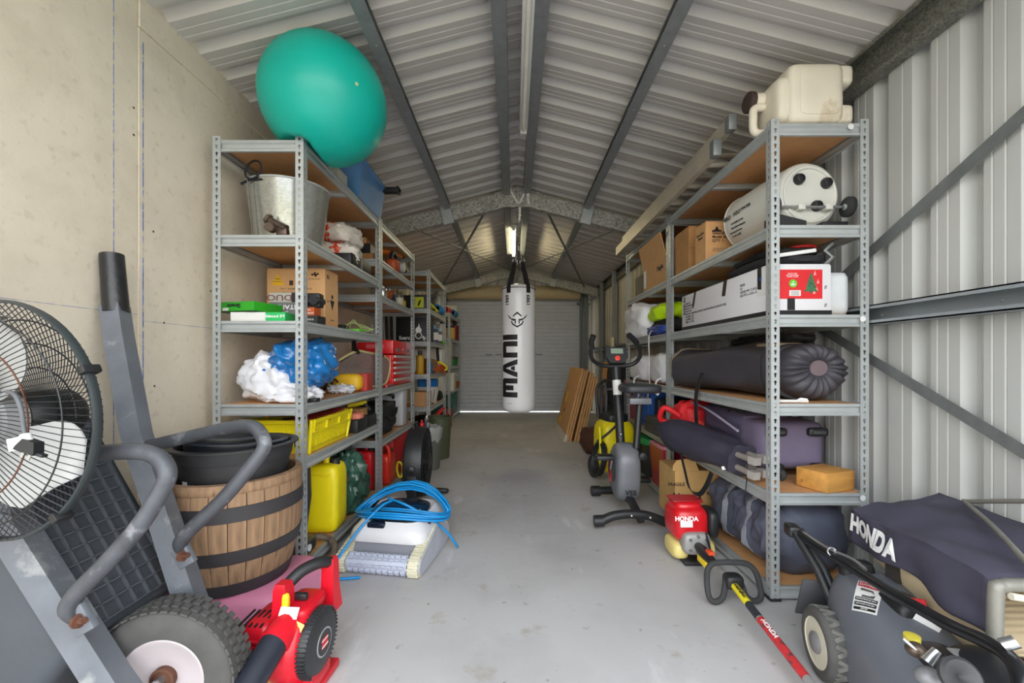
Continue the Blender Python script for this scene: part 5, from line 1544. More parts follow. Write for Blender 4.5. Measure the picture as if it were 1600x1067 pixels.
part(t, 'wall', MB().lathe([(.08, 0), (.095, .13)], 20), mat('tub_green', (30, 126, 62), .5), 40)
part(t, 'lid', MB().lathe([(.1, .12), (.1, .15), (0, .16)], 20), mat('lid_brown', (84, 62, 52), .6), 40)
fb('storage_box', 'white plastic storage box on the low far unit at chest height', 'box', -1.35, -1.035, 6.8, 7.1, .91, 1.3, mat('cream_white', (210, 208, 196), .5))
fb('storage_box', 'white plastic storage box sticking out of the low far unit at knee height', 'box', -1.355, -.97, 6.80, 7.08, .5, .80, mat('cream_white', (210, 208, 196), .5))
single('basket', 'orange brown basket on the low far unit', 'basket', MB().lathe([(.07, 0), (.1, .12), (.09, .12), (.06, .01)], 18), mat('basket_brown', (170, 98, 44), .7), 40, loc=(-1.08, 7.66, .5))
fb('storage_tub', 'dark teal storage tub on the bottom of the low far unit', 'tub', -1.36, -1.03, 7.15, 7.7, .08, .44, mat('dark_teal', (22, 100, 84), .5))
# long handled tools in the gap between the second and third units
for i, (x, y, m, top) in enumerate(((-1.30, 4.02, blackm, 1.72), (-1.28, 4.10, galv_d, 1.78), (-1.27, 4.18, blackm, 1.66), (-1.3, 4.25, mat('ash_handle', (150, 118, 80), .7), 1.8), (-1.26, 4.31, blackm, 1.74), (-1.29, 4.38, galv_d, 1.7))):
    lab = ('black pole first in the row of long tools in the gap', 'grey pole second in the row of long tools in the gap', 'short black pole in the row of long tools in the gap', 'wooden handled rake in the row of long tools in the gap', 'black pole next to the wooden rake in the gap', 'grey pole last in the row of long tools in the gap')[i]
    t = thing('long_tool', lab, 'tool', (x, y, 0), group='long tools in the gap on the left')
    part(t, 'shaft', MB().tube([(.06, 0, .02), (0, 0, top)], .013, 8), m, 60)
    part(t, 'head', MB().box(-.02, .14, -.03, .03, 0, .03, .006).box(.05, .07, -.03, .03, 0, .12, .004), blackm, 30)

# ================================================================== RIGHT FAR: leaning cartons, bag, washer, bike
fl = mat('flat_carton', (200, 152, 98), .8, 0, .1, 12)
def flat_stack(label, loc, L, H_, th, rz, lean, n, deco=False):
    t = thing('flattened_carton', label, 'carton', loc, rot=(0, lean, rz))
    for i in range(n):
        a = th * i / n
        part(t, 'sheet', MB().box(a, a + th / n * .86, -L / 2 + rnd.uniform(0, .02), L / 2 - rnd.uniform(0, .02), 0, H_ - rnd.uniform(0, .05) * (i > 0), .003, seg=1), fl, 20)
    if deco:
        decal(t, 'print', frame((-.0008, .18, H_ * .55), (0, -1, 0), (0, 0, 1)), .16, .14, yw, world=False)
        decal(t, 'print', frame((-.0008, .30, H_ * .18), (0, -1, 0), (0, 0, 1)), .22, .1, yw, world=False)
        decal(t, 'print', frame((-.0008, .1, H_ * .36), (0, -1, 0), (0, 0, 1)), .08, .05, blackm, world=False)
        text(t, 'MODEL', .07, frame((-.001, .35, H_ * .5), (0, 0, 1), (0, 1, 0)), ink, 0, world=False)
        part(t, 'film', MB().box(-.003, th * .3, -L / 2 - .003, L / 2 + .003, 0, .09, .001), mat('packing_film', (206, 200, 192), .3), 20)
    return t
flat_stack('flattened carton nearest the aisle with yellow labels, leaning right', (.615, 5.72, 0), 1.05, .93, .09, R(0), R(14), 3, True)
flat_stack('flattened carton leaning behind the one with yellow labels', (.76, 5.66, .0), .95, .88, .12, R(-3), R(13), 4)
t = flat_stack('tall brown carton standing upright behind the leaning ones', (1.14, 5.6, .0), .6, .98, .17, R(-4), R(5), 5)
single('doormat', 'dark brown rubber mat slumped on the floor by the cartons', 'mat', MB().rbox(-.15, .10, -.3, .3, 0, .24, 9, .6, crumple(.03, 2.5, 12)), mat('mat_brown', (84, 48, 36), .8, 0, .15, 20), 60, loc=(.90, 4.66, 0))
t = thing('folding_chair_bag', 'tall black fabric bag leaning by the pressure washer', 'bag', (1.13, 4.62, 0))
part(t, 'body', MB().rbox(-.12, .16, -.12, .12, 0, 1.0, 9, .6, crumple(.03, 2.5, 14)), blackm, 60)
t = thing('equipment_frame', 'dark grey framed machine behind the pressure washer', 'machine', (.98, 4.18, 0))
for x in (-.09, .09):
    part(t, 'frame', MB().tube(cr([(x, -.1, .3), (x, -.1, .72), (x, .08, .72), (x, .1, .3)], 4), .014, 8), mat('frame_grey', (78, 80, 88), .5), 60)
part(t, 'body', MB().rbox(-.10, .10, -.09, .1, 0, .56, 6, .4), blackm, 60)
part(t, 'crossbar', MB().tube([(-.09, -.1, .72), (.09, -.1, .72)], .014, 8), MATS['frame_grey'], 60)
single('carton', 'dull pink carton standing behind the bike post', 'carton', MB().box(-.07, .07, -.1, .1, 0, .8, .004), mat('dull_pink', (170, 92, 96), .8), 30, loc=(1.2, 4.25, 0))

# pressure washer
t = thing('pressure_washer', 'yellow and black pressure washer with a coiled black hose behind the exercise bike', 'pressure washer', (.86, 3.62, 0), R(12))
part(t, 'body', MB().rbox(-.15, .15, -.13, .15, .05, .50, 9, .45), yell, 60)
part(t, 'seam', MB().box(-.003, .003, -.135, -.12, .1, .45, .002), blackm, 0)
part(t, 'top', MB().rbox(-.10, .10, -.10, .10, .46, .56, 6, .5), blackp, 60)
for x in (-.17, .17):
    part(t, 'wheel', MB().lathe([(.0, -.025), (.07, -.025), (.09, -.015), (.09, .015), (.07, .025), (0, .025)], 24, T(x, .05, .09) @ X_), blackp, 40)
part(t, 'handle', MB().tube(cr([(-.1, .1, .5), (-.1, .14, .75), (0, .15, .82), (.1, .14, .75), (.1, .1, .5)], 5), .014, 8), blackp, 60)
mb = MB(); pts = []
for lp in range(5):
    for k in range(16):
        a = 2 * PI * k / 16
        pts.append(V((-.20 + lp * .008 + .02 * math.sin(a), -.10 + .1 * math.cos(a), .19 + .135 * math.sin(a))))
mb.tube(pts, .009, 6).tube(cr([(-.2, -.1, .33), (-.1, -.14, .42), (.02, -.12, .52)], 6), .009, 6)
part(t, 'hose', mb, blackp, 60)
part(t, 'lance', MB().tube([(-.17, -.12, .10), (-.19, -.13, .46)], .011, 8), mat('lemon', (236, 226, 40), .4), 60)

# exercise bike
grm = mat('bike_grey', (112, 114, 120), .4, .1, .05)
t = thing('exercise_bike', 'black and grey upright exercise bike with a console in front of the right shelves', 'exercise bike', (.71, 2.8, 0))
ra = [P(940, 814, 2.50), P(958, 806, 2.50), P(985, 803, 2.505), P(1014, 806, 2.505), P(1040, 816, 2.505)]
zfix = [V((p.x, p.y, max(p.z, .032))) for p in ra]
part(t, 'rear_foot', MB().tube(cr(zfix, 5), .027, 12), blackp, 60, True)
part(t, 'foot_cap', MB().tube([zfix[0] + V((-.045, 0, 0)), zfix[0] + V((.01, 0, .002))], .034, 14), blackp, 50, True)
for q in (2, 3):
    part(t, 'bolt', MB().ball(tuple(zfix[q] + V((0, -.027, .0))), .009, 10, 6), chrome, 60, True)
part(t, 'front_foot', MB().tube([(.60, 3.10, .045), (.86, 3.12, .045)], .028, 12), blackp, 60, True)
for x in (.60, .86):
    part(t, 'foot_cap', MB().tube([(x - .03, 3.10, .042), (x + .03, 3.105, .042)], .038, 14), blackp, 50, True)
part(t, 'keel', MB().tube([(.755, 2.50, .05), (.735, 2.65, .12), (.72, 2.9, .10), (.72, 3.1, .06)], .026, 4, rot=PI / 4), blackp, 30, True)
# shroud: side outline in the YZ plane, width in X
so = [(-.12, -.115), (-.13, .02), (-.12, .10), (-.06, .155), (.02, .16), (.10, .12), (.17, .04), (.18, -.05), (.12, -.14), (.02, -.17), (-.06, -.165)]
rings = []
c = V((.735, 2.80, .275))
for x, k in ((-.075, .80), (-.062, .95), (-.03, 1.0), (.03, 1.0), (.062, .95), (.075, .80)):
    rings.append([c + V((x, y * k, z * k * 1.12)) for y, z in cr([V((a, b, 0)) for a, b in so], 3, True) and [(q.x, q.y) for q in cr([V((a, b, 0)) for a, b in so], 3, True)]])
part(t, 'shroud', MB().loft(rings), grm, 50, True)
part(t, 'flywheel_cover', MB().lathe([(.0, .0), (.085, 0), (.09, -.006), (.0, -.010)], 28, T(c.x - .076, c.y + .03, c.z) @ X_), mat('cover_dark', (60, 62, 66), .4), 40, True)
part(t, 'red_flash', MB().lathe([(.058, 0), (.085, 0), (.085, -.012), (.058, -.012)], 20, T(c.x - .076, c.y + .03, c.z) @ X_, cap=False, a0=0, a1=PI * .99), redp, 40, True)
text(t, 'V55', .045, frame((c.x + .0, c.y - .148, c.z - .11), (1, 0, 0), (0, -.15, 1)), ink, .001)
for s_, yy, zz_ in ((-1, -.10, .10), (1, .10, -.10)):
    a = c + V((s_ * .085, .03, 0)); b = a + V((s_ * .01, yy, zz_))
    p_ = part(t, 'crank', MB().tube([a, b], .010, 8), chrome if s_ < 0 else blackp, 60, True)
    part(p_, 'pedal', MB().box(min(0, s_ * .11), max(0, s_ * .11), -.045, .045, -.014, .014, .006, T(*b)), blackp, 30, True)
pb, pt = P(971, 704, 2.86), P(962, 574, 2.965)
po = part(t, 'handle_post', MB().tube([pb + V((0, 0, -.05)), pb.lerp(pt, .5) + V((0, 0, 0)), pt], .029, 14), blackp, 60, True)
part(po, 'sticker', MB().tube([pb.lerp(pt, .66), pb.lerp(pt, .84)], .0297, 14, cap=False), whitep, 60, True)
for k in (.08, .2):
    p = pb.lerp(pt, k)
    part(po, 'bolt', MB().ball(tuple(p + V((-.003, -.028, 0))), .010, 10, 6), chrome, 60, True)
hb = cr([P(925, 540, 2.86), P(923, 550, 2.88), P(926, 562, 2.91), P(938, 570, 2.94), P(955, 572, 2.95), P(980, 571, 2.95), P(993, 566, 2.94), P(1000, 555, 2.91), P(997, 540, 2.88), P(984, 525, 2.84)], 5)
hbp = part(t, 'handlebar', MB().tube(hb, .014, 10), blackp, 60, True)
part(hbp, 'grip', MB().tube([P(925, 545, 2.87), P(924, 534, 2.85), P(927, 524, 2.83)], .019, 10), blackm, 60, True)
part(hbp, 'grip', MB().tube([P(995, 536, 2.875), P(989, 529, 2.85), P(982, 523, 2.83)], .019, 10), blackm, 60, True)
cc_ = P(963, 556, 2.93); MC = frame(cc_, (1, 0, 0), (0, .35, 1))
co_ = part(t, 'console', MB().prism([(-.07, .055), (.07, .055), (.075, -.01), (.05, -.058), (-.05, -.058), (-.075, -.01)], -.02, .025, MC), blackp, 30, True)
part(co_, 'screen', MB().box(-.042, .042, .008, .045, .025, .027, 0, MC), mat('lcd_green', (132, 150, 134), .25), 0, True)
part(co_, 'button', MB().lathe([(.018, .025), (.018, .032), (.0, .034)], 18, MC @ T(0, -.027, 0)), mat('button_red', (226, 62, 40), .4), 40, True)
sp0, sp1 = P(994, 700, 2.72), P(999, 632, 2.75)
part(t, 'seat_post', MB().tube([sp0, sp1], .022, 12), blackp, 60, True)
part(t, 'seat_clamp', MB().box(-.07, .07, -.05, .05, -.02, .02, .006, T(*(P(998, 626, 2.75)))), grm, 30, True)
part(t, 'adjust_knob', MB().lathe([(.024, 0), (.024, .03), (.0, .034)], 16, T(*(P(1003, 712, 2.70))) @ rotm('X', PI / 2)), blackp, 40, True)
def seatf(q, w2):
    return w2 + V((0, 0, .012 * (q.x ** 2)))
ps = P(1000, 606, 2.76)
part(t, 'seat', MB().rbox(ps.x - .125, ps.x + .125, ps.y - .11, ps.y + .14, ps.z - .035, ps.z + .028, 8, .5), mat('seat_vinyl', (52, 54, 58), .5), 60, True)
mb = MB()
for dx in (-.03, .03):
    mb.tube(cr([ps + V((dx, -.08, -.03)), ps + V((dx, -.05, -.06)), ps + V((dx, .06, -.06)), ps + V((dx, .1, -.03))], 4), .006, 6)
part(t, 'seat_rail', mb, chrome, 60, True)
# ================================================================== RIGHT SIDE SHELVES
# ---- cream jerrycan lying on its side on the top board
jm = mat('jerry_cream', (214, 206, 188), .5, 0, .06, 5, c2=(186, 168, 138), thr=.58)
t = thing('jerrycan', 'old cream water jerrycan lying on its side on top of the right shelving', 'jerrycan', (1.272, 1.852, 1.992))
part(t, 'body', MB().rbox(-.125, .105, -.10, .11, .0, .25, 9, .2), jm, 60)
part(t, 'panel', MB().rbox(-.085, .08, -.104, -.09, .03, .22, 5, .2), jm, 60)
for z0 in (.0, .165):
    part(t, 'foot', MB().rbox(.06, .155, -.09, .1, z0, z0 + .085, 6, .35), jm, 60)
part(t, 'shoulder', MB().rbox(-.165, -.07, -.085, .095, .012, .213, 7, .45), jm, 60)
part(t, 'neck', MB().tube([(-.15, .04, .165), (-.205, .045, .165)], .036, 20), jm, 50)
part(t, 'cap', MB().lathe([(.042, 0), (.044, .004), (.044, .024), (.036, .030), (0, .03)], 24, T(-.20, .045, .165) @ rotm('Y', -PI / 2)), mat('cap_brown', (58, 44, 38), .6), 40)
part(t, 'handle', MB().tube(cr([(-.15, .02, .128), (-.205, .02, .122), (-.212, .02, .08), (-.205, .02, .02), (-.15, .02, .012)], 6), .017, 12), jm, 60)

# ---- ladder lying along the top
alu = mat('ladder_alloy', (184, 176, 160), .45, .35, .08, 10)
t = thing('ladder', 'aluminium extension ladder lying along the top of the right shelving', 'ladder', (1.1, 3.05, 1.985))
def rail(x, y0, y1, z, h=.075):
    mb = MB(); cee(mb, .03, h, T(x, 0, z), y0, y1, .003, .008, flip=x > 1.1)
    return mb
for (x, y0, y1, z) in ((.965, 2.06, 4.0, 1.99), (1.31, 2.06, 4.0, 1.99)):
    part(t, 'rail', rail(x, y0, y1, z), alu, 0, True)
for (x, y0, y1, z) in ((1.0, 1.98, 3.9, 2.072), (1.275, 1.98, 3.9, 2.072)):
    part(t, 'rail', rail(x, y0, y1, z, .065), alu, 0, True)
for i in range(7):
    y = 2.22 + i * .27
    part(t, 'rung', MB().tube([(.97, y, 2.028), (1.33, y, 2.028)], .015, 10), alu, 50, True)
    part(t, 'rung', MB().tube([(1.005, y + .06, 2.104), (1.30, y + .06, 2.104)], .014, 10), alu, 50, True)
for x in (.962, 1.31):
    part(t, 'foot_bracket', MB().box(x - .003, x + .038, 2.03, 2.075, 1.986, 2.068, .005), galv_d, 30, True)
for x in (.998, 1.275):
    part(t, 'foot_bracket', MB().box(x - .003, x + .036, 1.955, 2.0, 2.07, 2.142, .005), galv_d, 30, True)

# ---- wheeled water barrel
wb_ = mat('barrel_white', (206, 206, 198), .45, 0, .04, 5)
t = thing('water_barrel', 'white wheeled water barrel lying on the second right shelf', 'barrel', (1.295, 2.08, 1.735))
AYb = rotm('X', PI / 2)
AY2 = rotm('Z', R(5)) @ rotm('X', PI / 2)     # local +z points to the camera
part(t, 'body', MB().lathe([(0, -.24), (.11, -.238), (.137, -.225), (.1485, -.20), (.150, -.12), (.153, .0), (.152, .15), (.149, .185), (.136, .205), (.115, .212), (.112, .205), (.05, .203), (0, .203)], 52, AY2), wb_, 50)
part(t, 'rim', MB().torus((0, 0, .207), .122, .007, 44, 8, M=AY2), wb_, 60)
part(t, 'seam', MB().torus((0, 0, -.20), .150, .003, 44, 6, M=AY2), wb_, 60)
for a, r in ((130, .085), (35, .092), (-60, .058)):
    part(t, 'rubber_foot', MB().lathe([(.023, .2), (.025, .212), (.019, .226), (.012, .228), (.010, .222), (0, .222)], 20, AY2 @ T(r * math.cos(R(a)), r * math.sin(R(a)), 0)), blackp, 40)
ax_ = part(t, 'axle', MB().tube([(-.155, -.226, -.062), (.175, -.226, -.062)], .0065, 10), chrome, 60)
for x in (-.155, .172):
    part(ax_, 'wheel', MB().lathe([(0, -.014), (.034, -.014), (.044, -.007), (.044, .007), (.034, .014), (0, .014)], 26, T(x, -.226, -.062) @ X_), rubber, 40)
    part(ax_, 'hub', MB().lathe([(.013, -.017), (.013, .017), (0, .018)], 14, T(x, -.226, -.062) @ X_), galv, 40)
mb = MB().box(-.05, -.02, -.236, -.206, -.075, -.05, .003).box(.07, .10, -.236, -.206, -.075, -.05, .003)
part(t, 'axle_clip', mb, wb_, 30, kind='stuff')
# instructions printed on the barrel's aisle side
def bprint(s_, size, yy, ang, m=ink):
    a = R(180 + ang); n = V((math.cos(a), 0, math.sin(a)))
    rg = V((.087, -.996, 0)); text(t, s_, size, frame(V(t.location) + V((-.087 * yy, yy, 0)) + n * .1565, rg, n.cross(rg)), m, .0004)
for i, (s_, sz, yy, an) in enumerate((('BRO', .030, .15, -4), ('H2O', .03, .07, -6), ('WATER', .022, .0, -8), ('not suitable for fuel', .0125, .07, 10), ('rinse before every use', .0125, .07, 18), ('keep away from heat', .0115, .10, 26), ('do not over fill', .0115, .11, 33))):
    bprint(s_, sz, yy, an)
single('wedge', 'black wedge keeping the white water barrel from rolling', 'wedge', MB().prism([(-.06, 0), (.06, 0), (.06, .03), (-.06, .06)], -.05, .05, XZ_), blackp, 30, loc=(1.18, 1.84, 1.562))
single('wedge', 'flat black block under the right side of the white water barrel', 'wedge', MB().box(-.06, .05, -.05, .05, 0, .035, .004), blackp, 30, loc=(1.385, 1.86, 1.562))

# ---- cartons on the second right shelf
t = carton('carton', 'brown carton marked with a model number beside the water barrel', 'carton', 1.072, 1.30, 2.36, 2.50, 1.562, 1.778, card, tape=None)
fc2 = lambda px, py: frame((P(px, py, 2.359).x, 2.359, P(px, py, 2.359).z), (1, 0, 0), (0, 0, 1))
mb = MB().prism([(-.014, -.010), (.014, -.010), (0, .014)], 0, .0006, fc2(1120, 357)).box(-.026, .026, -.004, .006, 0, .0006, 0, fc2(1120, 361))
part(t, 'emblem', mb, ink, 0, True)
text(t, 'SteamShot\nModel 2635P\nQTY: 1', .021, fc2(1113, 370), ink, .0004, 'LEFT')
text(t, 'handheld hard surface cleaner\nimported item - store upright\ncheck contents before use', .0075, fc2(1113, 390), inkg, 0, 'LEFT')
text(t, 'SteamShot\nModel', .022, frame((1.0715, 2.43, 1.71), (0, -1, 0), (0, 0, 1)), ink, .0004)
t = carton('carton', 'tall dark brown carton between the model number carton and the open one', 'carton', 1.085, 1.44, 2.62, 2.84, 1.562, 1.835, card_d)
mb = MB().box(-.178, .178, -.1115, -.1095, .135, .138)
part(t, 'score_line', mb, mat('score_brown', (120, 82, 48), .8), 0)
t = thing('open_carton', 'open brown carton with one flap folded out over the aisle side', 'carton', (1.26, 3.26, 1.562))
part(t, 'body', MB().box(-.18, .19, -.27, .26, 0, .004).box(-.18, -.175, -.27, .26, 0, .17).box(.185, .19, -.27, .26, 0, .23).box(-.18, .19, -.27, -.265, 0, .23).box(-.18, .19, .255, .26, 0, .23), card, 0)
part(t, 'flap', MB().box(-.002, .002, -.27, .25, 0, .19, 0, T(-.178, 0, .168) @ rotm('Y', R(-14))), card, 0)
part(t, 'flap', MB().box(-.18, .19, -.002, .002, 0, .08, 0, T(0, -.267, .23) @ rotm('X', R(-8))), card, 0)
part(t, 'label', MB().box(-.1815, -.1805, .19, .25, .03, .17), whitep, 0)
text(t, 'Fragile', .05, frame((1.0785, 3.12, 1.685), (0, -1, 0), (0, 0, 1)), ink, .002)
carton('carton', 'dull grey carton at the far end of the second right shelf', 'carton', 1.12, 1.42, 3.60, 3.9, 1.562, 1.75, mat('drab_card', (120, 112, 96), .8))

# ---- third shelf: long white box and what is on it
wcard = mat('white_card', (214, 213, 216), .6, 0, .03, 3, .03, 30)
t = thing('tree_box', 'long white cardboard box with a red festive tree label on the third right shelf', 'box', (1.22, 2.24, 1.19))
x0, x1, y0, y1, z0, z1 = 1.082, 1.345, 1.79, 2.72, 1.194, 1.405
part(t, 'body', MB().box(x0, x1, y0, y1, z0, z1, .004), wcard, 30, True)
part(t, 'flap', MB().box(x0 + .003, x1 - .003, y0 + .003, y1 - .003, z1, z1 + .004, .001), wcard, 0, True)
ef = lambda px, py: frame((P(px, py, y0 - .0005).x, y0 - .0005, P(px, py, y0).z), (1, 0, 0), (0, 0, 1))
redl = mat('label_red', (206, 34, 40), .45)
mb = MB().box(-.088, .10, -.062, .062, 0, .0006, 0, ef(1248, 444))
part(t, 'red_label', mb, redl, 0, True)
part(t, 'green_disc', MB().lathe([(.017, .0008), (.017, .0014)], 24, ef(1239, 443)), mat('label_green', (96, 184, 44), .5), 0, True)
text(t, '5\nFEET', .010, ef(1239, 443) @ T(0, 0, .002), inkw, .0003)
part(t, 'barcode_patch', MB().box(-.024, .024, -.012, .012, .0008, .0014, 0, ef(1242, 458)), whitep, 0, True)
mb = MB()
for i in range(5):
    mb.box(-.018, .018, -.009 + i * .004, -.0075 + i * .004, .0015, .002, 0, ef(1242, 458))
part(t, 'barcode', mb, inkg, 0, True, kind='stuff')
text(t, 'FESTIVE TREE\nwith stand and lights\nassembly required', .0065, ef(1238, 430) @ T(0, 0, .001), inkw)
mb = MB()
for i, (ww, yy) in enumerate(((.032, -.034), (.026, -.02), (.021, -.006), (.015, .008), (.009, .022))):
    mb.prism([(-ww, yy), (ww, yy), (ww * .35, yy + .02), (0, yy + .024), (-ww * .35, yy + .02)], .0008 + i * .0001, .0014 + i * .0001, ef(1267, 443))
mb.box(-.004, .004, -.042, -.034, .0008, .0014, 0, ef(1267, 443))
part(t, 'tree_picture', mb, mat('tree_green', (58, 104, 70), .6, 0, .5, 180), 0, True)
mb = MB()
for px, py in ((1273, 427), (1278, 440), (1276, 452), (1272, 456)):
    mb.prism([(-.006, -.008), (.006, -.008), (0, .012)], .0008, .0013, ef(px, py))
part(t, 'pale_motif', mb, mat('label_pink', (232, 150, 150), .5), 0, True)
for (py, ) in ((449,), (477,)):
    text(t, '//', .02, ef(1290, py), ink, .0004)
mb = MB().box(-.016, .016, -.05, .0, 0, .001, 0, ef(1236, 466))
part(t, 'tape', mb, tape_b, 0, True); part(t, 'tape', MB().box(x0 - .001, x1 + .001, y0 - .002, y1 + .001, z0 - .003, z0 + .018), tape_b, 0, True)
sf = lambda Y, z: frame((x0 - .0005, Y, z), (0, -1, 0), (0, 0, 1))
for (Y, w_, l_, sk) in ((1.86, .03, .10, 0), (2.16, .035, .08, .02), (2.52, .025, .085, .03)):
    part(t, 'tape', MB().prism([(-w_ / 2, .0), (w_ / 2, 0), (w_ / 2 - sk, -l_), (-w_ / 2 - sk, -l_ * .95)], 0, .001, sf(Y, z1 + .004)), tape_b, 0, True)
text(t, '90X01\nX2\nGROSS WT 12 KGS\nSIZE 97.5 x 32.0 x 23.4 cm', .0165, sf(2.02, 1.33), ink, 0, 'LEFT')
text(t, '90X01 X2\nDESCRIPTION OF\nARTICLE 1 SHEET\nITEM 4 STEP\nWITHOUT ORIENTING SUPPORT PARTITION PRE-DECORATED TREE\nSTACKING : NO\nCLAMPING : NO\nSERIAL 11 TO 30', .0165, sf(2.66, 1.295), ink, 0, 'LEFT')
part(t, 'barcode_patch', MB().box(-.03, .03, -.03, .03, 0, .0005, 0, sf(1.85, 1.31)), whitep, 0, True)
part(t, 'blue_sticker', MB().lathe([(.009, .001), (.009, .0014)], 14, sf(1.85, 1.355)), mat('sticker_blue', (40, 90, 160), .5), 0, True)
text(t, 'THIS SIDE', .035, frame((x0 - .0005, 2.68, 1.36), (0, 0, -1), (0, -1, 0)), ink, .001)
t = thing('folded_shelter', 'folded black shelter with a white strip and red cord on the white tree box', 'shelter', (1.2, 2.0, 1.412))
part(t, 'bundle', MB().rbox(-.10, .165, -.20, .24, .0, .05, 10, .5, crumple(.010, 5, 91)), blk_cloth, 60)
part(t, 'bundle_top', MB().rbox(-.08, .155, -.17, .22, .045, .085, 10, .5, crumple(.010, 5, 95)), blackm, 60)
part(t, 'white_strip', MB().box(-.09, .09, -.21, -.196, .036, .052, .003, rotm('Y', R(-8))), whitep, 30)
part(t, 'frame_end', MB().tube([(.14, -.18, .0), (.165, -.19, .03), (.14, -.18, .06), (.165, -.19, .09)], .009, 8), galv_d, 40)
part(t, 'cord', MB().torus((.09, -.05, .09), .075, .006, 28, 8, ry=.10), redp, 60)
single('foam_box', 'white ribbed foam box standing right of the white tree box', 'box', MB().rbox(-.055, .047, -.22, .2, 0, .20, 6, .22), mat('foam_white', (208, 212, 214), .7), 60, loc=(1.415, 2.05, 1.19))
# bags on the far unit, third shelf
wfilm = mat('white_film', (226, 226, 230), .4, 0, .03, 6)
def softbag(q, w2):
    n = q.normalized()
    return w2 + n * (nz(q, 1.6, 51) * .03 + (abs(nz(q, 3, 9)) - .2) * .04 + abs(math.sin(q.y * 5 + q.z * 4 + nz(q, 2) * 4)) * .010)
t = thing('plastic_bag', 'big bulging white plastic bag on the far right unit, chest height', 'bag', (1.235, 3.52, 1.19))
part(t, 'bag', MB().rbox(-.22, .17, -.14, .46, 0, .285, 14, .5, softbag), wfilm, 60)
part(t, 'tie', MB().tube(cr([(-.15, -.3, .06), (-.21, -.32, .0), (-.212, -.33, -.2), (-.213, -.33, -.33), (-.2, -.33, -.40)], 5), .004, 6), whitep, 60)
t = thing('safety_vest', 'fluorescent yellow-green vest on the far right unit beside the white box', 'vest', (1.17, 3.16, 1.30))
def vestf(q, w2):
    return w2 + q.normalized() * (nz(q, 2, 7) * .02 + abs(math.sin(q.y * 7 + q.x * 3)) * .012)
part(t, 'cloth', MB().rbox(-.11, .14, -.17, .24, .0, .12, 11, .7, vestf), mat('hi_vis', (196, 236, 20), .5, 0, .05, 8), 60)
part(t, 'seam', MB().tube([(-.1, -.1, .07), (-.05, -.12, .11), (.02, -.14, .12)], .004, 6), mat('seam_green', (120, 170, 20), .6), 60)
single('jacket', 'black jacket bundled under the fluorescent vest', 'jacket', MB().rbox(-.11, .16, -.2, .24, 0, .135, 10, .6, crumple(.02, 4, 71)), blackm, 60, loc=(1.2, 3.19, 1.19))
single('bag', 'royal blue bag at the shelf edge below the fluorescent vest', 'bag', MB().rbox(-.03, .1, -.15, .22, 0, .075, 8, .6, crumple(.015, 4, 73)), mat('royal_blue', (34, 62, 140), .5, 0, .15), 60, loc=(1.075, 3.16, 1.19))

# ---- fourth shelf
nvc = mat('charcoal_nylon', (62, 60, 66), .6, 0, .1, 7, .06, 50)
t = thing('gazebo_bag', 'long charcoal nylon gazebo bag with a gathered end on the fourth right shelf', 'bag', (1.275, 2.3, .82))
CC = V((1.272, 0, .952))
rings = []; NR = 26
def gx(y): return 1.325 - .085 * (y - 1.86)
def gring(y, rx, rz, ph, am, cz=0.):
    r = []
    for k in range(NR * 2):
        a = 2 * PI * k / (NR * 2)
        w = 1 + am * math.sin(a * 5 + ph + y * 6) * .5 + nz((math.cos(a), math.sin(a), y * 3), 1.5, 4) * .10
        x = math.copysign(abs(math.cos(a)) ** .62, math.cos(a)) * rx * w; z = math.copysign(abs(math.sin(a)) ** .62, math.sin(a)) * rz * w
        r.append(V((min(max(gx(y) + x, 1.03), 1.50), y, max(.822, CC.z + cz + z))))
    return r
for i in range(24):
    u = i / 23; y = 1.93 + u * .905
    rings.append(gring(y, .145 + .03 * u, .122 + .008 * math.sin(u * 7), .4, .05, .01 * math.sin(u * 5)))
part(t, 'bag', MB().loft(rings), nvc, 60, True)
# gathered end
rings = []
for k, (y, s_) in enumerate(((1.95, 1.0), (1.90, 1.01), (1.868, .96), (1.842, .82), (1.832, .62), (1.838, .42), (1.85, .30), (1.87, .24))):
    r = []
    for j in range(96):
        a = 2 * PI * j / 96
        pl = min(.3, (1.03 - s_)) * .38 * (abs(math.sin(a * 9 + math.sin(a * 4) * .8)) - .5) + nz((math.cos(a), math.sin(a), y), 2.2, 4) * .05
        x = math.cos(a) * .145 * s_; z = math.sin(a) * .124 * s_
        p = V((gx(1.86) + .02 * (1 - s_) + x * (1 + pl), y - pl * .22 * s_, max(.822, CC.z + .02 * (1 - s_) + z * (1 + pl))))
        r.append(p)
    rings.append(r)
part(t, 'gathered_end', MB().loft(rings, cap=False), nvc, 60, True)
part(t, 'end_disc', MB().lathe([(.046, -.0), (.04, .01), (0, .012)], 24, T(gx(1.86) + .018, 1.868, CC.z + .015) @ rotm('X', PI / 2)), mat('mauve_cloth', (110, 94, 98), .8), 50, True)
khak = mat('khaki_cloth', (136, 122, 98), .8, 0, .08, 20)
part(t, 'patch', MB().loft([[p + (p - V((gx(p.y), p.y, CC.z))).normalized() * .003 for p in gring(y, .148, .124, .4, .05)] for y in (1.98, 2.0, 2.06, 2.08)], cap=False), nvc, 60, True)
rg = gring(2.84, .176, .126, .4, .05)
part(t, 'end_panel', MB().loft([rg, [p + V((0, .012, 0)) for p in rg]]), khak, 60, True, label='khaki end panel')
part(t, 'top_patch', MB().rbox(1.20, 1.36, 1.96, 2.12, 1.062, 1.084, 6, .4), khak, 60, True, label='khaki patch on top')
part(t, 'strap', MB().ribbon(cr([(1.08, 2.42, .93), (1.05, 2.42, .84), (1.043, 2.42, .78), (1.043, 2.42, .72), (1.05, 2.43, .64)], 5), (0, .022, 0), .003), blackm, 0, True)
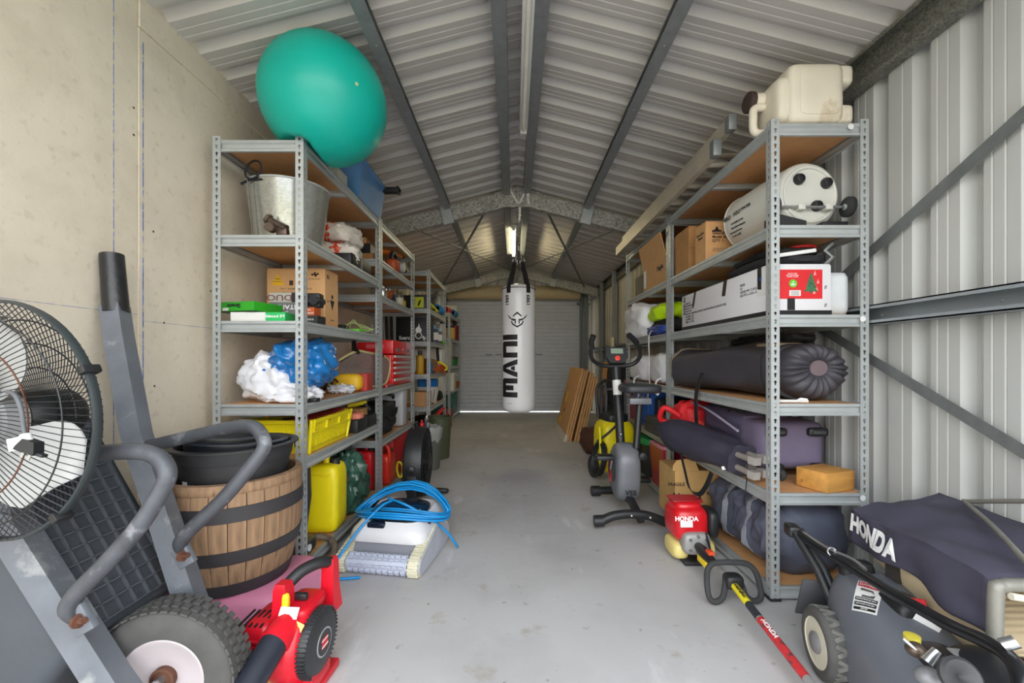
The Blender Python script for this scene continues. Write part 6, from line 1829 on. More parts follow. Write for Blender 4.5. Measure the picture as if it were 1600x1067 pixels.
single('bag', 'black bag lying behind the gazebo bag near the wall', 'bag', MB().rbox(-.1, .07, -.3, .3, 0, .055, 9, .6, crumple(.015, 4, 75)), blackm, 60, loc=(1.37, 2.25, 1.075))
for lab, x, y, sx_, sy_, h in (('white plastic wrapped pack on the far right unit, behind the gazebo bag', 1.25, 3.18, .19, .22, .235), ('white plastic pack with a knotted end, farther along the far right unit', 1.24, 3.66, .2, .22, .22)):
    t = thing('wrapped_pack', lab, 'pack', (x, y, .82))
    part(t, 'pack', MB().rbox(-sx_, sx_, -sy_, sy_, 0, h, 11, .45, crumple(.014, 4, int(h * 1000))), wfilm, 60)
    part(t, 'knot', MB().tube(cr([(-sx_ + .01, -.12, .05), (-sx_ - .03, -.13, .03), (-sx_ - .04, -.13, -.04), (-sx_ - .02, -.13, -.07), (-sx_ - .015, -.13, -.03)], 5), .007, 6), wfilm, 60)
t = thing('tent_peg', 'white plastic peg lying at the front of the fourth right shelf', 'peg', (1.17, 1.80, .82))
part(t, 'shaft', MB().tube([(-.06, 0, .007), (.075, -.01, .007)], .007, 8), whitep, 60)
part(t, 'hook', MB().tube([(.03, -.01, .007), (.045, -.01, .016), (.07, -.012, .012)], .007, 8), whitep, 60)

# ---- fifth shelf: suitcase, chair bag, red bag, wood
purp = mat('purple_nylon', (108, 98, 122), .7, 0, .06, 10, .05, 120)
purd = mat('purple_dark', (76, 70, 92), .7, 0, .08, 10)
t = thing('suitcase', 'purple soft suitcase lying with its wheels towards the camera on the fifth right shelf', 'suitcase', (1.308, 2.31, .448))
part(t, 'body', MB().rbox(-.155, .158, -.34, .29, .035, .265, 9, .2), purp, 60)
part(t, 'pocket', MB().rbox(-.17, .10, -.22, .29, .10, .295, 10, .4, crumple(.018, 3, 81)), purd, 60)
part(t, 'mesh_pocket', MB().rbox(-.14, .09, -.18, .26, .25, .308, 9, .5, crumple(.018, 3, 84)), mat('black_mesh', (40, 40, 44), .8), 60)
part(t, 'piping', MB().tube(cr([(-.19, -.2, .2), (-.20, .1, .27), (-.18, .4, .29)], 6), .007, 8), mat('pale_purple', (160, 150, 170), .7), 60)
for x in (-.09, .10):
    part(t, 'stud', MB().rbox(x - .045, x + .045, -.365, -.335, .20, .24, 5, .4), blackp, 60)
    part(t, 'stud_plate', MB().box(x - .03, x + .03, -.369, -.362, .212, .228, .003), mat('stud_grey', (70, 70, 72), .4), 30)
    w2 = part(t, 'wheel_housing', MB().rbox(x - .032, x + .032, -.37, -.32, .02, .075, 5, .5), blackp, 60)
    part(w2, 'wheel', MB().lathe([(0, -.012), (.022, -.012), (.026, -.006), (.026, .006), (.022, .012), (0, .012)], 20, T(x + .006, -.375, .028) @ X_), rubber, 40)
ch = mat('navy_nylon', (54, 52, 66), .6, 0, .1, 8, .06, 60)
t = thing('folding_chair', 'folded camp chair in a dark navy bag with grey legs poking out', 'camp chair', (1.08, 2.25, .448))
A_, B_ = V((.965, 2.62, .56)), V((1.095, 1.98, .525))
rings = []; axd = (B_ - A_); NQ = 36
e1 = axd.cross(V((0, 0, 1))).normalized(); e2 = e1.cross(axd.normalized())
for i, (u, s_) in enumerate(((0, .5), (.015, .85), (.05, 1.0), (.15, 1.08), (.3, 1.1), (.45, 1.08), (.6, 1.02), (.72, .95), (.82, .88), (.88, .80), (.92, .80), (.96, .84))):
    r = []
    for j in range(NQ):
        a = 2 * PI * j / NQ
        w_ = 1 + nz((math.cos(a) * 1.5, math.sin(a) * 1.5, u * 6), 1.2, 9) * .22 + (.06 * math.sin(a * 7) if u > .8 else 0)
        p = A_ + axd * u + (e1 * math.cos(a) * .098 + e2 * math.sin(a) * .088) * s_ * w_
        r.append(V((p.x, p.y, max(p.z, .451))) if p.x > 1.04 else p)
    rings.append(r)
part(t, 'bag', MB().loft(rings), ch, 60, True)
legm = mat('leg_grey', (146, 138, 130), .5, .2, .08)
for a, b_ in ((.035, .03), (.035, -.035), (-.03, .03), (-.03, -.035)):
    o1 = e1 * a + e2 * b_
    tip = B_ + o1 + axd.normalized() * (.075 + .02 * (a > 0))
    l_ = part(t, 'leg', MB().tube([A_ + axd * .7 + o1 * .8, tip], .0145, 10), legm, 60, True)
    part(l_, 'leg_cap', MB().tube([tip - axd.normalized() * .035, tip + axd.normalized() * .006], .024, 4, rot=PI / 4), mat('cap_grey', (160, 155, 150), .5), 30, True)
part(t, 'strap', MB().ribbon(cr([P(1062, 700, 2.40), P(1070, 735, 2.30), P(1078, 764, 2.25), P(1092, 772, 2.2), P(1103, 760, 2.16), P(1112, 738, 2.15)], 6), (0, .018, .004), .003), blackm, 0, True)
part(t, 'drawstring', MB().tube(cr([P(1168, 715, 1.98), P(1167, 745, 1.93), P(1164, 775, 1.92), P(1163, 790, 1.92)], 4), .0022, 5), blackm, 60, True)
part(t, 'care_label', MB().box(-.012, .012, -.008, .008, 0, .001, 0, frame(P(1132, 731, 2.02), (.8, -.6, .3), (-.2, .2, 1))), whitep, 0, True)
t = thing('red_bag', 'crumpled red bag with a dark logo between the purple suitcase and the far unit', 'bag', (1.2, 2.755, .448))
part(t, 'bag', MB().rbox(-.16, .2, -.13, .10, .03, .29, 10, .6, crumple(.03, 3, 88)), mat('bright_red_cloth', (206, 26, 36), .6, 0, .08, 7), 60)
part(t, 'band', MB().ribbon(cr([(-.15, -.12, .12), (-.08, -.16, .17), (.02, -.17, .13)], 5), (0, .0, .015), .004), mat('orange_red_strap', (226, 70, 56), .6), 0)
part(t, 'strap', MB().tube(cr([(-.15, -.08, .2), (-.24, -.06, .25), (-.25, -.02, .17), (-.16, -.04, .14)], 5), .018, 8), MATS['bright_red_cloth'], 60)
t = thing('wood_block', 'rough sawn block of golden timber at the front of the fifth right shelf', 'wood block', (1.355, 1.83, .448), R(20))
tim = mat('timber_block', (196, 142, 70), .7, 0, .18, 5, .1, 60, stretch=(1, 6, 6), c2=(160, 104, 46), thr=.58)
part(t, 'block', MB().box(-.085, .085, -.06, .075, 0, .083, .004), tim, 30)
part(t, 'end_grain', MB().box(.0852, .0858, -.058, .073, .003, .08), mat('end_grain', (180, 122, 58), .8, 0, .2, 30), 0)

# ---- bottom shelf: duffel and FRAGILE carton
duf = mat('slate_nylon', (78, 82, 98), .65, 0, .1, 6, .08, 45)
grb = mat('grey_webbing', (142, 146, 152), .8, 0, .05)
t = thing('duffel_bag', 'slate blue tent bag with grey webbing straps on the bottom right shelf', 'bag', (1.27, 2.15, .061))
rings = []
def dring(u):
    y = 1.80 + .63 * u; s_ = min(1, .55 + 3.2 * min(u, 1 - u) * 1.6) if min(u, 1 - u) < .12 else 1
    r = []
    for j in range(80):
        a = 2 * PI * j / 80
        w_ = 1 + nz((math.cos(a) * 1.4, math.sin(a) * 1.4, u * 5), 1.3, 27) * .14 + .03 * math.sin(a * 4 + u * 18) + nz((math.cos(a) * 4, math.sin(a) * 4, u * 16), 1.3, 7) * .06 + (abs(nz((math.cos(a) * 2.5, math.sin(a) * 2.5, u * 9), 1.6, 3)) - .2) * .10
        x = math.copysign(abs(math.cos(a)) ** .75, math.cos(a)) * .185 * s_ * w_; z = math.copysign(abs(math.sin(a)) ** .75, math.sin(a)) * .158 * s_ * w_
        px = 1.285 + x
        r.append(V((max(1.075, px), y, max(.063, .222 + z))))
    return r
us = [0, .02, .05, .08] + [.1 + .8 * k / 44 for k in range(0, 45)] + [.92, .95, .98, 1]
part(t, 'bag', MB().loft([dring(u) for u in us]), duf, 60, True)
for u in (.30, .62):
    rg = dring(u); rg2 = dring(u + .045)
    cen = V((1.285, 0, .222))
    f_ = lambda p: p + (p - V((cen.x, p.y, cen.z))).normalized() * .004
    part(t, 'webbing', MB().loft([rg, [f_(p) for p in rg], [f_(p) for p in rg2], rg2], cap=False), grb, 40, True)
part(t, 'zip', MB().ribbon([(1.30, 1.88, .392), (1.315, 1.97, .398), (1.33, 2.1, .396), (1.34, 2.3, .395)], (.010, 0, 0), .006), mat('zip_red', (150, 40, 50), .6), 0, True)
part(t, 'zip_pull', MB().box(1.355, 1.385, 1.845, 1.87, .372, .392, .003), galv, 30, True)
part(t, 'clip', MB().tube([(1.25, 2.0, .41), (1.29, 1.97, .40)], .008, 6), brs, 40, True)
t = carton('carton', 'brown carton printed FRAGILE with upward arrows on the bottom right shelf edge', 'carton', .935, 1.25, 2.45, 2.72, .064, .36, mat('fragile_card', (186, 148, 92), .8, 0, .06, 20))
part(t, 'flap', MB().prism([(-.1725, 0), (-.02, 0), (-.04, .055), (-.09, .07), (-.15, .06), (-.17, .03)], -.1365, -.1335, T(0, 0, .296) @ XZ_), MATS['fragile_card'], 0)
ff = lambda px, py: frame((P(px, py, 2.449).x, 2.449, P(px, py, 2.449).z), (1, 0, 0), (0, 0, 1))
text(t, 'FRAGILE', .026, ff(1057, 757), ink, .0006); text(t, 'FRAGILE', .026, ff(1117, 771), ink, .0006)
text(t, 'FRAGILE', .055, frame((P(1128, 755, 2.449).x, 2.4488, P(1128, 755, 2.449).z), (0, 0, 1), (-1, 0, 0)), mat('print_orange_red', (196, 60, 36), .7), .003)
for px, py in ((1053, 779), (1061, 780), (1084, 784), (1093, 783)):
    mb = MB().prism([(-.004, -.035), (.004, -.035), (.004, .01), (.012, .01), (0, .04), (-.012, .01), (-.004, .01)], 0, .0006, ff(px, py))
    part(t, 'arrow', mb, ink, 0, True)

# ---- far right unit, lower shelves
t = thing('folded_mat', 'stack of grey folded floor mats tied with a strap on the far right unit', 'mats', (1.22, 3.155, .448))
gm = mat('mat_grey', (86, 84, 82), .8, 0, .1, 20)
for i in range(8):
    part(t, 'layer', MB().box(-.19 + rnd.uniform(-.008, .008), .19, -.17 + rnd.uniform(-.008, .008), .18, i * .0155, i * .0155 + .013, .004), gm, 30)
part(t, 'strap', MB().box(-.0, .055, -.185, .19, -.001, .129, .003), blackm, 30)
crate('milk_crate', 'blue plastic milk crate on the far right unit behind the bike seat', 1.085, 1.45, 3.42, 3.76, .448, .76, mat('crate_blue', (40, 92, 168), .5, 0, .06), bars=8)
single('suitcase', 'black case standing inside the far right unit above the folded mats', 'case', MB().box(-.12, .15, -.05, .05, 0, .25, .015), blackp, 30, loc=(1.25, 3.362, .448))
t = thing('storage_tub', 'dark storage tub with a green lid on the bottom of the far right unit', 'tub', (1.19, 3.52, .061))
part(t, 'wall', MB().loft([[V((sx_ * (.12 + k * .02), sy_ * (.13 + k * .02), z)) for sx_, sy_ in ((-1, -1), (1, -1), (1, 1), (-1, 1))] for z, k in ((0, 0), (.26, 1))]), mat('tub_charcoal', (58, 60, 64), .5), 20)
part(t, 'lid', MB().rbox(-.155, .155, -.165, .165, .25, .31, 6, .35), mat('lid_green', (26, 150, 84), .45), 60)
t = thing('storage_tub', 'translucent red storage tub on the bottom of the far right unit', 'tub', (1.22, 3.145, .061))
part(t, 'wall', MB().loft([[V((sx_ * (.145 + k * .02), sy_ * (.13 + k * .02), z)) for sx_, sy_ in ((-1, -1), (1, -1), (1, 1), (-1, 1))] for z, k in ((0, 0), (.30, 1))]), mat('tub_red', (176, 50, 66), .35, 0, .1, 4), 20)
part(t, 'lid', MB().rbox(-.175, .175, -.16, .16, .295, .325, 6, .3), mat('lid_pink', (206, 130, 146), .4), 60)
part(t, 'contents', MB().rbox(-.13, .13, -.11, .11, .01, .2, 7, .5, crumple(.015, 4, 3)), mat('magenta_cloth', (150, 24, 66), .7), 60)
single('cloth', 'maroon cloth draped behind the FRAGILE carton', 'cloth', MB().rbox(-.14, .14, -.06, .06, 0, .33, 9, .6, crumple(.02, 4, 5)), mat('maroon', (122, 30, 62), .8), 60, loc=(1.29, 2.815, .061))

# ================================================================== RIGHT FOREGROUND
# ---- brushcutter lying on the floor
t = thing('brushcutter', 'red petrol brushcutter with a loop handle lying on the floor, shaft towards the camera', 'brushcutter', (.875, 2.15, 0))
hr = mat('engine_red', (200, 22, 32), .3, 0, .04, 8, coat=.3)
part(t, 'engine_cover', MB().rbox(.79, .965, 2.06, 2.26, .10, .275, 8, .5), hr, 60, True)
part(t, 'engine_cover_top', MB().rbox(.805, .945, 2.09, 2.24, .235, .295, 6, .6), hr, 60, True)
part(t, 'crankcase', MB().rbox(.82, .955, 2.03, 2.12, .055, .165, 7, .5), mat('cast_alloy', (160, 158, 156), .5, .3, .08), 60, True)
mb = MB()
for x, z in ((.85, .135), (.925, .135), (.85, .085), (.925, .085), (.888, .15)):
    mb.lathe([(.008, 0), (.008, .006), (0, .007)], 10, T(x, 2.035, z) @ rotm('X', PI / 2))
part(t, 'bolt', mb, galv_d, 40, True, kind='stuff')
part(t, 'fuel_tank', MB().rbox(.785, .87, 2.07, 2.24, .012, .10, 6, .6), mat('tank_cream', (224, 206, 130), .45), 60, True, label='cream fuel tank')
part(t, 'fuel_tank', MB().rbox(.925, .995, 2.06, 2.22, .02, .11, 6, .6), mat('tank_cream', (224, 206, 130), .45), 60, True)
part(t, 'air_filter', MB().rbox(.955, 1.01, 2.06, 2.2, .12, .26, 6, .5), blackp, 60, True)
part(t, 'foot', MB().box(.83, .95, 2.05, 2.2, 0, .022, .005), blackp, 30, True)
ef2 = lambda px, py: frame((P(px, py, 2.057).x, 2.058, P(px, py, 2.057).z), (1, 0, 0), (0, .12, 1))
text(t, 'HONDA', .030, ef2(1073, 811), inkw, .001)
part(t, 'label', MB().box(-.03, .03, -.015, .015, -.001, .001, 0, ef2(1073, 819)), whitep, 30, True)
mb = MB()
for i in range(5):
    mb.box(.80, .95, 2.12 + i * .022, 2.13 + i * .022, .285, .297, .002)
part(t, 'cooling_slot', mb, mat('slot_red', (140, 16, 24), .5), 30, True)
sh = [P(1082, 840, 2.05), P(1112, 872, 1.90), P(1140, 905, 1.76), P(1190, 970, 1.52), P(1268, 1072, 1.245), V((.862, 1.0, .045))]
sh[0].z = .11; sh[1].z = .092; sh[2].z = .08; sh[3].z = .067; sh[4].z = .052
sh = [V((.885, 2.06, .11)), V((.885, 1.92, .10)), V((.900, 1.76, .085)), V((.885, 1.52, .07)), V((.873, 1.245, .05)), V((.862, 1.0, .04))]
part(t, 'shaft', MB().tube(sh, .0135, 14), mat('shaft_grey', (168, 168, 166), .4, .4), 60, True)
def seg(a, b_, k):
    return sh[a].lerp(sh[a + 1], k)
part(t, 'throttle_grip', MB().tube([V((.885, 2.035, .108)), V((.886, 1.99, .104)), V((.886, 1.93, .101)), V((.888, 1.88, .097))], [.018, .026, .024, .018], 14), blackp, 50, True)
part(t, 'switch', MB().box(.878, .905, 1.90, 1.94, .12, .135, .003), mat('switch_orange', (226, 80, 40), .5), 30, True)
part(t, 'trigger', MB().box(.862, .872, 1.90, 1.99, .06, .09, .004), mat('trigger_yellow', (240, 206, 40), .4), 30, True)
part(t, 'cable', MB().tube(cr([V((.93, 2.05, .16)), V((.925, 2.0, .12)), V((.905, 1.95, .12))], 5), .006, 7), blackp, 60, True)
for (a, k0, k1, m, nm) in ((2, .03, .12, mat('sticker_blue_pale', (170, 200, 214), .5), 'sticker'), (2, .12, .66, mat('sticker_yellow', (232, 214, 40), .5), 'sticker'), (2, .66, 1.0, mat('sticker_black', (46, 50, 56), .5), 'sticker'), (3, .02, .95, mat('sticker_red', (190, 48, 52), .5, c2=(60, 60, 64), thr=.55, scale=60), 'sticker')):
    part(t, nm, MB().tube([sh[a].lerp(sh[a + 1], k0), sh[a].lerp(sh[a + 1], k1)], .0142, 14, cap=False), m, 60, True)
d_ = (sh[3] - sh[2]).normalized()
text(t, 'WARNING', .02, frame(sh[2].lerp(sh[3], .38) + V((-.004, 0, .0147)), d_, V((1, 0, 0))), ink, .0005)
d_ = (sh[4] - sh[3]).normalized()
text(t, 'HONDA', .024, frame(sh[3].lerp(sh[4], .25) + V((-.004, 0, .0147)), d_, V((1, 0, 0))), inkw, .0005)
ML = frame(V((.905, 1.745, .085)), (1, -.02, 0), (0, .35, 1))
lp = [(-.028, .0), (-.035, .02), (-.045, .01), (-.075, -.055), (-.092, -.062), (-.108, -.04), (-.105, .03), (-.088, .072), (-.05, .083), (.05, .08), (.088, .062), (.106, .02), (.108, -.04), (.092, -.062), (.06, -.06), (.035, .0), (.028, .0)]
lp = [(-.026, .01), (-.034, -.012), (-.05, -.055), (-.075, -.072), (-.098, -.068), (-.108, -.04), (-.104, .02), (-.088, .058), (-.05, .072), (.05, .072), (.088, .055), (.104, .02), (.108, -.035), (.098, -.062), (.07, -.068), (.045, -.05), (.034, -.01), (.026, .01)]
part(t, 'loop_handle', MB().tube(cr([ML @ V((x, y, 0)) for x, y in lp], 4), .0115, 12), rubber, 60, True)
part(t, 'handle_clamp', MB().rbox(.868, .942, 1.715, 1.775, .06, .118, 6, .5), blackp, 60, True)

# ---- lawn mower
t = thing('lawn_mower', 'grey lawn mower with folded black handles under the catcher at the right edge', 'lawn mower', (1.2, 1.1, 0), R(-12))
dk = mat('deck_grey', (104, 108, 116), .38, .1, .06, 6, .03, 90)
o_ = MX.Translation(V((1.2, 1.1, 0))) @ rotm('Z', R(-12))
inv = o_.inverted()
L_ = lambda p: inv @ V(p)
# deck: lofted half tunnel running along local y
ks = ((.27, .115, .30, .10), (.24, .15, .325, .08), (.15, .17, .325, .07), (.02, .18, .295, .07), (-.12, .185, .255, .07), (-.25, .185, .22, .07), (-.36, .17, .19, .07), (-.42, .13, .15, .08))
c1 = cr([V(k[:3]) for k in ks], 6); c2_ = cr([V((k[0], k[3], 0)) for k in ks], 6)
rings = []
for p_, q_ in zip(c1, c2_):
    y, w_, h, zb = p_.x, p_.y, p_.z, q_.y; r = []
    for k in range(41):
        a = PI * k / 40
        r.append(V((-.12 - w_ * .74 * math.copysign(abs(math.cos(a)) ** .6, math.cos(a)), y, zb + (h - zb) * abs(math.sin(a)) ** .55)))
    rings.append(r)
deck_mb = MB().loft(rings)
part(t, 'deck_tunnel', deck_mb, dk, 50)
part(t, 'deck', MB().rbox(-.18, .30, -.45, .16, .07, .165, 9, .35), mat('deck_dark', (52, 54, 58), .5), 60)
flp = MB().box(-.02, .10, -.004, .004, -.16, 0, .002, T(*L_((1.02, 1.46, .24))) @ rotm('X', R(22)))
part(t, 'rear_flap', flp, mat('flap_grey', (74, 76, 80), .7), 30)
wcl = L_((.978, 1.335, .113)); wcr = L_((1.42, 1.25, .113)); wfl = L_((.90, .72, .1)); wfr = L_((1.36, .65, .1))
hubm = mat('hub_cream', (206, 202, 182), .5, 0, .06, 9, c2=(160, 128, 70), thr=.66)
for wi, c in enumerate((wcl, wcr, wfl, wfr)):
    c = V((c.x, c.y, .106)); Mw = T(*c) @ rotm('Y', -PI / 2) @ MX.Diagonal((.93, .93, 1, 1))
    w2 = part(t, 'wheel', MB().lathe([(.078, .022), (.092, .026), (.105, .022), (.112, .010), (.112, -.022), (.104, -.034), (.09, -.036), (.078, -.034)], 44, Mw, cap=False).lathe([(.078, .022), (.078, -.034)], 44, Mw, cap=False), tyr, 50)
    mb = MB()
    for i in range(34):
        a = 2 * PI * i / 34
        mb.box(.110, .1155, -.006, .006, -.028, .010, 0, Mw @ rotm('Z', a) @ rotm('X', R(25 if i % 2 else -25)))
    part(w2, 'tread', mb, mat('dry_mud_tread', (104, 102, 98), .9, 0, .3, 40), 0, kind='stuff')
    part(w2, 'wheel_disc', MB().lathe([(.08, .020), (.078, .023), (.074, .017), (.050, .013), (.046, .018), (.034, .02), (.034, -.03), (.08, -.03)], 40, Mw), hubm, 40)
    part(w2, 'hub_cap', MB().lathe([(.034, .012), (.034, .026), (.028, .031), (0, .032)], 28, Mw), mat('hub_cap_grey', (128, 128, 130), .4, .2), 40)
# engine lump
def lb(x0, x1, y0, y1, z0, z1, n=6, e=.4):
    return MB().rbox(x0, x1, y0, y1, z0, z1, n, e, None, inv)
engb = mat('engine_black', (40, 41, 44), .4)
part(t, 'engine', lb(1.0, 1.11, .80, 1.12, .12, .285), engb, 60)
part(t, 'engine_shroud', MB().lathe([(.11, .0), (.12, .03), (.105, .09), (.06, .11), (0, .112)], 30, T(*L_((1.07, .90, .235)))), engb, 50)
part(t, 'air_cleaner', lb(1.06, 1.15, 1.15, 1.25, .2, .33), blackp, 60)
part(t, 'cylinder_head', lb(1.01, 1.08, .885, .96, .285, .33), MATS['cast_alloy'], 60)
mb = MB()
for i in range(5):
    mb.box(-.035, .035, -.045, .045, i * .011, i * .011 + .005, .001, T(*L_((1.03, .93, .285))))
part(t, 'cooling_fin', mb, MATS['cast_alloy'], 0)
part(t, 'spark_plug', MB().tube([L_(P(1448, 1034, .90)), L_(P(1464, 1016, .90))], [.012, .009], 10), chrome, 40)
part(t, 'governor', MB().ball(tuple(L_(P(1431, 1015, .95))), (.02, .018, .016), 14, 10), brs, 60)
part(t, 'fuel_cap', MB().lathe([(.016, 0), (.016, .014), (0, .016)], 16, T(*L_(P(1425, 1002, .99)))), mat('cap_yellow', (196, 180, 60), .5), 40)
part(t, 'linkage', MB().tube([L_(P(1412, 998, .96)), L_(P(1432, 1016, .94))], .004, 8), chrome, 60)
part(t, 'primer_bulb', MB().ball(tuple(L_(P(1452, 1058, .90))), (.026, .022, .02), 14, 10), mat('muffler_grey', (120, 120, 122), .45, .2), 60)
part(t, 'muffler', MB().lathe([(.014, -.012), (.016, .0), (.034, .006), (.036, .02), (.03, .026), (.014, .02), (.0, .004)], 22, T(*L_(P(1492, 1056, .855))) @ rotm('X', R(60))), mat('muffler_dark', (62, 62, 64), .5, .3), 40)
# hinge bracket and struts of the handle
hg = (P(1310, 965, 1.36), P(1240, 828, 1.56))
for dx in (0, .022):
    part(t, 'strut', MB().tube([L_(hg[0] + V((dx, 0, 0))), L_(hg[0].lerp(hg[1], .5) + V((dx, -.015, .01))), L_(hg[1] + V((dx, 0, 0)))], .014, 10), blackp, 60)
part(t, 'hinge_plate', MB().box(-.012, .012, -.02, .02, -.05, .06, .004, T(*L_(hg[0]))), blackp, 30)
for dz in (-.03, .01):
    part(t, 'bolt', MB().lathe([(.009, 0), (.009, .012), (0, .013)], 10, T(*(L_(hg[0] + V((0, 0, dz))) + V((-.012, -.02, 0)))) @ rotm('X', PI / 2)), chrome, 40)
part(t, 'strut_bracket', MB().rbox(-.04, .05, -.025, .025, -.03, .03, 5, .4, None, T(*L_(P(1335, 890, 1.36)))), blackp, 60)
hb = [P(1236, 826, 1.58), P(1262, 845, 1.50), P(1330, 886, 1.31), P(1400, 930, 1.14), P(1480, 975, 1.0), P(1545, 1005, .905), P(1580, 1030, .855), P(1596, 1062, .82), P(1600, 1100, .80)]
part(t, 'handle', MB().tube([L_(p) for p in cr(hb, 5)], .0145, 14), mat('handle_black', (30, 31, 34), .25, .1, .2, 30), 60)
part(t, 'handle_clamp', MB().rbox(-.022, .022, -.03, .03, -.022, .022, 5, .4, None, T(*L_(P(1238, 828, 1.575)))), blackp, 60)
part(t, 'wing_nut', MB().torus((0, 0, 0), .013, .003, 14, 6, M=T(*L_(P(1300, 862, 1.385))) @ rotm('X', R(60))), chrome, 60)
part(t, 'cable_guide', MB().tube(cr([L_(P(1255, 832, 1.54)), L_(P(1290, 855, 1.42)), L_(P(1330, 873, 1.33)), L_(P(1352, 890, 1.27))], 4), .006, 8), chrome, 60)
part(t, 'end_bolt', MB().tube([L_(P(1566, 1008, .87)), L_(P(1588, 1002, .86))], .012, 10), chrome, 50)
# danger label on the deck, following its curve
n_ = V((-.60, -.52, .60)).normalized(); r_ = V((.66, -.75, .0)).normalized()
DL = inv @ frame(P(1352, 928, 1.22), r_, n_.cross(r_))
dn = -(DL.to_3x3() @ V((0, 0, 1)))
pj = onto(deck_mb, dn)
def decal_curved(t_, name, x0, x1, y0, y1, m, lift, n=8, poly=None):
    g = MB()
    if poly:
        b = bmesh.new(); f = b.faces.new([b.verts.new((x, y, 0)) for x, y in poly]); b.normal_update()
        bmesh.ops.triangulate(b, faces=[f]); bmesh.ops.subdivide_edges(b, edges=list(b.edges), cuts=2, use_grid_fill=True)
        g.bm(b, DL)
    else:
        g.grid(n, n, lambda u, v: V((x0 + (x1 - x0) * u, y0 + (y1 - y0) * v, 0)), DL)
    g.v = [pj(v, lift) for v in g.v]
    return part(t_, name, g, m, 60)
lb_ = decal_curved(t, 'danger_label', -.030, .030, -.048, .050, whitep, .0004, 26)
decal_curved(lb_, 'red_band', -.027, .027, .031, .047, mat('band_red', (186, 30, 48), .5), .0012, 20)
for i, (y, h) in enumerate(((-.010, .011), (-.025, .011), (-.039, .008))):
    decal_curved(lb_, 'black_band', -.026, .026, y - h / 2, y + h / 2, ink, .0012, 20)
decal_curved(lb_, 'pictogram', 0, 0, 0, 0, inkg, .0012, poly=[(-.018, .018), (.008, .018), (.016, .012), (.010, .024), (-.018, .026)])
decal_curved(lb_, 'pictogram', 0, 0, 0, 0, inkg, .0012, poly=[(-.012, .004), (.006, .004), (.018, .010), (.016, -.002), (-.012, -.003)])
for s_, sz, y in (('DANGER', .012, .039), ('ROTATING BLADE', .0055, -.010), ('KEEP HANDS AND FEET', .0042, -.025), ('AWAY', .0055, -.039)):
    text(t, s_, sz, DL @ T(0, y, 0), inkw, .0004, world=False, proj=pj)

# ---- grass catcher resting on the mower
t = thing('grass_catcher', 'navy fabric grass catcher with white lettering and grey frame on the mower', 'grass catcher', (1.32, 1.2, .18))
nav = mat('catcher_navy', (66, 64, 80), .8, 0, .1, 8, .08, 70, c2=(86, 82, 92), thr=.62)
mesh_m = mat('catcher_mesh', (204, 184, 150), .8, 0, .06, 6)
tt = mesh_m.node_tree; wv = tt.nodes.new('ShaderNodeTexWave'); wv.inputs['Scale'].default_value = 60; wv.bands_direction = 'Z'
bp = tt.nodes.new('ShaderNodeBump'); bp.inputs['Strength'].default_value = .4; bp.inputs['Distance'].default_value = .004
cc = tt.nodes.new('ShaderNodeTexCoord'); tt.links.new(cc.outputs['Object'], wv.inputs['Vector']); tt.links.new(wv.outputs['Fac'], bp.inputs['Height'])
tt.links.new(bp.outputs[0], tt.nodes['Principled BSDF'].inputs['Normal'])
A0 = P(1340, 810, 1.50)      # far left top
tops = {'FL': V((1.20, 1.50, .475)), 'NL': V((1.09, .965, .50)), 'NR': V((1.50, .93, .52)), 'FR': V((1.53, 1.52, .52))}
def cover(u, v):
    """u across left to right, v from near (0) to far (1): sagging cloth over the frame"""
    a = tops['NL'].lerp(tops['NR'], u); b_ = tops['FL'].lerp(tops['FR'], u)
    p = a.lerp(b_, v)
    p.z += .012 * math.sin(u * PI) * math.sin(v * PI) + .012 * nz((u * 3, v * 3, 0), 1.5, 4) + .006 * math.sin(u * 9 + v * 5)
    return p
mb = MB(); NX, NY = 26, 26
top = [[cover(i / NX, j / NY) for i in range(NX + 1)] for j in range(NY + 1)]
vs = [p for r in top for p in r]
fs = [(j * (NX + 1) + i, j * (NX + 1) + i + 1, (j + 1) * (NX + 1) + i + 1, (j + 1) * (NX + 1) + i) for j in range(NY) for i in range(NX)]
# left skirt hanging from the left edge, deep at the near end, short at the far end
NS_ = 14
sk = []
for k in range(1, NS_ + 1):
    row = []
    for j in range(NY + 1):
        v = j / NY
        drop = .125 - .025 * v + .012 * math.sin(v * 9)
        p = top[j][0].copy(); q = k / NS_
        p.z -= drop * q
        p.x += -.012 * math.sin(q * PI * .5) + .012 * math.sin(v * 14 + q * 2) * q + .008 * nz((v * 5, q * 2, 3), 1.5, 2)
        row.append(p)
    sk.append(row)
base = len(vs)
for row in sk: vs += row
for k in range(NS_):
    for j in range(NY):
        if k == 0:
            a, b_ = j * (NX + 1), (j + 1) * (NX + 1)
        else:
            a, b_ = base + (k - 1) * (NY + 1) + j, base + (k - 1) * (NY + 1) + j + 1
        c_, d2 = base + k * (NY + 1) + j, base + k * (NY + 1) + j + 1
        fs.append((a, b_, d2, c_))
# far skirt
base2 = len(vs)
for i in range(NX + 1):
    p = top[NY][i].copy(); p.z -= .12; p.y += .012; vs.append(p)
for i in range(NX):
    a, b_ = NY * (NX + 1) + i, NY * (NX + 1) + i + 1
    fs.append((a, b_, base2 + i + 1, base2 + i))
mb.add(vs, fs)
cv = part(t, 'cover', mb, nav, 70, True)
md = cv.modifiers.new('thickness', 'SOLIDIFY'); md.thickness = .004
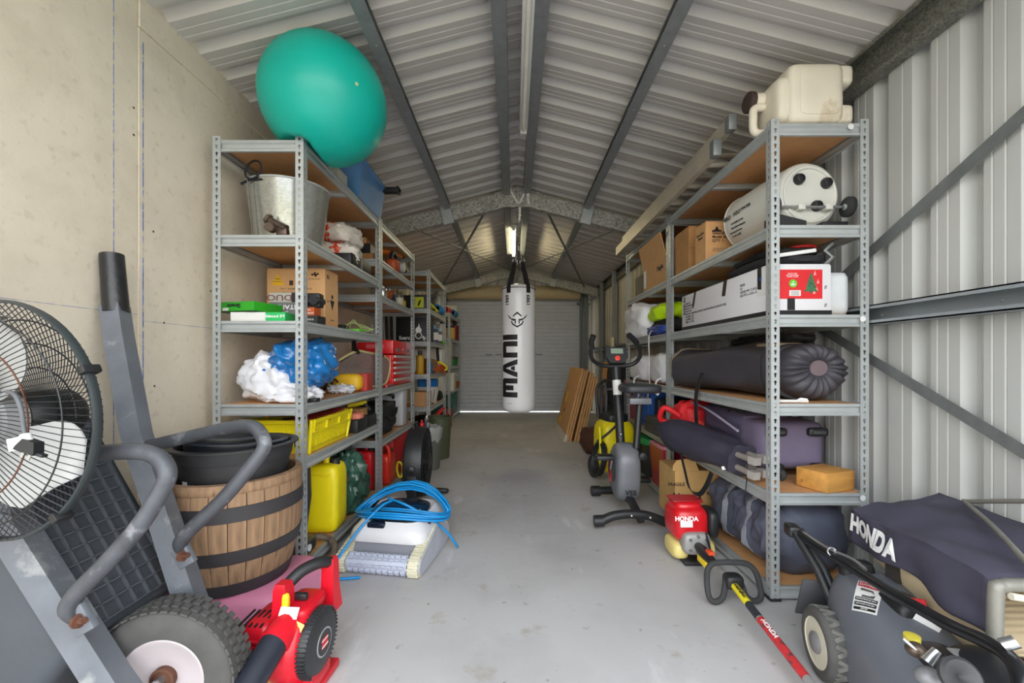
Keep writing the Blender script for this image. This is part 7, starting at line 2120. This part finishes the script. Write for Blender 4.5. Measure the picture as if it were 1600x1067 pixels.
# beige mesh bag under the cover
rings = []
for (z, x0_, x1_, y0_, y1_) in ((.26, 1.13, 1.45, .975, 1.05), (.30, 1.12, 1.47, .975, 1.22), (.345, 1.112, 1.49, .975, 1.40), (.455, 1.105, 1.50, .975, 1.49)):
    sh_ = (z - .32) * .0
    rings.append([V((x0_, y0_, z)), V((x1_, y0_, z)), V((x1_ + .03, y1_, z + .0)), V((x0_ + .10 * (y1_ - .975) / .51, y1_, z))])
mb = MB().loft(rings, cap=False); 
mb.add(rings[0], [(0, 1, 2, 3)])
# leave the near mouth open: drop faces of the near side
mb2 = MB(); mb2.v = mb.v; mb2.f = [f for f in mb.f if not (len(f) == 4 and all(abs(mb.v[i].y - .98) < .02 for i in f))]; mb2.mi = [0] * len(mb2.f)
ms = part(t, 'mesh_bag', mb2, mesh_m, 30, True)
md = ms.modifiers.new('thickness', 'SOLIDIFY'); md.thickness = .003
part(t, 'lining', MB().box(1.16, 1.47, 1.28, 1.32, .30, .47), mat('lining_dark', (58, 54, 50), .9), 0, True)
fr_ = mat('frame_tube', (132, 130, 122), .5, .3, .15, 20, c2=(120, 100, 80), thr=.62)
part(t, 'frame', MB().tube(cr([V((1.088, .955, .16)), V((1.085, .952, .46)), V((1.10, .95, .492)), V((1.16, .945, .498)), V((1.45, .925, .515)), V((1.49, .925, .49)), V((1.50, .925, .16))], 5), .0145, 12), fr_, 60, True)
part(t, 'frame', MB().tube([V((1.10, .935, .478)), V((1.16, .928, .470)), V((1.46, .912, .485))], .008, 10), mat('frame_cream', (206, 200, 180), .5), 60, True)
part(t, 'handle_rod', MB().tube(cr([V((1.147, .93, .535)), V((1.30, 1.14, .545)), V((1.46, 1.362, .540)), V((1.468, 1.36, .545)), V((1.45, 1.2, .60)), V((1.43, 1.0, .66))], 4), .007, 10), fr_, 60, True)
part(t, 'red_flap', MB().prism([(-.085, .035), (.0, .06), (.02, -.02), (.06, -.085), (-.02, -.05), (-.075, .0)], 0, .004, frame(P(1445, 972, 1.15), (.45, -.9, 0), (.1, 0, 1))), mat('red_cloth', (206, 34, 44), .6), 0, True)
part(t, 'care_label', MB().box(-.026, .026, -.018, .018, 0, .001, 0, frame(P(1446, 978, 1.13), (.5, -.8, -.35), (.1, .1, 1))), whitep, 0, True)
# lettering on the left skirt, running down to the near end
d0, d1 = P(1352, 826, 1.42), P(1404, 890, 1.25)
def skirt_pt(v, q):
    j = v * NY; j0 = min(NY - 1, int(j)); f_ = j - j0
    k = max(1, min(NS_, round(q * NS_))) - 1
    return sk[k][j0].lerp(sk[k][j0 + 1], f_)
loc_ = V(t.location)
skm = MB()
skm.add([p - loc_ for row in ([[top[j][0] for j in range(NY + 1)]] + sk) for p in row],
        [(k * (NY + 1) + j, k * (NY + 1) + j + 1, (k + 1) * (NY + 1) + j + 1, (k + 1) * (NY + 1) + j) for k in range(NS_) for j in range(NY)])
ptx = onto(skm, (1, .25, 0))
a_, b_ = skirt_pt(.97, .40), skirt_pt(.56, .66)
MT = frame((a_ + b_) / 2 - loc_ + V((-.05, -.0125, .004)), (b_ - a_), (0, 0, 1))
text(t, 'HONDA', .074, MT, inkw, .0042, world=False, sx=(b_ - a_).length / .262, proj=lambda p, l: ptx(p, .005))
# ------------------------------------------------------------------ groups of repeated things
GROUPS = {'shelving_unit': 'galvanised boltless shelving units along both walls', 'plant_pot': 'black pots nested in the half barrel',
          'bin': 'bins on the floor beside the third unit', 'flattened_carton': 'flattened cartons leaning at the back right',
          'foam_roll': 'foam rolls on the far left shelves', 'paper_sack': 'white paper sacks in the black tray',
          'aerosol_can': 'aerosol cans in the grey lined bin', 'price_sticker': 'round stickers on the nearest right shelving',
          'fluorescent_light': 'fluorescent lights under the ridge', 'wrapped_pack': 'white wrapped packs on the far right unit',
          'tin': 'tins on the left shelves', 'fuel_can': 'fuel cans on the bottom shelf', 'wedge': 'black blocks under the water barrel',
          'jerrycan': 'plastic jerrycans', 'bottle': 'bottles on the left shelves'}
for o_ in list(COL.objects):
    if o_.parent is None and o_.get('label') and not o_.get('group'):
        k_ = o_.name.split('.')[0]
        if k_ in GROUPS: o_['group'] = GROUPS[k_]
flush_texts()
